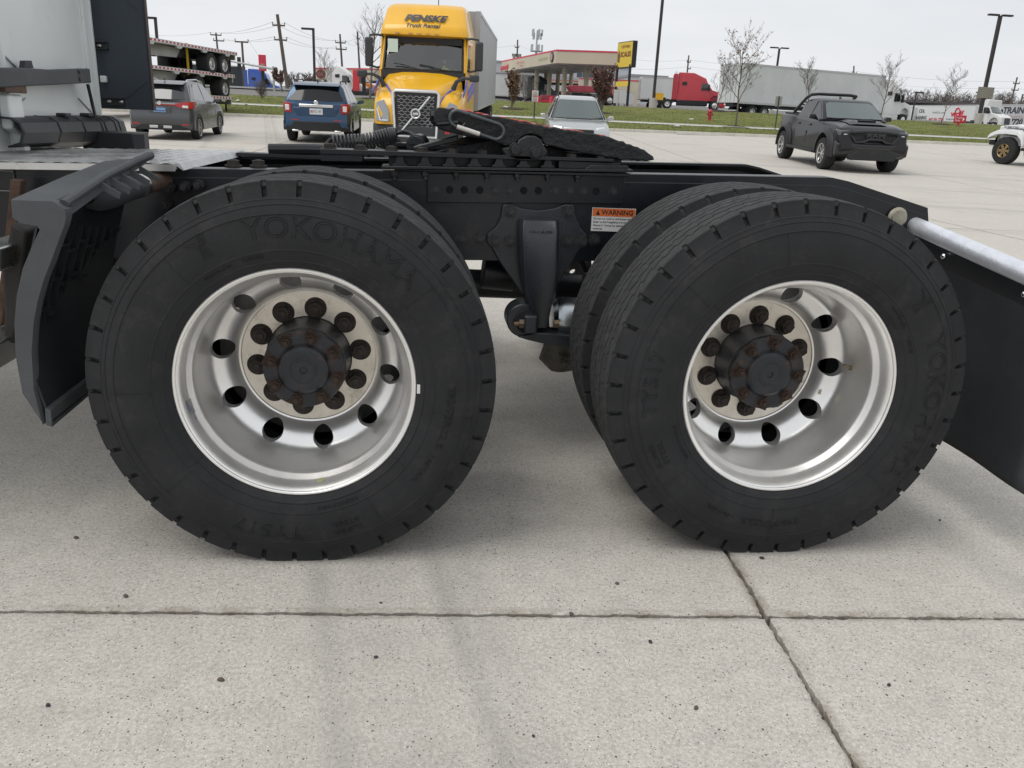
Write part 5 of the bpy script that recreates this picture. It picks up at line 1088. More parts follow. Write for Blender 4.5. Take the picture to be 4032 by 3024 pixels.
# ------------------------------------------------------------------ yellow rental truck facing the camera
def penske():
    z0 = lot_z(.4, 21.0)
    t = thing('semi_truck', 'yellow rental semi tractor facing the camera, hauling a grey box trailer', 'semi truck', (.30, 20.95, z0), radians(-97.3))
    # bumper
    mb = MB(); mb.loft([[(.02-.42*abs(y/1.2)**3,y,.30),(.10-.42*abs(y/1.2)**3,y,.36),(.10-.42*abs(y/1.2)**3,y,.74),(.04-.42*abs(y/1.2)**3,y,.80),(-.6,y,.80),(-.6,y,.30)] for y in (-1.2,-1.05,-.8,-.4,0,.4,.8,1.05,1.2)]); mb.build('bumper', DKG, t, bevel=.02)
    # hood shell
    H = ((-.02,.60,.80,1.44,1.66),(-.25,.66,.8,1.56,1.74),(-.6,.80,.8,1.70,1.86),(-1.0,.95,.8,1.82,2.0),(-1.5,1.10,.8,1.95,2.16))
    secs = [[(x,-w,zb_),(x,-w,(zb_+zs)/2),(x,-w*.99,zs-.06),(x,-w*.88,zs+.1),(x,-w*.5,zt-.02),(x,0,zt),(x,w*.5,zt-.02),(x,w*.88,zs+.1),(x,w*.99,zs-.06),(x,w,(zb_+zs)/2),(x,w,zb_)] for x, w, zb_, zs, zt in H]
    MB().loft(secs, False, False).build('hood', YEL, t, ang=50)
    for sd in (-1, 1):
        F = ((.0,.58,.98,.78,1.10),(-.12,.6,1.08,.78,1.36),(-.4,.62,1.18,.78,1.56),(-.8,.7,1.22,.98,1.68),(-1.3,.9,1.22,1.05,1.74),(-1.75,1.0,1.21,.9,1.72))
        MB().loft([[(x,sd*a,zl),(x,sd*a,zh),(x,sd*(a*.4+b*.6),zh),(x,sd*(b-.05),zh-.10),(x,sd*b,zh-.30),(x,sd*b,zl)] for x, a, b, zl, zh in F]).build('fender', YEL, t, ang=50)
        hl = MB(); hl.loft([[(.06,sd*.70,.84),(.03,sd*.72,1.14),(-.05,sd*.72,1.14),(-.05,sd*.70,.84)],[(.05,sd*.86,.84),(-.05,sd*.87,1.40),(-.2,sd*.87,1.40),(-.2,sd*.86,.84)],[(-.02,sd*1.07,.86),(-.16,sd*1.08,1.32),(-.3,sd*1.05,1.30),(-.3,sd*1.05,.86)]]); hl.build('headlamp', M('headlamp_clear', (.30,.32,.34), .12, .4, coat=.5), t, bevel=.01)
        MB().tube([(.085,sd*.74,.88),(.065,sd*.94,.88),(-.04,sd*1.04,1.18)], .018, 6).build('lamp_strip', LAMPW, t)
        # stripes on the hood side: blue over white over black
        MB().prism([(-.30,1.62),(-.34,1.52),(-.9,1.62),(-1.6,1.86),(-1.6,2.0),(-.9,1.74)], 'y', *sorted((sd*1.205, sd*1.23))).build('stripe', BLUEST, t)
        sp_ = MB(); sp_.loft([[(-.26,sd*(.69+dy),1.60-dy*.5),(-.24,sd*(.69+dy),1.34),(-.28,sd*(.60+dy),1.34),(-.30,sd*(.60+dy),1.60)] for dy in (0,.02)]); sp_ = None
        MB().loft([[(x,sd*(w_+.012),a),(x,sd*(w_+.012),b_),(x,sd*(w_-.02),b_),(x,sd*(w_-.02),a)] for x, w_, a, b_ in ((-.10,.62,1.28,1.36),(-.25,.665,1.34,1.50),(-.6,.80,1.52,1.66),(-1.0,.95,1.68,1.78))]).build('stripe', BLUEST, t)
        # hood mirrors on black arms
        mb = MB(); mb.tube([(-.55,sd*.92,1.72),(-.5,sd*1.02,1.92),(-.42,sd*1.22,2.02),(-.42,sd*1.45,2.0)], [.07,.055,.04,.035], 8); mb.build('hood_mirror_arm', DKG, t)
        MB().box(-.5,-.36,min(sd*1.36,sd*1.62),max(sd*1.36,sd*1.62),1.93,2.11).build('hood_mirror', DKG, t, bevel=.04)
        # door mirrors
        MB().box(-1.75,-1.62,min(sd*1.42,sd*1.64),max(sd*1.42,sd*1.64),2.22,2.98).build('door_mirror', DKG, t, bevel=.05)
        mb = MB(); mb.tube([(-1.75,sd*1.14,3.03),(-1.70,sd*1.3,3.05),(-1.68,sd*1.5,3.03),(-1.68,sd*1.5,2.9)], .03, 8); mb.build('mirror_arm', DKG, t); mb = MB(); mb.tube([(-1.75,sd*1.14,2.25),(-1.70,sd*1.3,2.2),(-1.68,sd*1.48,2.24)], .03, 8); mb.build('mirror_arm', DKG, t)
        # cab and sleeper walls
        MB().prism([(-1.52,1.0),(-1.52,2.16),(-1.90,3.06),(-5.0,3.06),(-5.0,1.0)], 'y', *sorted((sd*1.17, sd*1.21))).build('cab_wall', YEL, t)
        MB().prism([(-1.75,2.18),(-2.02,2.92),(-2.75,2.92),(-2.75,2.1)], 'y', *sorted((sd*1.208, sd*1.214))).build('side_window', GLASS, t)
        MB().tube([(-1.50,sd*1.14,2.14),(-1.93,sd*1.10,3.06)], .05, 8).build('pillar', YEL, t)
        MB().box(-4.6,-1.9,min(sd*1.0,sd*1.22),max(sd*1.0,sd*1.22),.38,1.02).build('side_skirt', YEL, t, bevel=.03)
        MB().prism([(-2.2,1.55),(-2.2,1.72),(-4.9,2.05),(-4.9,1.85)], 'y', *sorted((sd*1.209, sd*1.222))).build('stripe', BLUEST, t)
        MB().prism([(-2.2,1.38),(-2.2,1.50),(-4.9,1.80),(-4.9,1.66)], 'y', *sorted((sd*1.209, sd*1.222))).build('stripe', BLUEST, t)
        for xw, du in ((-1.15,False),(-6.0,True),(-7.3,True)): truck_wheel(t, xw, sd*(1.05 if not du else .92), .51, .3, sd, du)
    MB().box(-5.05,-5.0,-1.2,1.2,1.0,3.06).build('sleeper_back', YEL, t); MB().box(-5.0,-1.55,-1.16,1.16,.98,1.05).build('cab_floor', DKG, t); MB().box(-2.6,-2.56,-1.15,1.15,1.05,2.95).build('bunk_wall', M('cab_interior', (.06,.06,.06), .9), t)
    MB().box(-8.2,-1.2,-.43,.43,.75,1.0).build('chassis', FRM, t)
    mb = MB(); mb.loft([[(-1.48+.07*(1-(y/1.15)**2),y,1.95),(-1.46+.07*(1-(y/1.15)**2),y,2.17),(-1.7,y,2.17),(-1.7,y,1.95)] for y in (-1.15,-.8,-.4,0,.4,.8,1.15)]); mb.build('cowl', DKG, t)
    MB().loft([[(-1.9,y,2.05),(-1.55,y,2.18),(-1.55,y,2.1),(-1.9,y,1.9)] for y in (-1.1,1.1)]).build('dashboard', TRIM, t)
    end_glass(-1.47,2.19,-1.88,3.04,1.08,1.04,.10,1,.01,10).build('windscreen', clear_glass(), t)
    mb = MB(); fr = [(-1.45+.05*(1-(y/1.1)**2)-.0,y,2.19) for y in (-1.1,-.6,0,.6,1.1)]; tp = [(-1.87+.07*(1-(y/1.06)**2),y,3.05) for y in (1.06,.5,0,-.5,-1.06)]; mb.tube(fr+tp, .028, 6, True); mb.build('windscreen_seal', TRIM, t)
    for y0 in (.6, -.1): MB().tube([(-1.38,y0,2.20),(-1.42,y0-.45,2.30),(-1.43,y0-.7,2.33)], .014, 6).build('wiper', TRIM, t)
    MB().box(-1.86,-1.75,-1.04,1.04,2.86,3.03).build('sun_visor', M('visor_black', (.012,.012,.013), .6), t)
    MB().box(-1.66,-1.655,-1.0,-.72,2.62,2.96).build('cab_papers', M('paper_pale', (.6,.72,.64), .7), t)
    # roof cap with moulded visor
    prof = [(-1.78,3.03),(-1.62,3.08),(-1.62,3.12),(-1.66,3.30),(-1.72,3.34),(-2.06,3.76),(-2.32,3.90),(-2.9,3.97),(-5.0,3.99),(-5.04,3.03)]
    c = cabin(prof, 1.22, 3.05, 1.05, 3.97, edge=.10, crown=.16); c.build('roof_fairing', YEL, t, ang=45)
    for y in (-.72,-.36,-.12,.12,.36,.72)[:5]: MB().box(-1.60,-1.53,y-.06,y+.06,3.09,3.125).build('marker_lamp', M('amber_dim', (.5,.3,.1), .4), t)
    n_ = Vector((.46,0,.34)).normalized(); base = Vector((-1.85,0,3.515)); up_ = Vector((-.34,0,.46)).normalized()
    INK = M('dark_lettering', (.03,.035,.045), .45)
    for o_ in (letters('PENSKE', .27, INK, t, base, (0,1,0), up_, shear=.35, offset=.012, sx=1.22, extrude=.002), letters('Truck Rental', .17, INK, t, base-up_*.235+Vector((0,-.04,0)), (0,1,0), up_, shear=.25, offset=.004, sx=1.05, extrude=.002)):
        for v in o_.data.vertices: v.co += Vector((.16*(1-(v.co.y/1.2)**2)-.08+.028, 0, .0))
    # grille: bright frame, dark field, wavy bars, slash and ring
    gx = lambda z: .07-.07*(z-.75)/.9
    gw = lambda z: .50+.06*(z-.70)
    mb = MB(); mb.prism([(-gw(.55),.55),(gw(.55),.55),(gw(1.62),1.60),(-gw(1.62),1.60)], 'x', .0, .045); mb.build('grille_field', M('grille_field', (.02,.021,.024), .6), t)
    pts = [(.09,-gw(.5)-.06,.50),(.09,gw(.5)+.06,.50),(.05,gw(1.6)+.05,1.58),(.04,gw(1.6)-.02,1.64),(.04,-gw(1.6)+.02,1.64),(.05,-gw(1.6)-.05,1.58)]
    MB().tube(pts, .045, 8, True).build('grille_frame', M('satin_silver', (.72,.73,.74), .3, .8), t)
    for k in range(13):
        z = .60+k*.075; q = []; 
        for j in range(25):
            y = -gw(z)+.06+(2*gw(z)-.12)*j/24; ph = (j//2) % 2; q.append((.065, y, z+(.016 if ph else -.016)*(1 if k % 2 else -1)))
        MB().tube(q, .0095, 4).build('grille_bar', M('grille_silver', (.42,.43,.45), .35, .8), t)
    MB().tube([(.10,-.38,.62),(.10,.38,1.52)], .022, 6).build('grille_slash', M('satin_silver', (.7,.7,.7)), t)
    mb = MB(); mb.tube([(.125,.115*cos(a*pi/10),1.08+.115*sin(a*pi/10)) for a in range(20)], .022, 8, True); mb.build('emblem_ring', M('satin_silver', (.7,.7,.7)), t); MB().lathe([(0,.02),(.10,.02),(.10,0)], (.1,0,1.08), 20, 'x').build('emblem_disc', M('emblem_dark', (.12,.12,.13), .4, .5), t); MB().box(.122,.128,-.07,.07,1.055,1.105).build('emblem_bar', M('satin_silver', (.7,.7,.7)), t)
    MB().box(.06,.10,.78,.90,.60,.66).build('bumper_reflector', LAMPR, t)
    MB().cyl((-3.0,.25,3.9),(-3.0,.25,4.75),.012,n=6).build('radio_antenna', TRIM, t)
    # seat
    MB().box(-2.4,-1.95,.25,.85,1.6,2.5).build('seat', M('cab_interior', (.06,.06,.06)), t, bevel=.08)
    MB().lathe([(.22,0),(.235,.015),(.22,.03),(.205,.015)], (0,0,0), 24, 'x', True).build('steering_wheel', TRIM, t, loc=(-1.70,.55,2.17), rot=(0,-.5,0))
    Mx = t.matrix_basis
    # driver: one skinned body, hi-vis vest, at the wheel
    b = bpy.data.meshes.new('person'); V = [(-2.0,.55,1.72),(-2.02,.55,1.95),(-2.02,.55,2.18),(-2.0,.55,2.30),(-1.98,.55,2.38),(-1.95,.55,2.50),(-2.02,.76,2.20),(-1.92,.82,1.98),(-1.74,.73,2.12),(-2.02,.34,2.20),(-1.92,.28,1.98),(-1.74,.37,2.12),(-1.70,.70,2.18),(-1.70,.40,2.18),(-1.92,.55,2.41)]
    E = [(0,1),(1,2),(2,3),(3,4),(4,5),(2,6),(6,7),(7,8),(2,9),(9,10),(10,11),(8,12),(11,13)]
    b.from_pydata(V[:14], E, []); o = bpy.data.objects.new('person', b); COL.objects.link(o)
    sm = o.modifiers.new('skin', 'SKIN'); R_ = [(.15,.19),(.13,.18),(.12,.20),(.055,.055),(.085,.075),(.085,.08),(.075,.075),(.05,.05),(.035,.035),(.075,.075),(.05,.05),(.035,.035),(.03,.03),(.03,.03)]
    for v, r_ in zip(b.skin_vertices[0].data, R_): v.radius = r_
    b.skin_vertices[0].data[0].use_root = True
    o.modifiers.new('s', 'SUBSURF').levels = 1
    hv = M('hi_vis', (.55,.72,.05), .7); sk_ = M('skin', (.32,.2,.14), .6)
    dg = bpy.context.evaluated_depsgraph_get(); me = bpy.data.meshes.new_from_object(o.evaluated_get(dg)); bpy.data.objects.remove(o)
    me.materials.clear(); me.materials.append(hv); me.materials.append(sk_); me.materials.append(M('hair_dark', (.03,.022,.018), .8))
    for p_ in me.polygons:
        c_ = p_.center
        if c_.z > 2.30 and abs(c_.y-.55) < .14: p_.material_index = 2 if (c_.z > 2.49 or c_.x < -2.02) else 1
        if c_.x > -1.76: p_.material_index = 1
    me.shade_smooth(); settle(t); me.transform(Matrix.Translation((.3, 20.95, z0)) @ t.rotation_euler.to_matrix().to_4x4())
    po = put('person', me); tag(po, 'person in a yellow hi-vis vest at the steering wheel of the yellow truck', 'person')
    # trailer: a thing of its own
    tr = thing('box_trailer', 'grey corrugated box trailer behind the yellow rental truck', 'trailer', (.30, 20.95, z0), radians(-97.3)); settle(tr)
    GRY = M('trailer_grey', (.36,.37,.38), .45, .3, var=.1, vs=.8)
    for sd in (-1, 1):
        pl_ = []; n = 108
        for k in range(n+1):
            x = -5.75-15.6*k/n; pl_.append((x, sd*(1.30-(.022 if (k % 4) in (1, 2) else 0))))
        MB().prism(pl_+[(-21.35, sd*1.22), (-5.75, sd*1.22)], 'z', 1.15, 4.0).build('side_wall', GRY, tr, ang=20)
        for zz_, h in ((1.08,.1),(3.98,.09)): MB().box(-21.37,-5.72,min(sd*1.2,sd*1.315),max(sd*1.2,sd*1.315),zz_,zz_+h).build('rail', M('trailer_rail', (.42,.43,.44), .4, .5), tr)
        for xw in (-17.5,-18.8): truck_wheel(tr, xw, sd*.95, .5, .3, sd, True)
        MB().box(-5.80,-5.70,min(sd*1.15,sd*1.32),max(sd*1.15,sd*1.32),1.08,4.07).build('corner_post', M('trailer_rail', (.4,.4,.4)), tr)
    MB().box(-5.76,-5.72,-1.2,1.2,1.1,4.05).build('front_wall', GRY, tr); MB().box(-21.35,-5.75,-1.25,1.25,4.02,4.06).build('roof', GRY, tr); MB().box(-21.35,-5.75,-1.25,1.25,1.1,1.16).build('floor', FRM, tr); MB().box(-21.35,-21.31,-1.25,1.25,1.1,4.05).build('rear_door', GRY, tr)
    for y in (-.6,.6): MB().box(-8.6,-8.45,y-.06,y+.06,.15,1.1).build('landing_leg', FRM, tr)
penske()
# ------------------------------------------------------------------ distant semis
def semi(label, loc, heading, mat, sleeper=2.2, top=3.9, exhaust=True, group=None, skirt=True, flatroof=False):
    t = thing('semi_truck', label, 'semi truck', loc, heading, group)
    bk = -2.05-sleeper; mid = bk/2
    up = [(bk,.95),(bk,top-.15),(bk+.1,top),(bk+sleeper*.55,top-.02),(-2.15,top-.55 if not flatroof else 2.95),(-1.95,2.85),(-1.42,2.10),(-.5,1.85),(-.08,1.55),(.0,1.2),(.05,.45),(-.35,.40)]
    if sleeper < .4: up = [(bk,.95),(bk,2.75),(bk+.1,2.85),(-1.95,2.85),(-1.42,2.05),(-.5,1.82),(-.08,1.55),(.0,1.2),(.05,.45),(-.35,.40)]
    b = hull([(x-mid, z) for x, z in up], ((-.98-mid,.58),), .95, 1.18, .35, .12, 1.9, .05); b.v = [(x+mid, y, z-.0) for x, y, z in b.v]
    b.build('cab', mat, t, ang=40, bevel=.02)
    for sd in (-1, 1):
        MB().prism([(-1.62,2.08),(-1.98,2.72),(-2.55,2.72),(-2.55,2.0)], 'y', *sorted((sd*1.155, sd*1.19))).build('side_window', GLASS, t)
        if sleeper > 1: MB().prism([(bk+.5,2.5),(bk+.5,2.8),(bk+1.0,2.85),(bk+1.0,2.5)], 'y', *sorted((sd*1.15, sd*1.186))).build('sleeper_window', GLASSD, t)
        MB().box(-1.85,-1.7,min(sd*1.3,sd*1.52),max(sd*1.3,sd*1.52),1.95,2.6).build('door_mirror', TRIM, t, bevel=.03)
        MB().box(bk+.1,-1.75,min(sd*.7,sd*1.18),max(sd*.7,sd*1.18),.42,.96).build('fuel_tank' if not skirt else 'side_skirt', mat if skirt else FRM, t, bevel=.06)
        for xw, du in ((-.98,False),(bk-.9,True),(bk-2.2,True)): truck_wheel(t, xw, sd*(1.03 if not du else .9), .51, .3, sd, du)
        MB().prism([(.02,.85),(-.06,1.22),(-.5,1.26),(-.45,.95)], 'y', *sorted((sd*.8, sd*1.14))).build('headlamp', LAMPW, t, bevel=.02)
        if sleeper > 1:
            MB().box(bk-.45,bk,min(sd*1.14,sd*1.18),max(sd*1.14,sd*1.18),1.0,top-.2).build('cab_extender', mat, t)
        if exhaust: MB().cyl((bk-.2,sd*.95,1.2),(bk-.2,sd*.95,top+.1),.07,n=10).build('exhaust_stack', CHROME, t)
    end_glass(-1.40,2.10,-1.93,2.80,1.03,.95,.12,1,.05,8).build('windscreen', SCREEN, t)
    MB().box(.0,.07,-.55,.55,.75,1.5).build('grille', M('truck_grille', (.10,.10,.11), .4, .5), t, bevel=.02); MB().box(-.3,.14,-1.1,1.1,.32,.68).build('bumper', mat, t, bevel=.05)
    MB().box(bk-3.0,-1.0,-.43,.43,.72,1.0).build('chassis', FRM, t); MB().box(bk-2.2,bk-1.1,-.45,.45,1.02,1.16).build('fifth_wheel', GREASE, t)
    return t
def van_trailer(label, rear, front, z0, mat, top=4.05, w=1.3, wheels=True, group=None, h0=1.15):
    d = Vector(front)-Vector(rear); L_ = d.length; ang = atan2(d.y, d.x)
    t = thing('box_trailer', label, 'trailer', (rear[0], rear[1], z0), ang, group)
    MB().box(0,L_,-w,w,h0,top).build('box', mat, t, bevel=.02)
    for sd in (-1, 1):
        for zz_, h in ((h0-.06,.16),(top-.13,.14)): MB().box(-.02,L_+.02,min(sd*(w-.05),sd*(w+.02)),max(sd*(w-.05),sd*(w+.02)),zz_,zz_+h).build('rail', M('rail_alloy', (.5,.5,.5), .4, .5), t)
        if wheels:
            for xw in (1.6,2.9): truck_wheel(t, xw, sd*.95, .5, .3, sd, True, False)
        MB().box(-.03,.02,min(sd*.04,sd*(w-.04)),max(sd*.04,sd*(w-.04)),h0,top-.12).build('rear_door', mat, t)
        for yy in (.3,.8): MB().cyl((-.05,sd*yy,h0+.05),(-.05,sd*yy,top-.2),.02,n=6).build('lock_rod', M('rail_alloy', (.5,.5,.5)), t)
        MB().box(L_-3.2,L_-3.05,sd*.8-.06,sd*.8+.06,.1,h0).build('landing_leg', FRM, t)
    MB().box(.2,L_-2,-.5,.5,h0-.3,h0).build('chassis', FRM, t)
    MB().box(-.02,.06,-1.1,1.1,.5,.6).build('rear_guard', M('rail_alloy', (.5,.5,.5)), t)
    return t
WHT = M('trailer_white', (.62,.64,.64), .45, 0, var=.07, vs=.6, dirt=(.45,.45,.43), ds=.8, damt=.4)
WHTP = paint('truck_white', (.66,.66,.65), .3, 0); REDP = paint('truck_red', (.42,.018,.03), .3, 0); BLUP = paint('truck_blue', (.025,.09,.42), .3, 0); GRNP = paint('truck_dark_green', (.012,.03,.03), .3, 0); ORNP = paint('truck_orange', (.62,.2,.02), .35, 0); MARP = paint('dump_maroon', (.30,.02,.04), .4, 0)
# white trailer with side rail stripe and its tractor
hd = Vector((15.3, 5.5)).normalized()
van_trailer('long white box trailer behind the bare trees, coupled to a white tractor', (25.5,66), (25.5+hd.x*16.15, 66+hd.y*16.15), 2.05, WHT, top=4.12)
pf = Vector((25.5,66))+hd*20.4; semi('white aerodynamic sleeper tractor coupled to the long white trailer', (pf.x, pf.y, 2.12), atan2(hd.y, hd.x), WHTP, 1.9, 3.85, False)
# red tractor without a trailer
rd = Vector((32.9-24.2, 89.7-92.1)).normalized(); semi('bright red sleeper tractor without trailer behind the tall lamp post', (33.75, 89.6, 2.98), atan2(rd.y, rd.x), REDP, 3.1, 3.8, True, skirt=False)
van_trailer('small white box trailer behind the red tractor', (A(zc,1375,730,101.5).x,101.5), (A(zc,1600,730,100.8).x+3,100.8), 3.0, WHT, top=3.7)
# trailer with dark lettering and dark green tractor at the pumps
tt = van_trailer('white ribbed box trailer with black lettering beside the fuel canopy', (2.5,110.6), (15.9,108.4), 2.75, WHT, top=3.75)
letters('Inc.', 1.0, M('dark_lettering', (.03,.035,.045)), tt, (7.2, -1.315, 2.6), (1,0,0), (0,0,1), shear=.25, extrude=.004, offset=.02)
semi('dark green sleeper tractor under the fuel canopy', (A(zc,712,800,107.5).x, 107.5, 2.75), radians(-9), GRNP, 2.2, 3.75, False)
# white tractor, orange truck and red lift truck behind the blue SUV
semi('white sleeper tractor far behind the blue SUV roof', (A(ze,1905,780,98).x+1.7, 97, 2.2), radians(-12), WHTP, 1.8, 3.7, False)
o_ = semi('orange tractor behind the yellow truck mirror', (A(ze,2210,880,100).x, 99, 2.3), radians(-10), ORNP, .1, 2.9, False)
p_ = A(ze,1968,780,95); lt = thing('lift_truck', 'red tilting lift bed truck standing upright far behind the blue SUV', 'truck', (p_.x, 95, 2.2), 0)
zt = A(ze,1968,598,95).z-2.2; MB().box(-.6,.1,-.3,.3,1.0,zt).build('tilted_bed', paint('signal_red', (.62,.02,.03), .4, 0), lt, bevel=.04); MB().box(-.9,1.7,-.9,.9,.4,1.1).build('chassis', FRM, lt); MB().cyl((.6,0,1.1),(.6,0,zt-.3),.2,n=12).build('ram_cylinder', FRM, lt)
for x in (-.5,1.2): truck_wheel(lt, x, -.8, .5, .3, -1, True)
# blue tractor, flatbed and dark trailer far left
semi('bright blue sleeper tractor far away behind a flatbed at the left', (A(ze,1165,900,116).x, 116, 2.0), radians(-3), BLUP, 2.4, 3.9, False)
p0_, p1_ = A(ze,440,545,124), A(ze,715,560,124); van_trailer('dark charcoal box trailer far left under the traffic signal', (p0_.x-6,124), (p1_.x,124), 1.9, M('charcoal_side', (.03,.038,.045), .6), top=p0_.z-1.9)
# ------------------------------------------------------------------ flatbed trailers stacked at the left
def flatbed(label, rear, ang, zd_, L_=14.6, wheels=(1.3,2.55), r=.5, wz=None, low=False, group='flatbed trailers stacked on each other', gap=.9):
    t = thing('flatbed_trailer', label, 'trailer', (rear[0], rear[1], zd_-1.5), ang, group)
    MB().box(0,L_,-1.28,1.28,1.40,1.50).build('deck', M('deck_alloy', (.45,.44,.42), .5, .5, var=.2, vs=1), t)
    for sd in (-1, 1):
        MB().box(0,L_,min(sd*1.26,sd*1.31),max(sd*1.26,sd*1.31),1.34,1.50).build('side_rail', M('rail_alloy', (.5,.5,.5)), t)
        tp = MB()
        for k in range(int(L_/.30)): tp.box(.05+k*.30,.21+k*.30,min(sd*1.31,sd*1.316),max(sd*1.31,sd*1.316),1.39,1.46)
        o = tp.build('reflective_tape', M('tape_red', (.42,.02,.04), .5), t); o['kind'] = 'stuff'
        tw_ = MB()
        for k in range(int(L_/.30)): tw_.box(.215+k*.30,.34+k*.30,min(sd*1.31,sd*1.316),max(sd*1.31,sd*1.316),1.39,1.46)
        o = tw_.build('reflective_tape', M('tape_white', (.7,.7,.7), .5), t); o['kind'] = 'stuff'
        MB().prism([(4.0,1.34),(4.4,.92),(8.8,.82),(11.5,.9),(13,1.2),(13.2,1.34)], 'y', *sorted((sd*.48, sd*.54))).build('main_beam', M('beam_alloy', (.42,.42,.41), .42, .7, var=.15, vs=1), t)
        for k in range(6): MB().prism([(-.3,1.36),(.3,1.36),(.15,1.24),(-.15,1.24)], 'y', *sorted((sd*1.2, sd*1.3))).build('stake_pocket', M('rail_alloy', (.5,.5,.5)), t, loc=(1.0+2.2*k,0,0))
        for xw in wheels:
            truck_wheel(t, xw, sd*.98, r, .29, sd, True, True, z=1.34-gap+.5-.14)
    MB().box(.3,4.2,-.5,.5,.95,1.38).build('axle_frame', FRM, t); MB().box(.0,.08,-1.2,1.2,1.12,1.42).build('rear_plate', M('rail_alloy', (.5,.5,.5)), t)
    for yy in (-.9,.9): MB().box(.0,.06,yy-.04,yy+.04,.55,1.2).build('guard_post', FRM, t)
    return t
FA = radians(-105.5)
flatbed('topmost flatbed of the stack of aluminium trailers at the left', (-9.98, 44.2), FA, 3.74)
flatbed('middle flatbed of the stack of aluminium trailers at the left', (-10.1, 43.9), FA, 2.66, wheels=(1.0,3.4))
bt_ = flatbed('lowest dark flatbed of the stack, behind the grey SUV', (-10.15, 43.5), FA, 1.60, wheels=(3.2,4.5), gap=.86, r=.36)
# yellow strap over the stack
ps = [A(za, 1622, 372, 40.5), A(za, 1630, 470, 40.3), A(za, 1640, 600, 40.2), A(za, 1645, 712, 40.3)]
mb = MB(); secs = [[p+Vector((-.05,-.015,0)), p+Vector((.05,0,0)), p+Vector((.05,.02,0)), p+Vector((-.05,.005,0))] for p in ps]; mb.loft(secs); tag(mb.build('tie_down_strap', M('strap_yellow', (.62,.42,.03), .7)), 'yellow tie-down strap hanging down the stacked flatbed trailers', 'strap')
# flatbed far left across the road
q0, q1 = A(ze,520,768,112), A(ze,1210,772,112); ft = thing('flatbed_trailer', 'long low flatbed trailer far left in front of the blue tractor', 'trailer', (q0.x-4, 112, q0.z-1.5), 0)
MB().box(0,q1.x-q0.x+5,-1.25,1.25,1.3,1.5).build('deck', M('rail_alloy', (.5,.5,.5)), ft); MB().box(.5,q1.x-q0.x+2,-.5,.5,.7,1.3).build('chassis', M('tank_dark', (.03,.03,.03)), ft)
for x in (1.5,2.8): truck_wheel(ft, x, -.95, .5, .3, -1, True, z=.55)
for x in (6.0,9.0): MB().box(x-.1,x+.1,-.8,-.6,-.2,1.3).build('landing_leg', FRM, ft)
# ------------------------------------------------------------------ fuel station
BEI = M('fascia_beige', (.55,.49,.38), .6, var=.05, vs=.4); REDT = M('fascia_red', (.62,.04,.08), .5)
can = thing('gas_canopy', 'large beige fuel canopy with a red top edge on round columns', 'fuel canopy', (15.1, 90.8, 2.9), world=True)
cn = [Vector((15.13,90.79)), Vector((23.2,88.3)), Vector((19.6,111.2)), Vector((11.53,113.53))]
ZT, ZB = 8.4, 7.05
def quadprism(c, z0, z1, ins=0):
    m_ = sum(c, Vector((0,0)))/4; q = [(p+(m_-p).normalized()*ins) for p in c]; return MB().prism([(p.x, p.y) for p in q], 'z', z0, z1)
quadprism(cn, ZB, ZT-.16).build('fascia', BEI, can); quadprism(cn, ZT-.16, ZT, -.04).build('red_edge', REDT, can); quadprism(cn, ZB-.06, ZB-.001, .25).build('soffit', M('soffit_white', (.5,.5,.5), .6), can)
for px, Y, top_ in ((605,103,0),(440,116,0),(285,111.5,0),(795,104,0),(1010,95,0),(1330,94,0),(1578,92.5,0),(917,108,0),(740,110,0),(1110,107,0)):
    p = A(zg, px, 600, Y); zz_ = terr(p.x, Y); MB().cyl((p.x,Y,zz_-.2),(p.x,Y,ZB-.02),.27,n=16).build('column', M('column_cream', (.5,.45,.34), .7, var=.15, vs=1.5), can)
for k in range(12):
    a = cn[0]+(cn[1]-cn[0])*(.2+.2*(k % 4))+(cn[3]-cn[0])*(.12+.25*(k//4)); MB().box(a.x-.4,a.x+.4,a.y-.4,a.y+.4,ZB-.075,ZB-.05).build('lamp_panel', M('panel_dark', (.2,.2,.2), .6), can)
fd = (cn[3]-cn[0]); fl_ = fd.length; fdn = fd.normalized(); fn = Vector((fdn.y, -fdn.x)); fn = fn if fn.x < 0 else -fn
def on_left(t, z, off=.03): p = cn[0]+fd*t+fn*off; return Vector((p.x, p.y, z))
tx_ = (-fdn.x, -fdn.y, 0)
o = MB().lathe([(0,-.05),(.52,-.05),(.56,0)], (0,0,0), 24).build('round_logo', M('logo_dark', (.06,.035,.03), .5), can); o.location = on_left(.055, 7.72, .06)-Vector(can['wroot']); o.rotation_euler = (0,0,atan2(-fdn.y,-fdn.x))
o = MB().lathe([(0,-.055),(.36,-.055),(.36,-.05)], (0,0,0), 20).build('logo_face', M('logo_pink', (.45,.3,.28), .5), can); o.location = on_left(.055, 7.72, .07)-Vector(can['wroot']); o.rotation_euler = (0,0,atan2(-fdn.y,-fdn.x))
def on_face(s, size, t, z, mat, **k): letters(s, size, mat, can, on_left(t, z, .06), tx_, (0,0,1), **k)
on_face('speedy', .95, .93, 7.55, REDT, offset=.03, shear=.2, sx=1.6); MB().prism([(a.x, a.y) for a in ((cn[0]+fd*.88+fn*.05), (cn[0]+fd*.995+fn*.05), (cn[0]+fd*.995), (cn[0]+fd*.88))], 'z', 7.2, 7.85).build('red_panel', REDT, can) if False else None
on_face('BEST VALUE', .34, .60, 7.75, M('pale_red', (.6,.2,.16), .6), sx=1.7); on_face('DIESEL', .28, .58, 7.38, M('pale_red', (.6,.2,.16)), sx=1.7); on_face('made fresh', .5, .2, 7.72, M('pale_green', (.36,.46,.2), .6), sx=1.6, shear=.1)
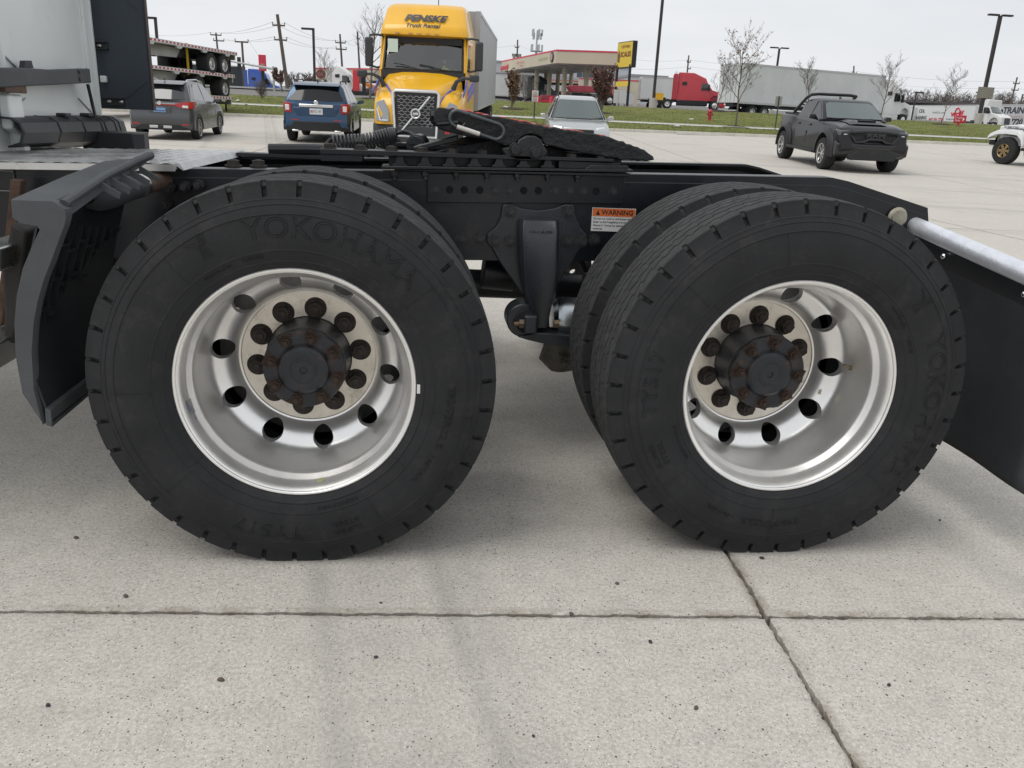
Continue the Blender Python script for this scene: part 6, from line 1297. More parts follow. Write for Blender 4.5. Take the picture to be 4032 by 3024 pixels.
# store behind the canopy: brick front, grey hipped roof, long beige fascia
st_ = thing('store_building', 'low brick store with grey roof and long beige fascia behind the canopy', 'store', (26, 124, 3.5), world=True)
p0_, p1_ = A(zg,600,700,125), A(zg,1400,760,125)
MB().box(p0_.x-3,p1_.x,125,140,3.2,5.4).build('brick_wall', M('brick', (.25,.13,.10), .85, var=.25, vs=3), st_)
xa, xb_ = p0_.x-6, p1_.x+.6; zr1, zr0 = A(zg,900,600,128).z, A(zg,1390,755,125).z
MB().loft([[(xa,124,zr0),(xb_,124,zr0),(xb_,141,zr0),(xa,141,zr0)],[(xa+5,132,zr1),(xb_-6,132,zr1),(xb_-6,133,zr1),(xa+5,133,zr1)]]).build('roof', M('roof_shingle', (.14,.145,.15), .9, var=.2, vs=2), st_)
MB().box(xa,xb_+.1,123.9,124.0,zr0-.3,zr0).build('eave', BEI, st_); MB().box(xa,xb_+.1,123.85,123.9,zr0-.02,zr0+.08).build('eave_red', REDT, st_)
q0, q1 = A(zg,1230,690,122), A(zg,2212,720,118); zt_ = q0.z
MB().prism([(q0.x,122),(q1.x+8,118),(q1.x+8,119),(q0.x,123)], 'z', zt_-1.7, zt_-.14).build('fascia', BEI, st_); MB().prism([(q0.x,121.95),(q1.x+8,117.95),(q1.x+8,119),(q0.x,123)], 'z', zt_-.14, zt_).build('fascia_red', REDT, st_)
for k in range(5): p = q0+(q1-q0)*(.2+.22*k); MB().box(p.x-.25,p.x+.25,p.y+.2,p.y+.7,3.0,zt_-1.7).build('column', BEI, st_)
# far grey warehouses
def warehouse(label, f, xl, xr, yt, Y, D=30, mat=None, wins=None):
    a, b = A(f, xl, yt, Y), A(f, xr, yt, Y); t = thing('warehouse', label, 'warehouse', (a.x, Y, 3), world=True); zt2 = (a.z+b.z)/2
    MB().box(a.x,b.x,Y,Y+D,2,zt2).build('wall', mat, t); MB().box(a.x-.2,b.x+.2,Y-.15,Y+D,zt2,zt2+.5).build('parapet', M('parapet_grey', (.3,.31,.32), .7), t)
    for (x0_, x1_, y0_, y1_, nx_, ny_) in wins or ():
        u, v = A(f, x0_, y0_, Y), A(f, x1_, y1_, Y)
        for i in range(nx_):
            for j in range(ny_):
                w_, h_ = (v.x-u.x)/nx_, (u.z-v.z)/ny_; wx, wz = u.x+i*w_, v.z+j*h_
                wn = MB().box(wx+.06*w_,wx+.94*w_,Y-.12,Y-.02,wz+.1*h_,wz+.9*h_).build('window', M('office_glass', (.05,.07,.09), .1), t)
    return t
WG = M('warehouse_grey', (.47,.49,.52), .7, var=.04, vs=.1)
warehouse('pale grey warehouse with dark windows behind the fuel canopy', zg, 1040, 1960, 535, 210, 30, WG, ((1185,1430,575,690,3,4),))
w_ = warehouse('pale flat roofed warehouse behind the grey box trailer', zg, -480, 730, 470, 230, 30, WG)
MB().box(A(zg,-480,600,229).x,A(zg,730,600,229).x,228.5,229.9,A(zg,0,650,229).z,A(zg,0,610,229).z).build('dark_band', M('band_grey', (.16,.17,.17), .7), w_)
warehouse('low pale building far behind the small white trailer', zg, 1960, 2500, 680, 190, 20, M('low_pale', (.5,.52,.54), .7))
# left store canopy
ls = thing('gas_canopy', 'beige canopy with oval logo and green script far behind the blue SUV', 'fuel canopy', (-12, 110, 3), world=True)
a0, a1 = A(ze,1495,572,110), A(ze,2140,597,104); ct = Vector((a1.x-a0.x, -6)); 
MB().prism([(a0.x,110),(a1.x,104),(a1.x+3,112),(a0.x+3,118)], 'z', a0.z-1.35, a0.z-.12).build('fascia', BEI, ls); MB().prism([(a0.x-.05,109.95),(a1.x,103.95),(a1.x+3,112),(a0.x+3,118)], 'z', a0.z-.12, a0.z+.02).build('red_edge', REDT, ls)
cx_ = ct.normalized(); 
def on_ls(t, z, off=.06): p = Vector((a0.x,110))+ct*t+Vector((cx_.y,-cx_.x))*off; return Vector((p.x, p.y, z))
letters('made fresh for you', .62, M('pale_green', (.36,.46,.2)), ls, on_ls(.52, a0.z-.72), (cx_.x,cx_.y,0), (0,0,1), sx=1.15)
o = MB().lathe([(0,-.05),(.5,-.05),(.52,0)], (0,0,0), 24).build('oval_logo', M('logo_maroon', (.16,.03,.03), .5), ls); o.location = on_ls(.1, a0.z-.72)-Vector(ls['wroot']); o.scale = (1.5,1,1); o.rotation_euler = (0,0,atan2(cx_.y,cx_.x))
letters('Café', .5, M('logo_pink', (.6,.5,.45)), ls, on_ls(.1, a0.z-.74, .14), (cx_.x,cx_.y,0), (0,0,1), shear=.3)
for t in (.1,.5,.9): p = on_ls(t, 0, -2); MB().cyl((p.x,p.y,1.5),(p.x,p.y,a0.z-1.3),.25,n=12).build('column', M('column_cream', (.5,.45,.34)), ls)
# dump truck at the pumps
dtp = A(zg,1735,1075,88); dt = thing('dump_truck', 'dark red dump truck with a round door emblem under the fuel canopy', 'dump truck', (dtp.x, 88, terr(dtp.x, 88)), radians(-3))
bx0 = A(zg,1040,900,88).x-dtp.x; cb = A(zg,1625,900,88).x-dtp.x; zt3 = A(zg,1200,803,88).z-terr(dtp.x,88)
MB().prism([(bx0,zt3-.1),(bx0+.3,zt3),(cb-.15,zt3),(cb-.15,1.25),(bx0+.45,1.15)], 'y', -1.2, 1.2).build('dump_bed', MARP, dt, bevel=.05)
MB().box(bx0+.9,cb-.7,-1.215,-1.2,1.45,zt3-.4).build('bed_panel', paint('dump_red', (.42,.03,.05), .4, 0), dt, bevel=.03)
for k in range(2): MB().box(bx0+.55+(cb-bx0-1.2)*k,bx0+.75+(cb-bx0-1.2)*k,-1.24,-1.2,1.25,zt3-.1).build('bed_rib', MARP, dt)
hull([(x-(cb/2), z) for x, z in [(cb,.7),(cb,2.75),(cb+.15,2.85),(-1.2,2.85),(-.95,2.0),(-.1,1.75),(0,1.0),(-.05,.5)]], ((-.75-cb/2,.55),), .7, 1.15, .2, .08).build('cab', MARP, dt, loc=(cb/2,0,0))
MB().prism([(cb+.35,1.95),(cb+.35,2.65),(-1.3,2.65),(-1.1,1.95)], 'y', -1.165, -1.14).build('side_window', GLASS, dt); MB().lathe([(0,-.03),(.42,-.03),(.42,0)], (cb+.75,-1.15,1.35), 20).build('door_emblem', M('emblem_tan', (.35,.28,.2), .5), dt); MB().lathe([(0,-.035),(.3,-.035),(.3,0)], (cb+.75,-1.152,1.35), 20).build('emblem_core', MARP, dt)
MB().box(bx0+.5,-.2,-.45,.45,.6,1.1).build('chassis', FRM, dt)
for x in (-.75,cb-1.3,cb-2.6): 
    for sd in (-1,1): truck_wheel(dt, x, sd*.95, .5, .3, sd, x < cb)
b0, b1 = A(zg,665,980,93), A(zg,968,980,93); bar = thing('fuel_island', 'low dark red barrier block beside the canopy columns', 'barrier', (b0.x, 93, 2.8)); MB().box(0,b1.x-b0.x,0,.6,0,A(zg,700,935,93).z-2.8).build('block', MARP, bar, bevel=.03); MB().box(.1,b1.x-b0.x-.1,-.03,0,.3,.5).build('stripe', REDT, bar)
for px, lb in ((620,'left'),(818,'right')):
    p = A(zg,px,1010,90); o = MB().lathe([(.0,.75),(.2,.72),(.24,.5),(.24,0)], (0,0,0), 14, 'z').build('safety_drum', REDT, loc=(p.x,90,terr(p.x,90)-.1)); tag(o, f'small red bollard at the {lb} end of the red barrier', 'bollard')
# scale sign on two posts
sg = thing('pole_sign', 'tall yellow truck scale sign on two black posts beside the canopy', 'sign', (20.6, 80, 2.9), world=True)
pR, pL = Vector((20.64,80.0)), Vector((20.0,82.6)); YS = M('sign_yellow', (.72,.52,.05), .5); BK = M('post_black', (.012,.012,.014), .5)
for p, x in ((pR,1955),(pL,1835)): MB().cyl((p.x,p.y,2.4),(p.x,p.y,6.6),.13,n=12).build('post', BK, sg)
dS = (pR-pL).normalized(); eL, eR = pL-dS*.25, pR+dS*.25; nS = Vector((dS.y,-dS.x)); nS = nS if nS.x < 0 else -nS
MB().prism([(eL.x,eL.y),(eR.x,eR.y),(eR.x-nS.x*.45,eR.y-nS.y*.45),(eL.x-nS.x*.45,eL.y-nS.y*.45)], 'z', 6.35, 8.72).build('cabinet', BK, sg)
f0, f1 = eL+dS*.08+nS*.02, eR-dS*.08+nS*.02; MB().prism([(f0.x,f0.y),(f1.x,f1.y),(f1.x-nS.x*.02,f1.y-nS.y*.02),(f0.x-nS.x*.02,f0.y-nS.y*.02)], 'z', 6.42, 8.65).build('face', YS, sg)
def on_sg(t, z): p = f0+(f1-f0)*t+nS*.02; return Vector((p.x, p.y, z))
RB = M('sign_brown', (.22,.06,.03), .5)
letters('CERTIFIED', .34, RB, sg, on_sg(.55, 8.25), (dS.x,dS.y,0), (0,0,1), sx=1.15); letters('SCALES', .62, RB, sg, on_sg(.58, 7.55), (dS.x,dS.y,0), (0,0,1), offset=.02, sx=1.05)
MB().prism([(-.18,-.5),(.18,-.5),(.22,.2),(0,.55),(-.22,.2)], 'z', 0, .02).build('logo_patch', M('patch_brown', (.16,.09,.06), .6), sg, loc=on_sg(.12,7.4)-Vector(sg['wroot'])).rotation_euler = (pi/2,0,atan2(dS.y,dS.x))
MB().prism([(pL.x-.1,pL.y-.15),(pR.x-.15,pR.y-.15),(pR.x-.1,pR.y-.1),(pL.x-.05,pL.y-.1)], 'z', 4.65, 5.1).build('lower_panel', YS, sg)
for x in (1760, 1838): 
    p = A(zg,x,1015,78); o = thing('board_sign', f'white board on black A-frame legs at the foot of the scale sign, {"left" if x < 1800 else "right"} one', 'sign board', (p.x, 78, terr(p.x, 78)), .2); MB().box(-.32,.32,-.03,0,.25,1.45).build('board', M('board_white', (.62,.62,.6), .6), o); MB().tube([(-.35,.05,0),(-.05,.02,1.5),(.35,.05,0)], .03, 6).build('leg_frame', BK, o)
# ------------------------------------------------------------------ lamp posts
def lamp(label, f, xb, yb, Y, xt, yt, head='single', base=.6, r=.10, zb_=None, extra=None):
    b = A(f[0], xb, yb, Y); top = A(f[1], xt, yt, Y).z; z0 = terr(b.x, Y) if zb_ is None else zb_
    t = thing('lamp_post', label, 'lamp post', (b.x, Y, z0), 0, 'lamp posts around the lots'); h = top-z0; BR = M('pole_bronze', (.035,.03,.028), .5)
    if base: MB().cyl((0,0,-.3),(0,0,base),.32,n=20).build('base', M('base_concrete', (.42,.40,.36), .9, var=.1), t, bevel=.02)
    MB().box(-r,r,-r,r,base,h).build('pole', BR, t, bevel=.01)
    if head == 'left': MB().box(-1.0,.1,-.15,.15,h-.06,h+.10).build('lamp_head', BR, t, bevel=.03)
    elif head == 'twin':
        for sd in (-1,1): MB().box(min(sd*.15,sd*1.1),max(sd*.15,sd*1.1),-.18,.18,h-.02,h+.12).build('lamp_head', BR, t, bevel=.03)
    elif head == 'single': MB().box(-.1,.8,-.15,.15,h-.06,h+.10).build('lamp_head', BR, t, bevel=.03)
    return t
lamp('tall dark lamp post with single head far left above the stacked flatbeds', (za,za), 1366, 320, 70, 1352, 160, 'left', zb_=1.2, base=0)
lamp('tall dark lamp post between the blue SUV and the utility pole', (zb,zb), 530, 720, 75, 503, 255, 'left', zb_=2.0)
lb = lamp('very tall dark lamp post on a concrete base beside the red tractor', (zc,zc), 1480, 955, 66.5, 1562, -260, None, .75)
MB().box(.12,.75,-.2,.2,.62,1.15).build('yellow_box', M('box_yellow', (.72,.4,.02), .6), lb)
lamp('dark lamp post with twin heads rising behind the long white trailer', (zd,zd), 598, 430, 95, 608, 316, 'twin', .6, zb_=2.9)
rp_ = lamp('tall dark lamp post with twin heads and a square panel at the right', (zf,zd), 1450, 600, 68.5, 2060, 104, 'twin', .85, .13)
pz = A(zf,1530,60,68.5).z-terr(49.3,68.5); MB().box(-.75,.75,-.18,-.14,pz-.45,pz+.45).build('panel', M('panel_tan', (.26,.24,.2), .7, var=.15), rp_); MB().box(-.66,.66,.06,.16,pz-.05,pz+.05).build('panel_bracket', BK, rp_)
lamp('slim dark lamp post in front of the lettered white trailer', (zf,zf), 365, 520, 85, 452, 62, 'single', 0, .06)
# ------------------------------------------------------------------ utility poles and wires
POLE = M('pole_wood', (.12,.10,.085), .9, var=.2, vs=2)
def upole(label, f, xt, yt, xb, yb, Y, arms, r=.17, xf=None):
    a, b = A(f, xt, yt, Y), A(f, xb, yb, Y); t = thing('utility_pole', label, 'utility pole', (b.x, Y, b.z-3), 0, 'utility poles along the road', world=True); t['wroot'] = [b.x, Y, b.z-3]
    d = (b-a); MB().cyl(b+d*(3/max(.5, d.length)), a, r*1.1, r*.8, n=8).build('pole', POLE, t); out = []
    for y_, x0_, x1_ in arms:
        p, q = A(f, x0_, y_, Y), A(f, x1_, y_, Y); MB().box(p.x,q.x,Y-.1,Y+.05,p.z-.09,p.z+.09).build('crossarm', POLE, t)
        for s_ in (.02,.98): MB().cyl((p.x+(q.x-p.x)*s_,Y,p.z+.09),(p.x+(q.x-p.x)*s_,Y,p.z+.38),.07,n=6).build('insulator', M('insulator', (.2,.2,.2), .4), t)
        out.append((Vector((p.x,Y,p.z+.35)), Vector((q.x,Y,p.z+.35))))
    return out, a
PA = upole('wooden utility pole with two crossarms, leftmost above the stacked flatbeds', ze, 415,190,436,400,150, ((212,355,475),(275,388,505)))
PB = upole('wooden utility pole with one wide top crossarm beside the traffic signal', ze, 697,283,738,860,118, ((287,622,768),))
PC = upole('tall leaning utility pole with several crossarms left of the blue SUV roof', zb, 203,125,288,740,112, ((218,160,270),(345,177,288)), .24)
PD = upole('wooden utility pole with two crossarms right of the slim lamp post', ze, 1765,205,1792,600,140, ((297,1715,1828),(368,1722,1838)))
PE = upole('plain thin utility pole closest to the yellow truck mirror', ze, 1955,175,1980,600,150, ((255,1950,1985),))
PF = upole('utility pole with transformer rising behind the left of the fuel canopy', zg, 325,135,318,400,170, ((245,285,345),)); 
PG = upole('utility pole between the fuel canopy and the red tractor', zc, 1797,482,1780,660,160, ((540,1780,1812),(598,1782,1812)))
PH = upole('utility pole top rising above the long white trailer roof', zd, 1100,430,1098,500,170, ((478,1088,1118),))
PI_ = upole('wooden utility pole with crossarms right of the tall lamp post', zd, 2168,505,2128,665,150, ((545,2142,2182),(588,2130,2175)))
PJ = upole('dark utility pole cut by the right picture edge', zd, 2206,615,2185,690,140, ((640,2195,2225),))
WIRE = M('wire_black', (.05,.05,.055), .6)
def wire(a, b, sag, lab, r=.015):
    sag *= .5
    pts = [a+(b-a)*(k/12)-Vector((0,0,sag*4*(k/12)*(1-k/12))) for k in range(13)]
    o = MB().tube(pts, r, 4).build('power_line', WIRE); tag(o, lab, 'power line', 'overhead power lines'); return o
far = lambda f, x, y, Y: A(f, x, y, Y)
LW = 'thin overhead wire strung across the sky at the left'; RW = 'thin overhead wire strung across the sky at the right'
for i in (0, 1):
    wire(PA[0][0][i], PC[0][0][i], 1.0, LW); wire(PC[0][0][i], PD[0][0][i], 1.4, LW); wire(PC[0][1][i], PD[0][1][i], 1.3, LW); wire(PA[0][1][i], PC[0][1][i], 1.0, LW)
    wire(PD[0][0][i], PE[1]-Vector((0,0,1+i)), .8, LW)
wire(far(ze,-400,205,150), PA[0][0][0], .8, LW); wire(PB[0][0][1], PC[1]-Vector((0,0,8)), .7, LW); wire(PC[1]-Vector((0,0,9)), PD[1]-Vector((0,0,10)), 1.2, LW); wire(PC[1]-Vector((0,0,9)), far(ze,760,505,118), .6, LW); wire(PE[1]-Vector((0,0,11)), PC[1]-Vector((0,0,10.5)), .9, LW)
wire(far(zg,-700,238,170), PF[0][0][0], .8, RW); wire(PF[0][0][1], far(zg,760,310,168), .5, RW)
wire(far(zg,2050,425,162), PG[0][0][0], .5, RW); wire(far(zg,1950,558,162), PG[0][1][0], .5, RW)
wire(PG[0][0][1], PH[0][0][0], 1.0, RW); wire(PG[0][1][1], PH[0][0][0]-Vector((0,0,1.5)), 1.0, RW)
wire(PH[0][0][1], PI_[0][0][0], 1.2, RW); wire(PH[0][0][1]-Vector((0,0,1.8)), PI_[0][1][0], 1.2, RW); wire(PI_[0][0][1], far(zd,2320,552,140), .3, RW); wire(PI_[0][1][1], far(zd,2320,600,140), .3, RW)
p = A(zg,310,360,169.5); tf = thing('transformer', 'grey pole transformer bracket on the pole behind the canopy', 'transformer', p); MB().box(-.9,.9,-.3,.0,-.25,.25).build('crossbar', POLE, tf); [MB().cyl((x,-.3,-.9),(x,-.3,.2),.3,n=10).build('canister', M('transformer_grey', (.25,.26,.26), .5), tf) for x in (-.5,.5)]
# cell tower
ct_ = A(zc,470,265,260); cb_ = A(zc,467,470,260); tw_ = thing('cell_tower', 'slim pale cell tower with antenna clusters above the fuel canopy', 'cell tower', (cb_.x,260,cb_.z-2)); h = ct_.z-cb_.z+2; MB().cyl((0,0,0),(0,0,h),.35,.2,n=8).build('mast', M('tower_grey', (.45,.47,.48), .5), tw_)
for z1, w1_ in ((h-.6,1.5),(h-1.6,1.2),(h-4.8,1.7)):
    for k in range(5): a = 2*pi*k/5; MB().box(-.25,.25,-.15,.15,-.9,.9).build('antenna_panel', M('tower_grey', (.45,.47,.48)), tw_, loc=(w1_*cos(a),w1_*sin(a),z1))
MB().lathe([(1.9,0),(1.9,.25),(.2,.25)], (0,0,h-5.9), 12, 'z').build('platform', M('tower_grey', (.45,.47,.48)), tw_)
# traffic signal
sp0, sp1 = A(ze,470,482,118), A(ze,1040,585,110); sgn = thing('traffic_signal', 'grey mast arm traffic signal with a lit red lamp at the left', 'traffic signal', (sp1.x,sp1.y,1.5), world=True)
MB().cyl((sp1.x,sp1.y,1.5),(sp1.x,sp1.y,sp1.z+.3),.13,n=10).build('mast', M('signal_grey', (.4,.41,.41), .5), sgn); MB().cyl(sp0, sp1, .10, .14, n=8).build('mast_arm', M('signal_grey', (.4,.41,.41)), sgn)
for x, lit in ((550,True),(668,False)):
    p = A(ze,x,518,116.5); hd_ = sub('signal_head', sgn, p-Vector(sgn['wroot'])); MB().box(-.22,.22,-.15,.15,-.7,.7).build('housing', BK, hd_, bevel=.02)
    for k, c_ in enumerate(('red','amber','green')):
        m_ = M('signal_red_lit', (.9,.02,.02), .4, emit=3) if (lit and k == 0) else M('signal_off', (.04,.04,.03), .4); MB().lathe([(0,-.03),(.15,-.03),(.15,0)], (0,-.15,.45-.45*k), 14).build('signal_lens', m_, hd_)
# red brand flag sign, far left
p = A(ze,905,430,114); q = A(ze,925,590,114); rs = thing('pylon_sign', 'tall narrow red pylon sign far left beside the big utility pole', 'sign', (q.x,114,2)); MB().box(-.45,.45,-.2,.2,q.z-2-.2,p.z-2).build('panel', REDT, rs, bevel=.03); MB().box(-.2,.2,-.15,.15,0,q.z-2).build('post', BK, rs); MB().box(-.3,.3,-.23,-.2,q.z-2+.0,q.z-2+.7).build('logo_patch', M('logo_tan', (.42,.25,.2), .6), rs)
# ------------------------------------------------------------------ lettered trailers, day cab and sign at the right
T1 = van_trailer('white trailer with dark training lettering and a red script logo at the right', (81.0,131.5), (82.6,115.6), 2.1, M('trailer_clean_white', (.68,.69,.69), .45, var=.03), top=4.0)
d1 = Vector((1.6,-15.9)).normalized()
def side_txt(t, s, size, x, z, mat, **k): letters(s, size, mat, t, (x, -1.325, z), (1,0,0), (0,0,1), extrude=.004, **k)
INK = M('dark_lettering', (.03,.035,.045)); RDL = M('red_lettering', (.55,.03,.06), .5)
side_txt(T1, 'CDL', .7, 4.6, 3.1, INK, offset=.015); side_txt(T1, 'TRAINING', .7, 4.5, 2.1, INK, offset=.015, sx=.9); side_txt(T1, 'WolfCDL.com', .38, 8.4, 2.9, M('grey_letters', (.25,.25,.26), .5), sx=1.2)
side_txt(T1, '847 301 7720', .62, 8.2, 1.85, RDL, offset=.015, sx=.95); side_txt(T1, 'wolf', 1.2, 12.5, 2.7, RDL, offset=.04, sx=1.2); side_txt(T1, 'Driving School', .3, 11.4, 1.95, INK, sx=1.2)
MB().tube([(12.55+.5*cos(a*pi/10),-1.34,2.8+.75*sin(a*pi/10)) for a in range(-3, 14)], .09, 6).build('logo_ring', RDL, T1)
T2 = van_trailer('grey white trailer with large black training lettering at the right edge', (80.0,110), (81.3,95), 2.2, M('trailer_pale_grey', (.5,.52,.53), .5, var=.05), top=3.75)
side_txt(T2, 'CDL TRAINING', 1.1, 5.2, 2.95, INK, offset=.03, sx=1.15, shear=.1); side_txt(T2, 'WWW.WOLFCDL.COM', .55, 5.6, 2.1, M('faded_red', (.5,.32,.32), .5), sx=1.2, shear=.15); side_txt(T2, '847 301 7720', .95, 4.4, 1.5, INK, offset=.03, sx=1.15, shear=.1)
dcp = A(zf,1862,640,98); semi('white day cab tractor parked in front of the lettered grey trailer', (dcp.x, 97.5, 2.45), radians(-68), WHTP, .3, 3.0, False)
fr = A(zf,1680,320,101); fa = thing('roof_fairing', 'tall white wind deflector above the white day cab', 'wind deflector', (fr.x,101,4.9)); MB().prism([(-1.1,0),(1.1,0),(.95,1.25),(-.9,1.3)], 'y', -.5, .3).build('shell', WHTP, fa, bevel=.08)
wv = A(zf,360,300,128); van_trailer('small white van body between the white tractor and lettered trailer', (wv.x-2.0,140), (wv.x+1.4,128), 2.2, M('trailer_clean_white', (.68,.69,.69)), top=3.6)
rs2p = A(zf,1117,668,58); rs2 = thing('direction_sign', 'small red truck exit sign with white arrow on a red post', 'sign', (rs2p.x,58,terr(rs2p.x,58)), radians(-30)); ph = A(zf,1150,500,58).z-terr(rs2p.x,58)
SGR = M('sign_red', (.5,.03,.06), .5); WTX = M('sign_white_text', (.75,.72,.7), .5)
MB().box(-.07,.07,-.04,.04,0,ph).build('post', SGR, rs2); MB().box(-.36,.46,-.09,.09,ph-.26,ph+.30).build('panel', SGR, rs2, bevel=.05); letters('Truck', .2, WTX, rs2, (-.08,-.095,ph+.12), (1,0,0), (0,0,1)); letters('Exit', .2, WTX, rs2, (-.1,-.095,ph-.08), (1,0,0), (0,0,1)); MB().prism([(.22,ph-.12),(.36,ph+.02),(.22,ph+.16)], 'y', -.095, -.09).build('arrow', WTX, rs2)
# ------------------------------------------------------------------ small street furniture on the verge
hp = A(zc,1972,1072,51.5); hy = thing('fire_hydrant', 'red fire hydrant standing on the grass bank', 'fire hydrant', (hp.x,51.5,terr(hp.x,51.5)-.02)); HR = M('hydrant_red', (.42,.035,.055), .5, var=.15)
MB().lathe([(0,.80),(.05,.79),(.06,.75),(.12,.71),(.16,.63),(.16,.60),(.12,.58),(.115,.10),(.17,.08),(.17,0)], (0,0,0), 18, 'z').build('barrel', HR, hy)
for sd in (-1,1): MB().cyl((sd*.1,0,.48),(sd*.21,0,.48),.06,n=12).build('side_nozzle', HR, hy)
MB().cyl((0,-.1,.45),(0,-.2,.45),.085,n=14).build('pump_nozzle', HR, hy)
np_ = A(zg,536,1250,47.0); ns = thing('parking_sign', 'white and red parking notice on a green post by the sidewalk', 'sign', (np_.x,46.2,terr(np_.x,46.2)-.05)); nh = A(zg,548,865,46.5).z-terr(np_.x,46.2)
MB().box(-.035,.035,-.02,.02,0,nh-.35).build('post', M('post_green', (.03,.06,.045), .6), ns); MB().box(-.18,.18,-.035,-.021,nh-.55,nh+.02).build('plate', M('sign_white', (.68,.66,.64), .5), ns); MB().box(-.14,.14,-.04,-.036,nh-.30,nh-.25).build('red_bar', SGR, ns); MB().box(-.12,.12,-.04,-.036,nh-.50,nh-.46).build('red_bar', SGR, ns)
letters('NO', .13, SGR, ns, (0,-.04,nh-.1), (1,0,0), (0,0,1)); letters('PARKING', .07, M('sign_ink', (.15,.1,.1), .5), ns, (0,-.04,nh-.2), (1,0,0), (0,0,1)); letters('TOW', .1, M('sign_ink', (.15,.1,.1)), ns, (0,-.04,nh-.38), (1,0,0), (0,0,1))
bp_ = A(zd,548,838,47.0); bs_ = thing('parking_sign', 'grey backed sign on a thin green post left of the black pickup', 'sign', (bp_.x,46.2,terr(bp_.x,46.2)-.05)); bh = A(zd,590,625,46.5).z-terr(bp_.x,46.2)
MB().box(-.03,.03,-.02,.02,0,bh+.02).build('post', M('post_green', (.03,.06,.045)), bs_); MB().box(-.2,.2,.021,.03,bh-.55,bh).build('plate', M('sign_back_grey', (.32,.32,.3), .5, .4), bs_)
for k, (f, x, y, lb) in enumerate(((zc,1690,1126,'white scrap of paper on the verge grass by the kerb'),(zc,1820,998,'white scrap of litter high on the grass bank'),(ze,660,940,'white scrap of litter on the grass behind the grey SUV'),(zc,205,918,'white stone beside the left brown shrub'),(zf,1535,662,'pale scrap of litter on the far right grass'))):
    Y = (44, 52, 50, 55, 52)[k]; p = A(f, x, y, Y); mb = MB(); mb.sphere((0,0,0), .14, 8, (1.3,1,.35)); mb.v = [(a+random.uniform(-.03,.03), b, c+random.uniform(-.02,.02)) for a, b, c in mb.v]; tag(mb.build('litter', M('litter_white', (.6,.6,.58), .8), loc=(p.x, Y, terr(p.x, Y)+.04)), lb, 'litter')
# ------------------------------------------------------------------ bare trees and brown-leaved shrubs
BARK = M('bark_grey', (.15,.13,.115), .95, var=.25, vs=6)
def tree(label, x, Y, z, h, seed, spread=.36, leaves=0, lmat=None, group='bare young trees on the grass', r0=None, lean=0, stems=1, name='bare_tree', mulch=True, levels=4, first=.3):
    rr = random.Random(seed); tr = MB(); cr = MB(); lf = MB(); r0 = r0 or h*.011
    t = thing(name, label, 'tree' if name != 'brown_shrub' else 'shrub', (x, Y, z), 0, group)
    def leaf(p):
        s_ = rr.uniform(.05,.10); a = Vector((rr.gauss(0,1),rr.gauss(0,1),rr.gauss(0,1))).normalized(); b = a.orthogonal().normalized(); lf.add([p-a*s_,p+b*s_*.6,p+a*s_,p-b*s_*.6],[(0,1,2,3)])
    def grow(p, d, L_, r, lv, mbx):
        n = 4; pts = [p]; rad = [r]; q = p.copy(); dd = d.copy()
        for k in range(n):
            dd = (dd+Vector((rr.gauss(0,.10),rr.gauss(0,.10),.05 if lv else 0))).normalized(); q = q+dd*(L_/n); pts.append(q.copy()); rad.append(r*(1-.62*(k+1)/n))
        mbx.tube(pts, rad, 6 if lv < 2 else 4)
        if lv >= levels: 
            return
        m_ = {0: 11, 1: 5, 2: 4, 3: 3}[lv] if lv < 4 else 2
        for k in range(m_):
            t_ = (first+(1-first)*(k+.5)/m_) if lv == 0 else .2+.78*(k+rr.random())/m_
            i = min(int(t_*n), n-1); c = pts[i]+(pts[i+1]-pts[i])*(t_*n-i); az = rr.uniform(0, 2*pi) if lv else k*2.4+rr.uniform(-.4,.4)
            e = Vector((cos(az), sin(az), 0)); dn = (pts[i+1]-pts[i]).normalized(); nd = (dn*.72+e*rr.uniform(.45,.95)*spread*2).normalized()
            Lc = L_*(.52-.22*t_ if lv == 0 else rr.uniform(.36,.6)); grow(c, nd, Lc, max(.006, rad[i]*.55), lv+1, cr)
            if leaves and lv >= 1:
                for _ in range(int(leaves) if leaves >= 1 else int(rr.random() < leaves)): leaf(c+nd*Lc*rr.random()+Vector((rr.gauss(0,.05),rr.gauss(0,.05),rr.gauss(0,.05))))
    for s_ in range(stems):
        a = 2*pi*s_/stems; grow(Vector((0,0,-.1)), Vector((lean+(.16*cos(a) if stems > 1 else 0), .16*sin(a) if stems > 1 else 0, 1)).normalized(), h*rr.uniform(.85,1), r0, 0, tr)
    tr.build('trunk', BARK, t); cr.build('crown', BARK, t)
    if leaves: lf.build('foliage', lmat, t, ang=0)
    if mulch: MB().lathe([(0,.10),(.5,.08),(.8,0),(.85,-.1)], (0,0,0), 16, 'z').build('mulch_ring', M('mulch', (.045,.035,.028), .95, var=.3, bump=.03, bs=20), t)
    return t
def tspot(f, x, yb, yt, Y): b = A(f, x, yb, Y); return b.x, Y, terr(b.x, Y), A(f, x, yt, Y).z-terr(b.x, Y)
LB = M('leaf_brown', (.17,.10,.06), .9, var=.4, vs=8); LR = M('leaf_dark_red', (.13,.065,.05), .9, var=.4, vs=8)
tree('largest bare young tree left of the black pickup with a few leaves', *tspot(zd,325,835,238,46.8), 21, .42, .25, LB)
tree('bare young tree in front of the left end of the long white trailer', *tspot(zd,205,725,440,62), 5, .36)
tree('bare young tree rising behind the black pickup roof', *tspot(zd,800,700,430,61), 9, .34)
tree('bare young tree in front of the white sleeper tractor', *tspot(zd,1285,715,408,61), 13, .40)
tree('bare young tree in front of the red and black lettered white trailer', *tspot(zd,1665,800,490,59), 17, .40)
tree('tall bare tree behind the left mirror of the yellow truck', *tspot(zb,1010,860,118,60), 31, .34, r0=.09)
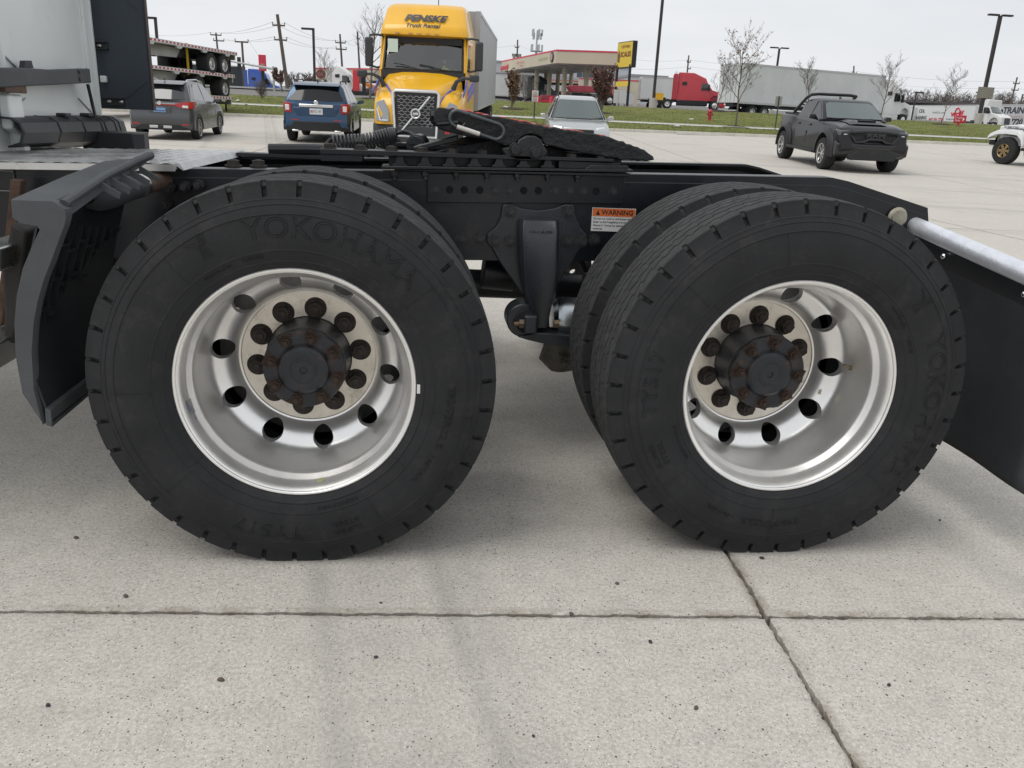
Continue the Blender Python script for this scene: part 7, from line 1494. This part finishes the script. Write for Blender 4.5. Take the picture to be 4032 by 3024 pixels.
tree('small bare tree rising behind the blue SUV', *tspot(ze,1590,850,455,66), 41, .26)
tree('low twiggy bare shrub on the grass left of the blue SUV', *tspot(ze,915,940,720,53), 44, .5, stems=4, levels=3, first=.1, r0=.03, mulch=False)
tree('brown leaved shrub on the grass beside the parking notice', *tspot(zg,240,1090,680,54), 51, .16, 2, LB, 'brown leaved shrubs on the grass bank', name='brown_shrub', stems=4, r0=.03, levels=3, first=.12)
tree('dark red brown shrub in front of the dump truck', *tspot(zg,1540,1140,620,54), 57, .13, 3, LR, 'brown leaved shrubs on the grass bank', name='brown_shrub', stems=4, r0=.035, levels=3, first=.12)
tree('thin bare shrub in front of the lettered ribbed trailer', *tspot(zg,430,1000,660,66), 59, .34, 0, None, 'brown leaved shrubs on the grass bank', name='brown_shrub', stems=3, r0=.03, levels=3, first=.12, mulch=False)
tree('leafy brown tree at the foot of the tall leaning utility pole', *tspot(ze,1140,800,610,105), 61, .42, 7, LR, 'trees far behind the road', r0=.12, levels=3, mulch=False)
# far woods: one mass along the horizon
def wood(name, label, x0, x1, Y, ztop, n, seed, spreadY=25):
    rr = random.Random(seed); V = []; F = []
    def twig(a, b, r0, r1):
        d = (b-a); s_ = Vector((d.z, 0, -d.x)); s_ = s_.normalized() if s_.length > 1e-4 else Vector((1,0,0)); q = Vector((0, 1, 0)); o = len(V)
        for p, r in ((a, r0), (b, r1)): V.extend([p+s_*r, p-s_*r*.5+q*r*.8, p-s_*r*.5-q*r*.8])
        F.extend([(o,o+1,o+4,o+3),(o+1,o+2,o+5,o+4),(o+2,o,o+3,o+5)])
    for k in range(n):
        x = rr.uniform(x0, x1); y = Y+rr.uniform(0, spreadY); z = terr(x, y)-1; h = (ztop-z)*rr.choice((.55,.7,.8,.9,1.0,1.08))*rr.uniform(.92,1.05); R = h*rr.uniform(.16,.26)
        p = Vector((x, y, z)); tips = []
        m_ = p+Vector((rr.gauss(0,.3),0,h*.45)); e = p+Vector((rr.gauss(0,.5),0,h*.97)); twig(p, m_, .18, .12); twig(m_, e, .12, .03)
        for j in range(26):
            t = rr.uniform(.28,.97); c = p+Vector((0,0,h*t)) if t < .45 else m_+(e-m_)*((t-.45)/.52); a = rr.uniform(0, 2*pi); l = R*max(.25, sqrt(max(0, 1-((t-.55)/.5)**2)))*rr.uniform(.6,1.1)
            b = c+Vector((cos(a)*l, sin(a)*l, l*rr.uniform(.5,1.2))); twig(c, b, .05, .025)
            for _ in range(5):
                c2 = c+(b-c)*rr.uniform(.3,1); twig(c2, c2+Vector((rr.gauss(0,.5),rr.gauss(0,.5),rr.uniform(.2,1.0)))*l*.45, .025, .012)
    me = bpy.data.meshes.new(name); me.from_pydata(V, [], F); me.materials.append(M('winter_wood', (.13,.11,.10), .95, var=.3, vs=.2))
    o = bpy.data.objects.new(name, me); COL.objects.link(o); o['kind'] = 'stuff'; o['label'] = label; return o
wx0, wx1 = A(zd,1380,650,240), A(zd,2300,700,240)
wood('far_wood', 'bare brown winter woods along the horizon at the right', wx0.x-5, wx1.x+30, 235, A(zd,1650,612,245).z, 420, 3)
lx0, lx1 = A(ze,1230,720,190), A(ze,1680,720,190); wood('far_thicket', 'low reddish bare thicket far behind the blue SUV', lx0.x, lx1.x+8, 180, A(ze,1500,668,190).z, 110, 8, 12)
db0, db1 = A(zf,240,200,190), A(zf,2400,205,190); dbt = thing('warehouse', 'long dark roofed shed below the winter woods at the right', 'shed', (db0.x,190,3), world=True)
MB().prism([(db0.x,190),(db1.x+20,175),(db1.x+20,195),(db0.x,210)], 'z', 2.5, A(zf,900,205,186).z-.5).build('wall', M('shed_dark', (.07,.07,.075), .85, var=.15, vs=.3), dbt); MB().prism([(db0.x-1,189.5),(db1.x+20,174.5),(db1.x+20,196),(db0.x-1,211)], 'z', A(zf,900,205,186).z-.5, A(zf,900,205,186).z).build('roof', M('shed_roof', (.10,.095,.1), .85), dbt)
# grass blades over the verge, kept fine
rr = random.Random(77); gm = MB()
for k in range(36000):
    x = rr.uniform(-14, 42); y = rr.uniform(40.6, 62) if rr.random() < .5 else rr.uniform(40.6, 52)
    if 46.2 < y < 48.3: continue
    off = (kvY(x)-GO.y-KV)*(1-ss(46, 62, y)); z = lp(x, y); h = rr.uniform(.03,.065); w_ = rr.uniform(.012,.03); a = rr.uniform(0, pi); dx, dy = cos(a)*w_, sin(a)*w_
    gm.add([(x-dx,y+off-dy,z-.01),(x+dx,y+off+dy,z-.01),(x+rr.gauss(0,.03),y+off+rr.gauss(0,.03),z+h)], [(0,1,2)])
me = bpy.data.meshes.new('grass_blades'); me.from_pydata(gm.v, [], gm.f); me.materials.append(M('grass_blade', (.145,.165,.05), .95, var=.5, vs=.8, dirt=(.2,.17,.08), ds=1.2, damt=.6, dth=.48))
gb = bpy.data.objects.new('grass_blades', me); COL.objects.link(gb); gb['kind'] = 'stuff'; gb['label'] = 'short winter grass on the verge and bank'
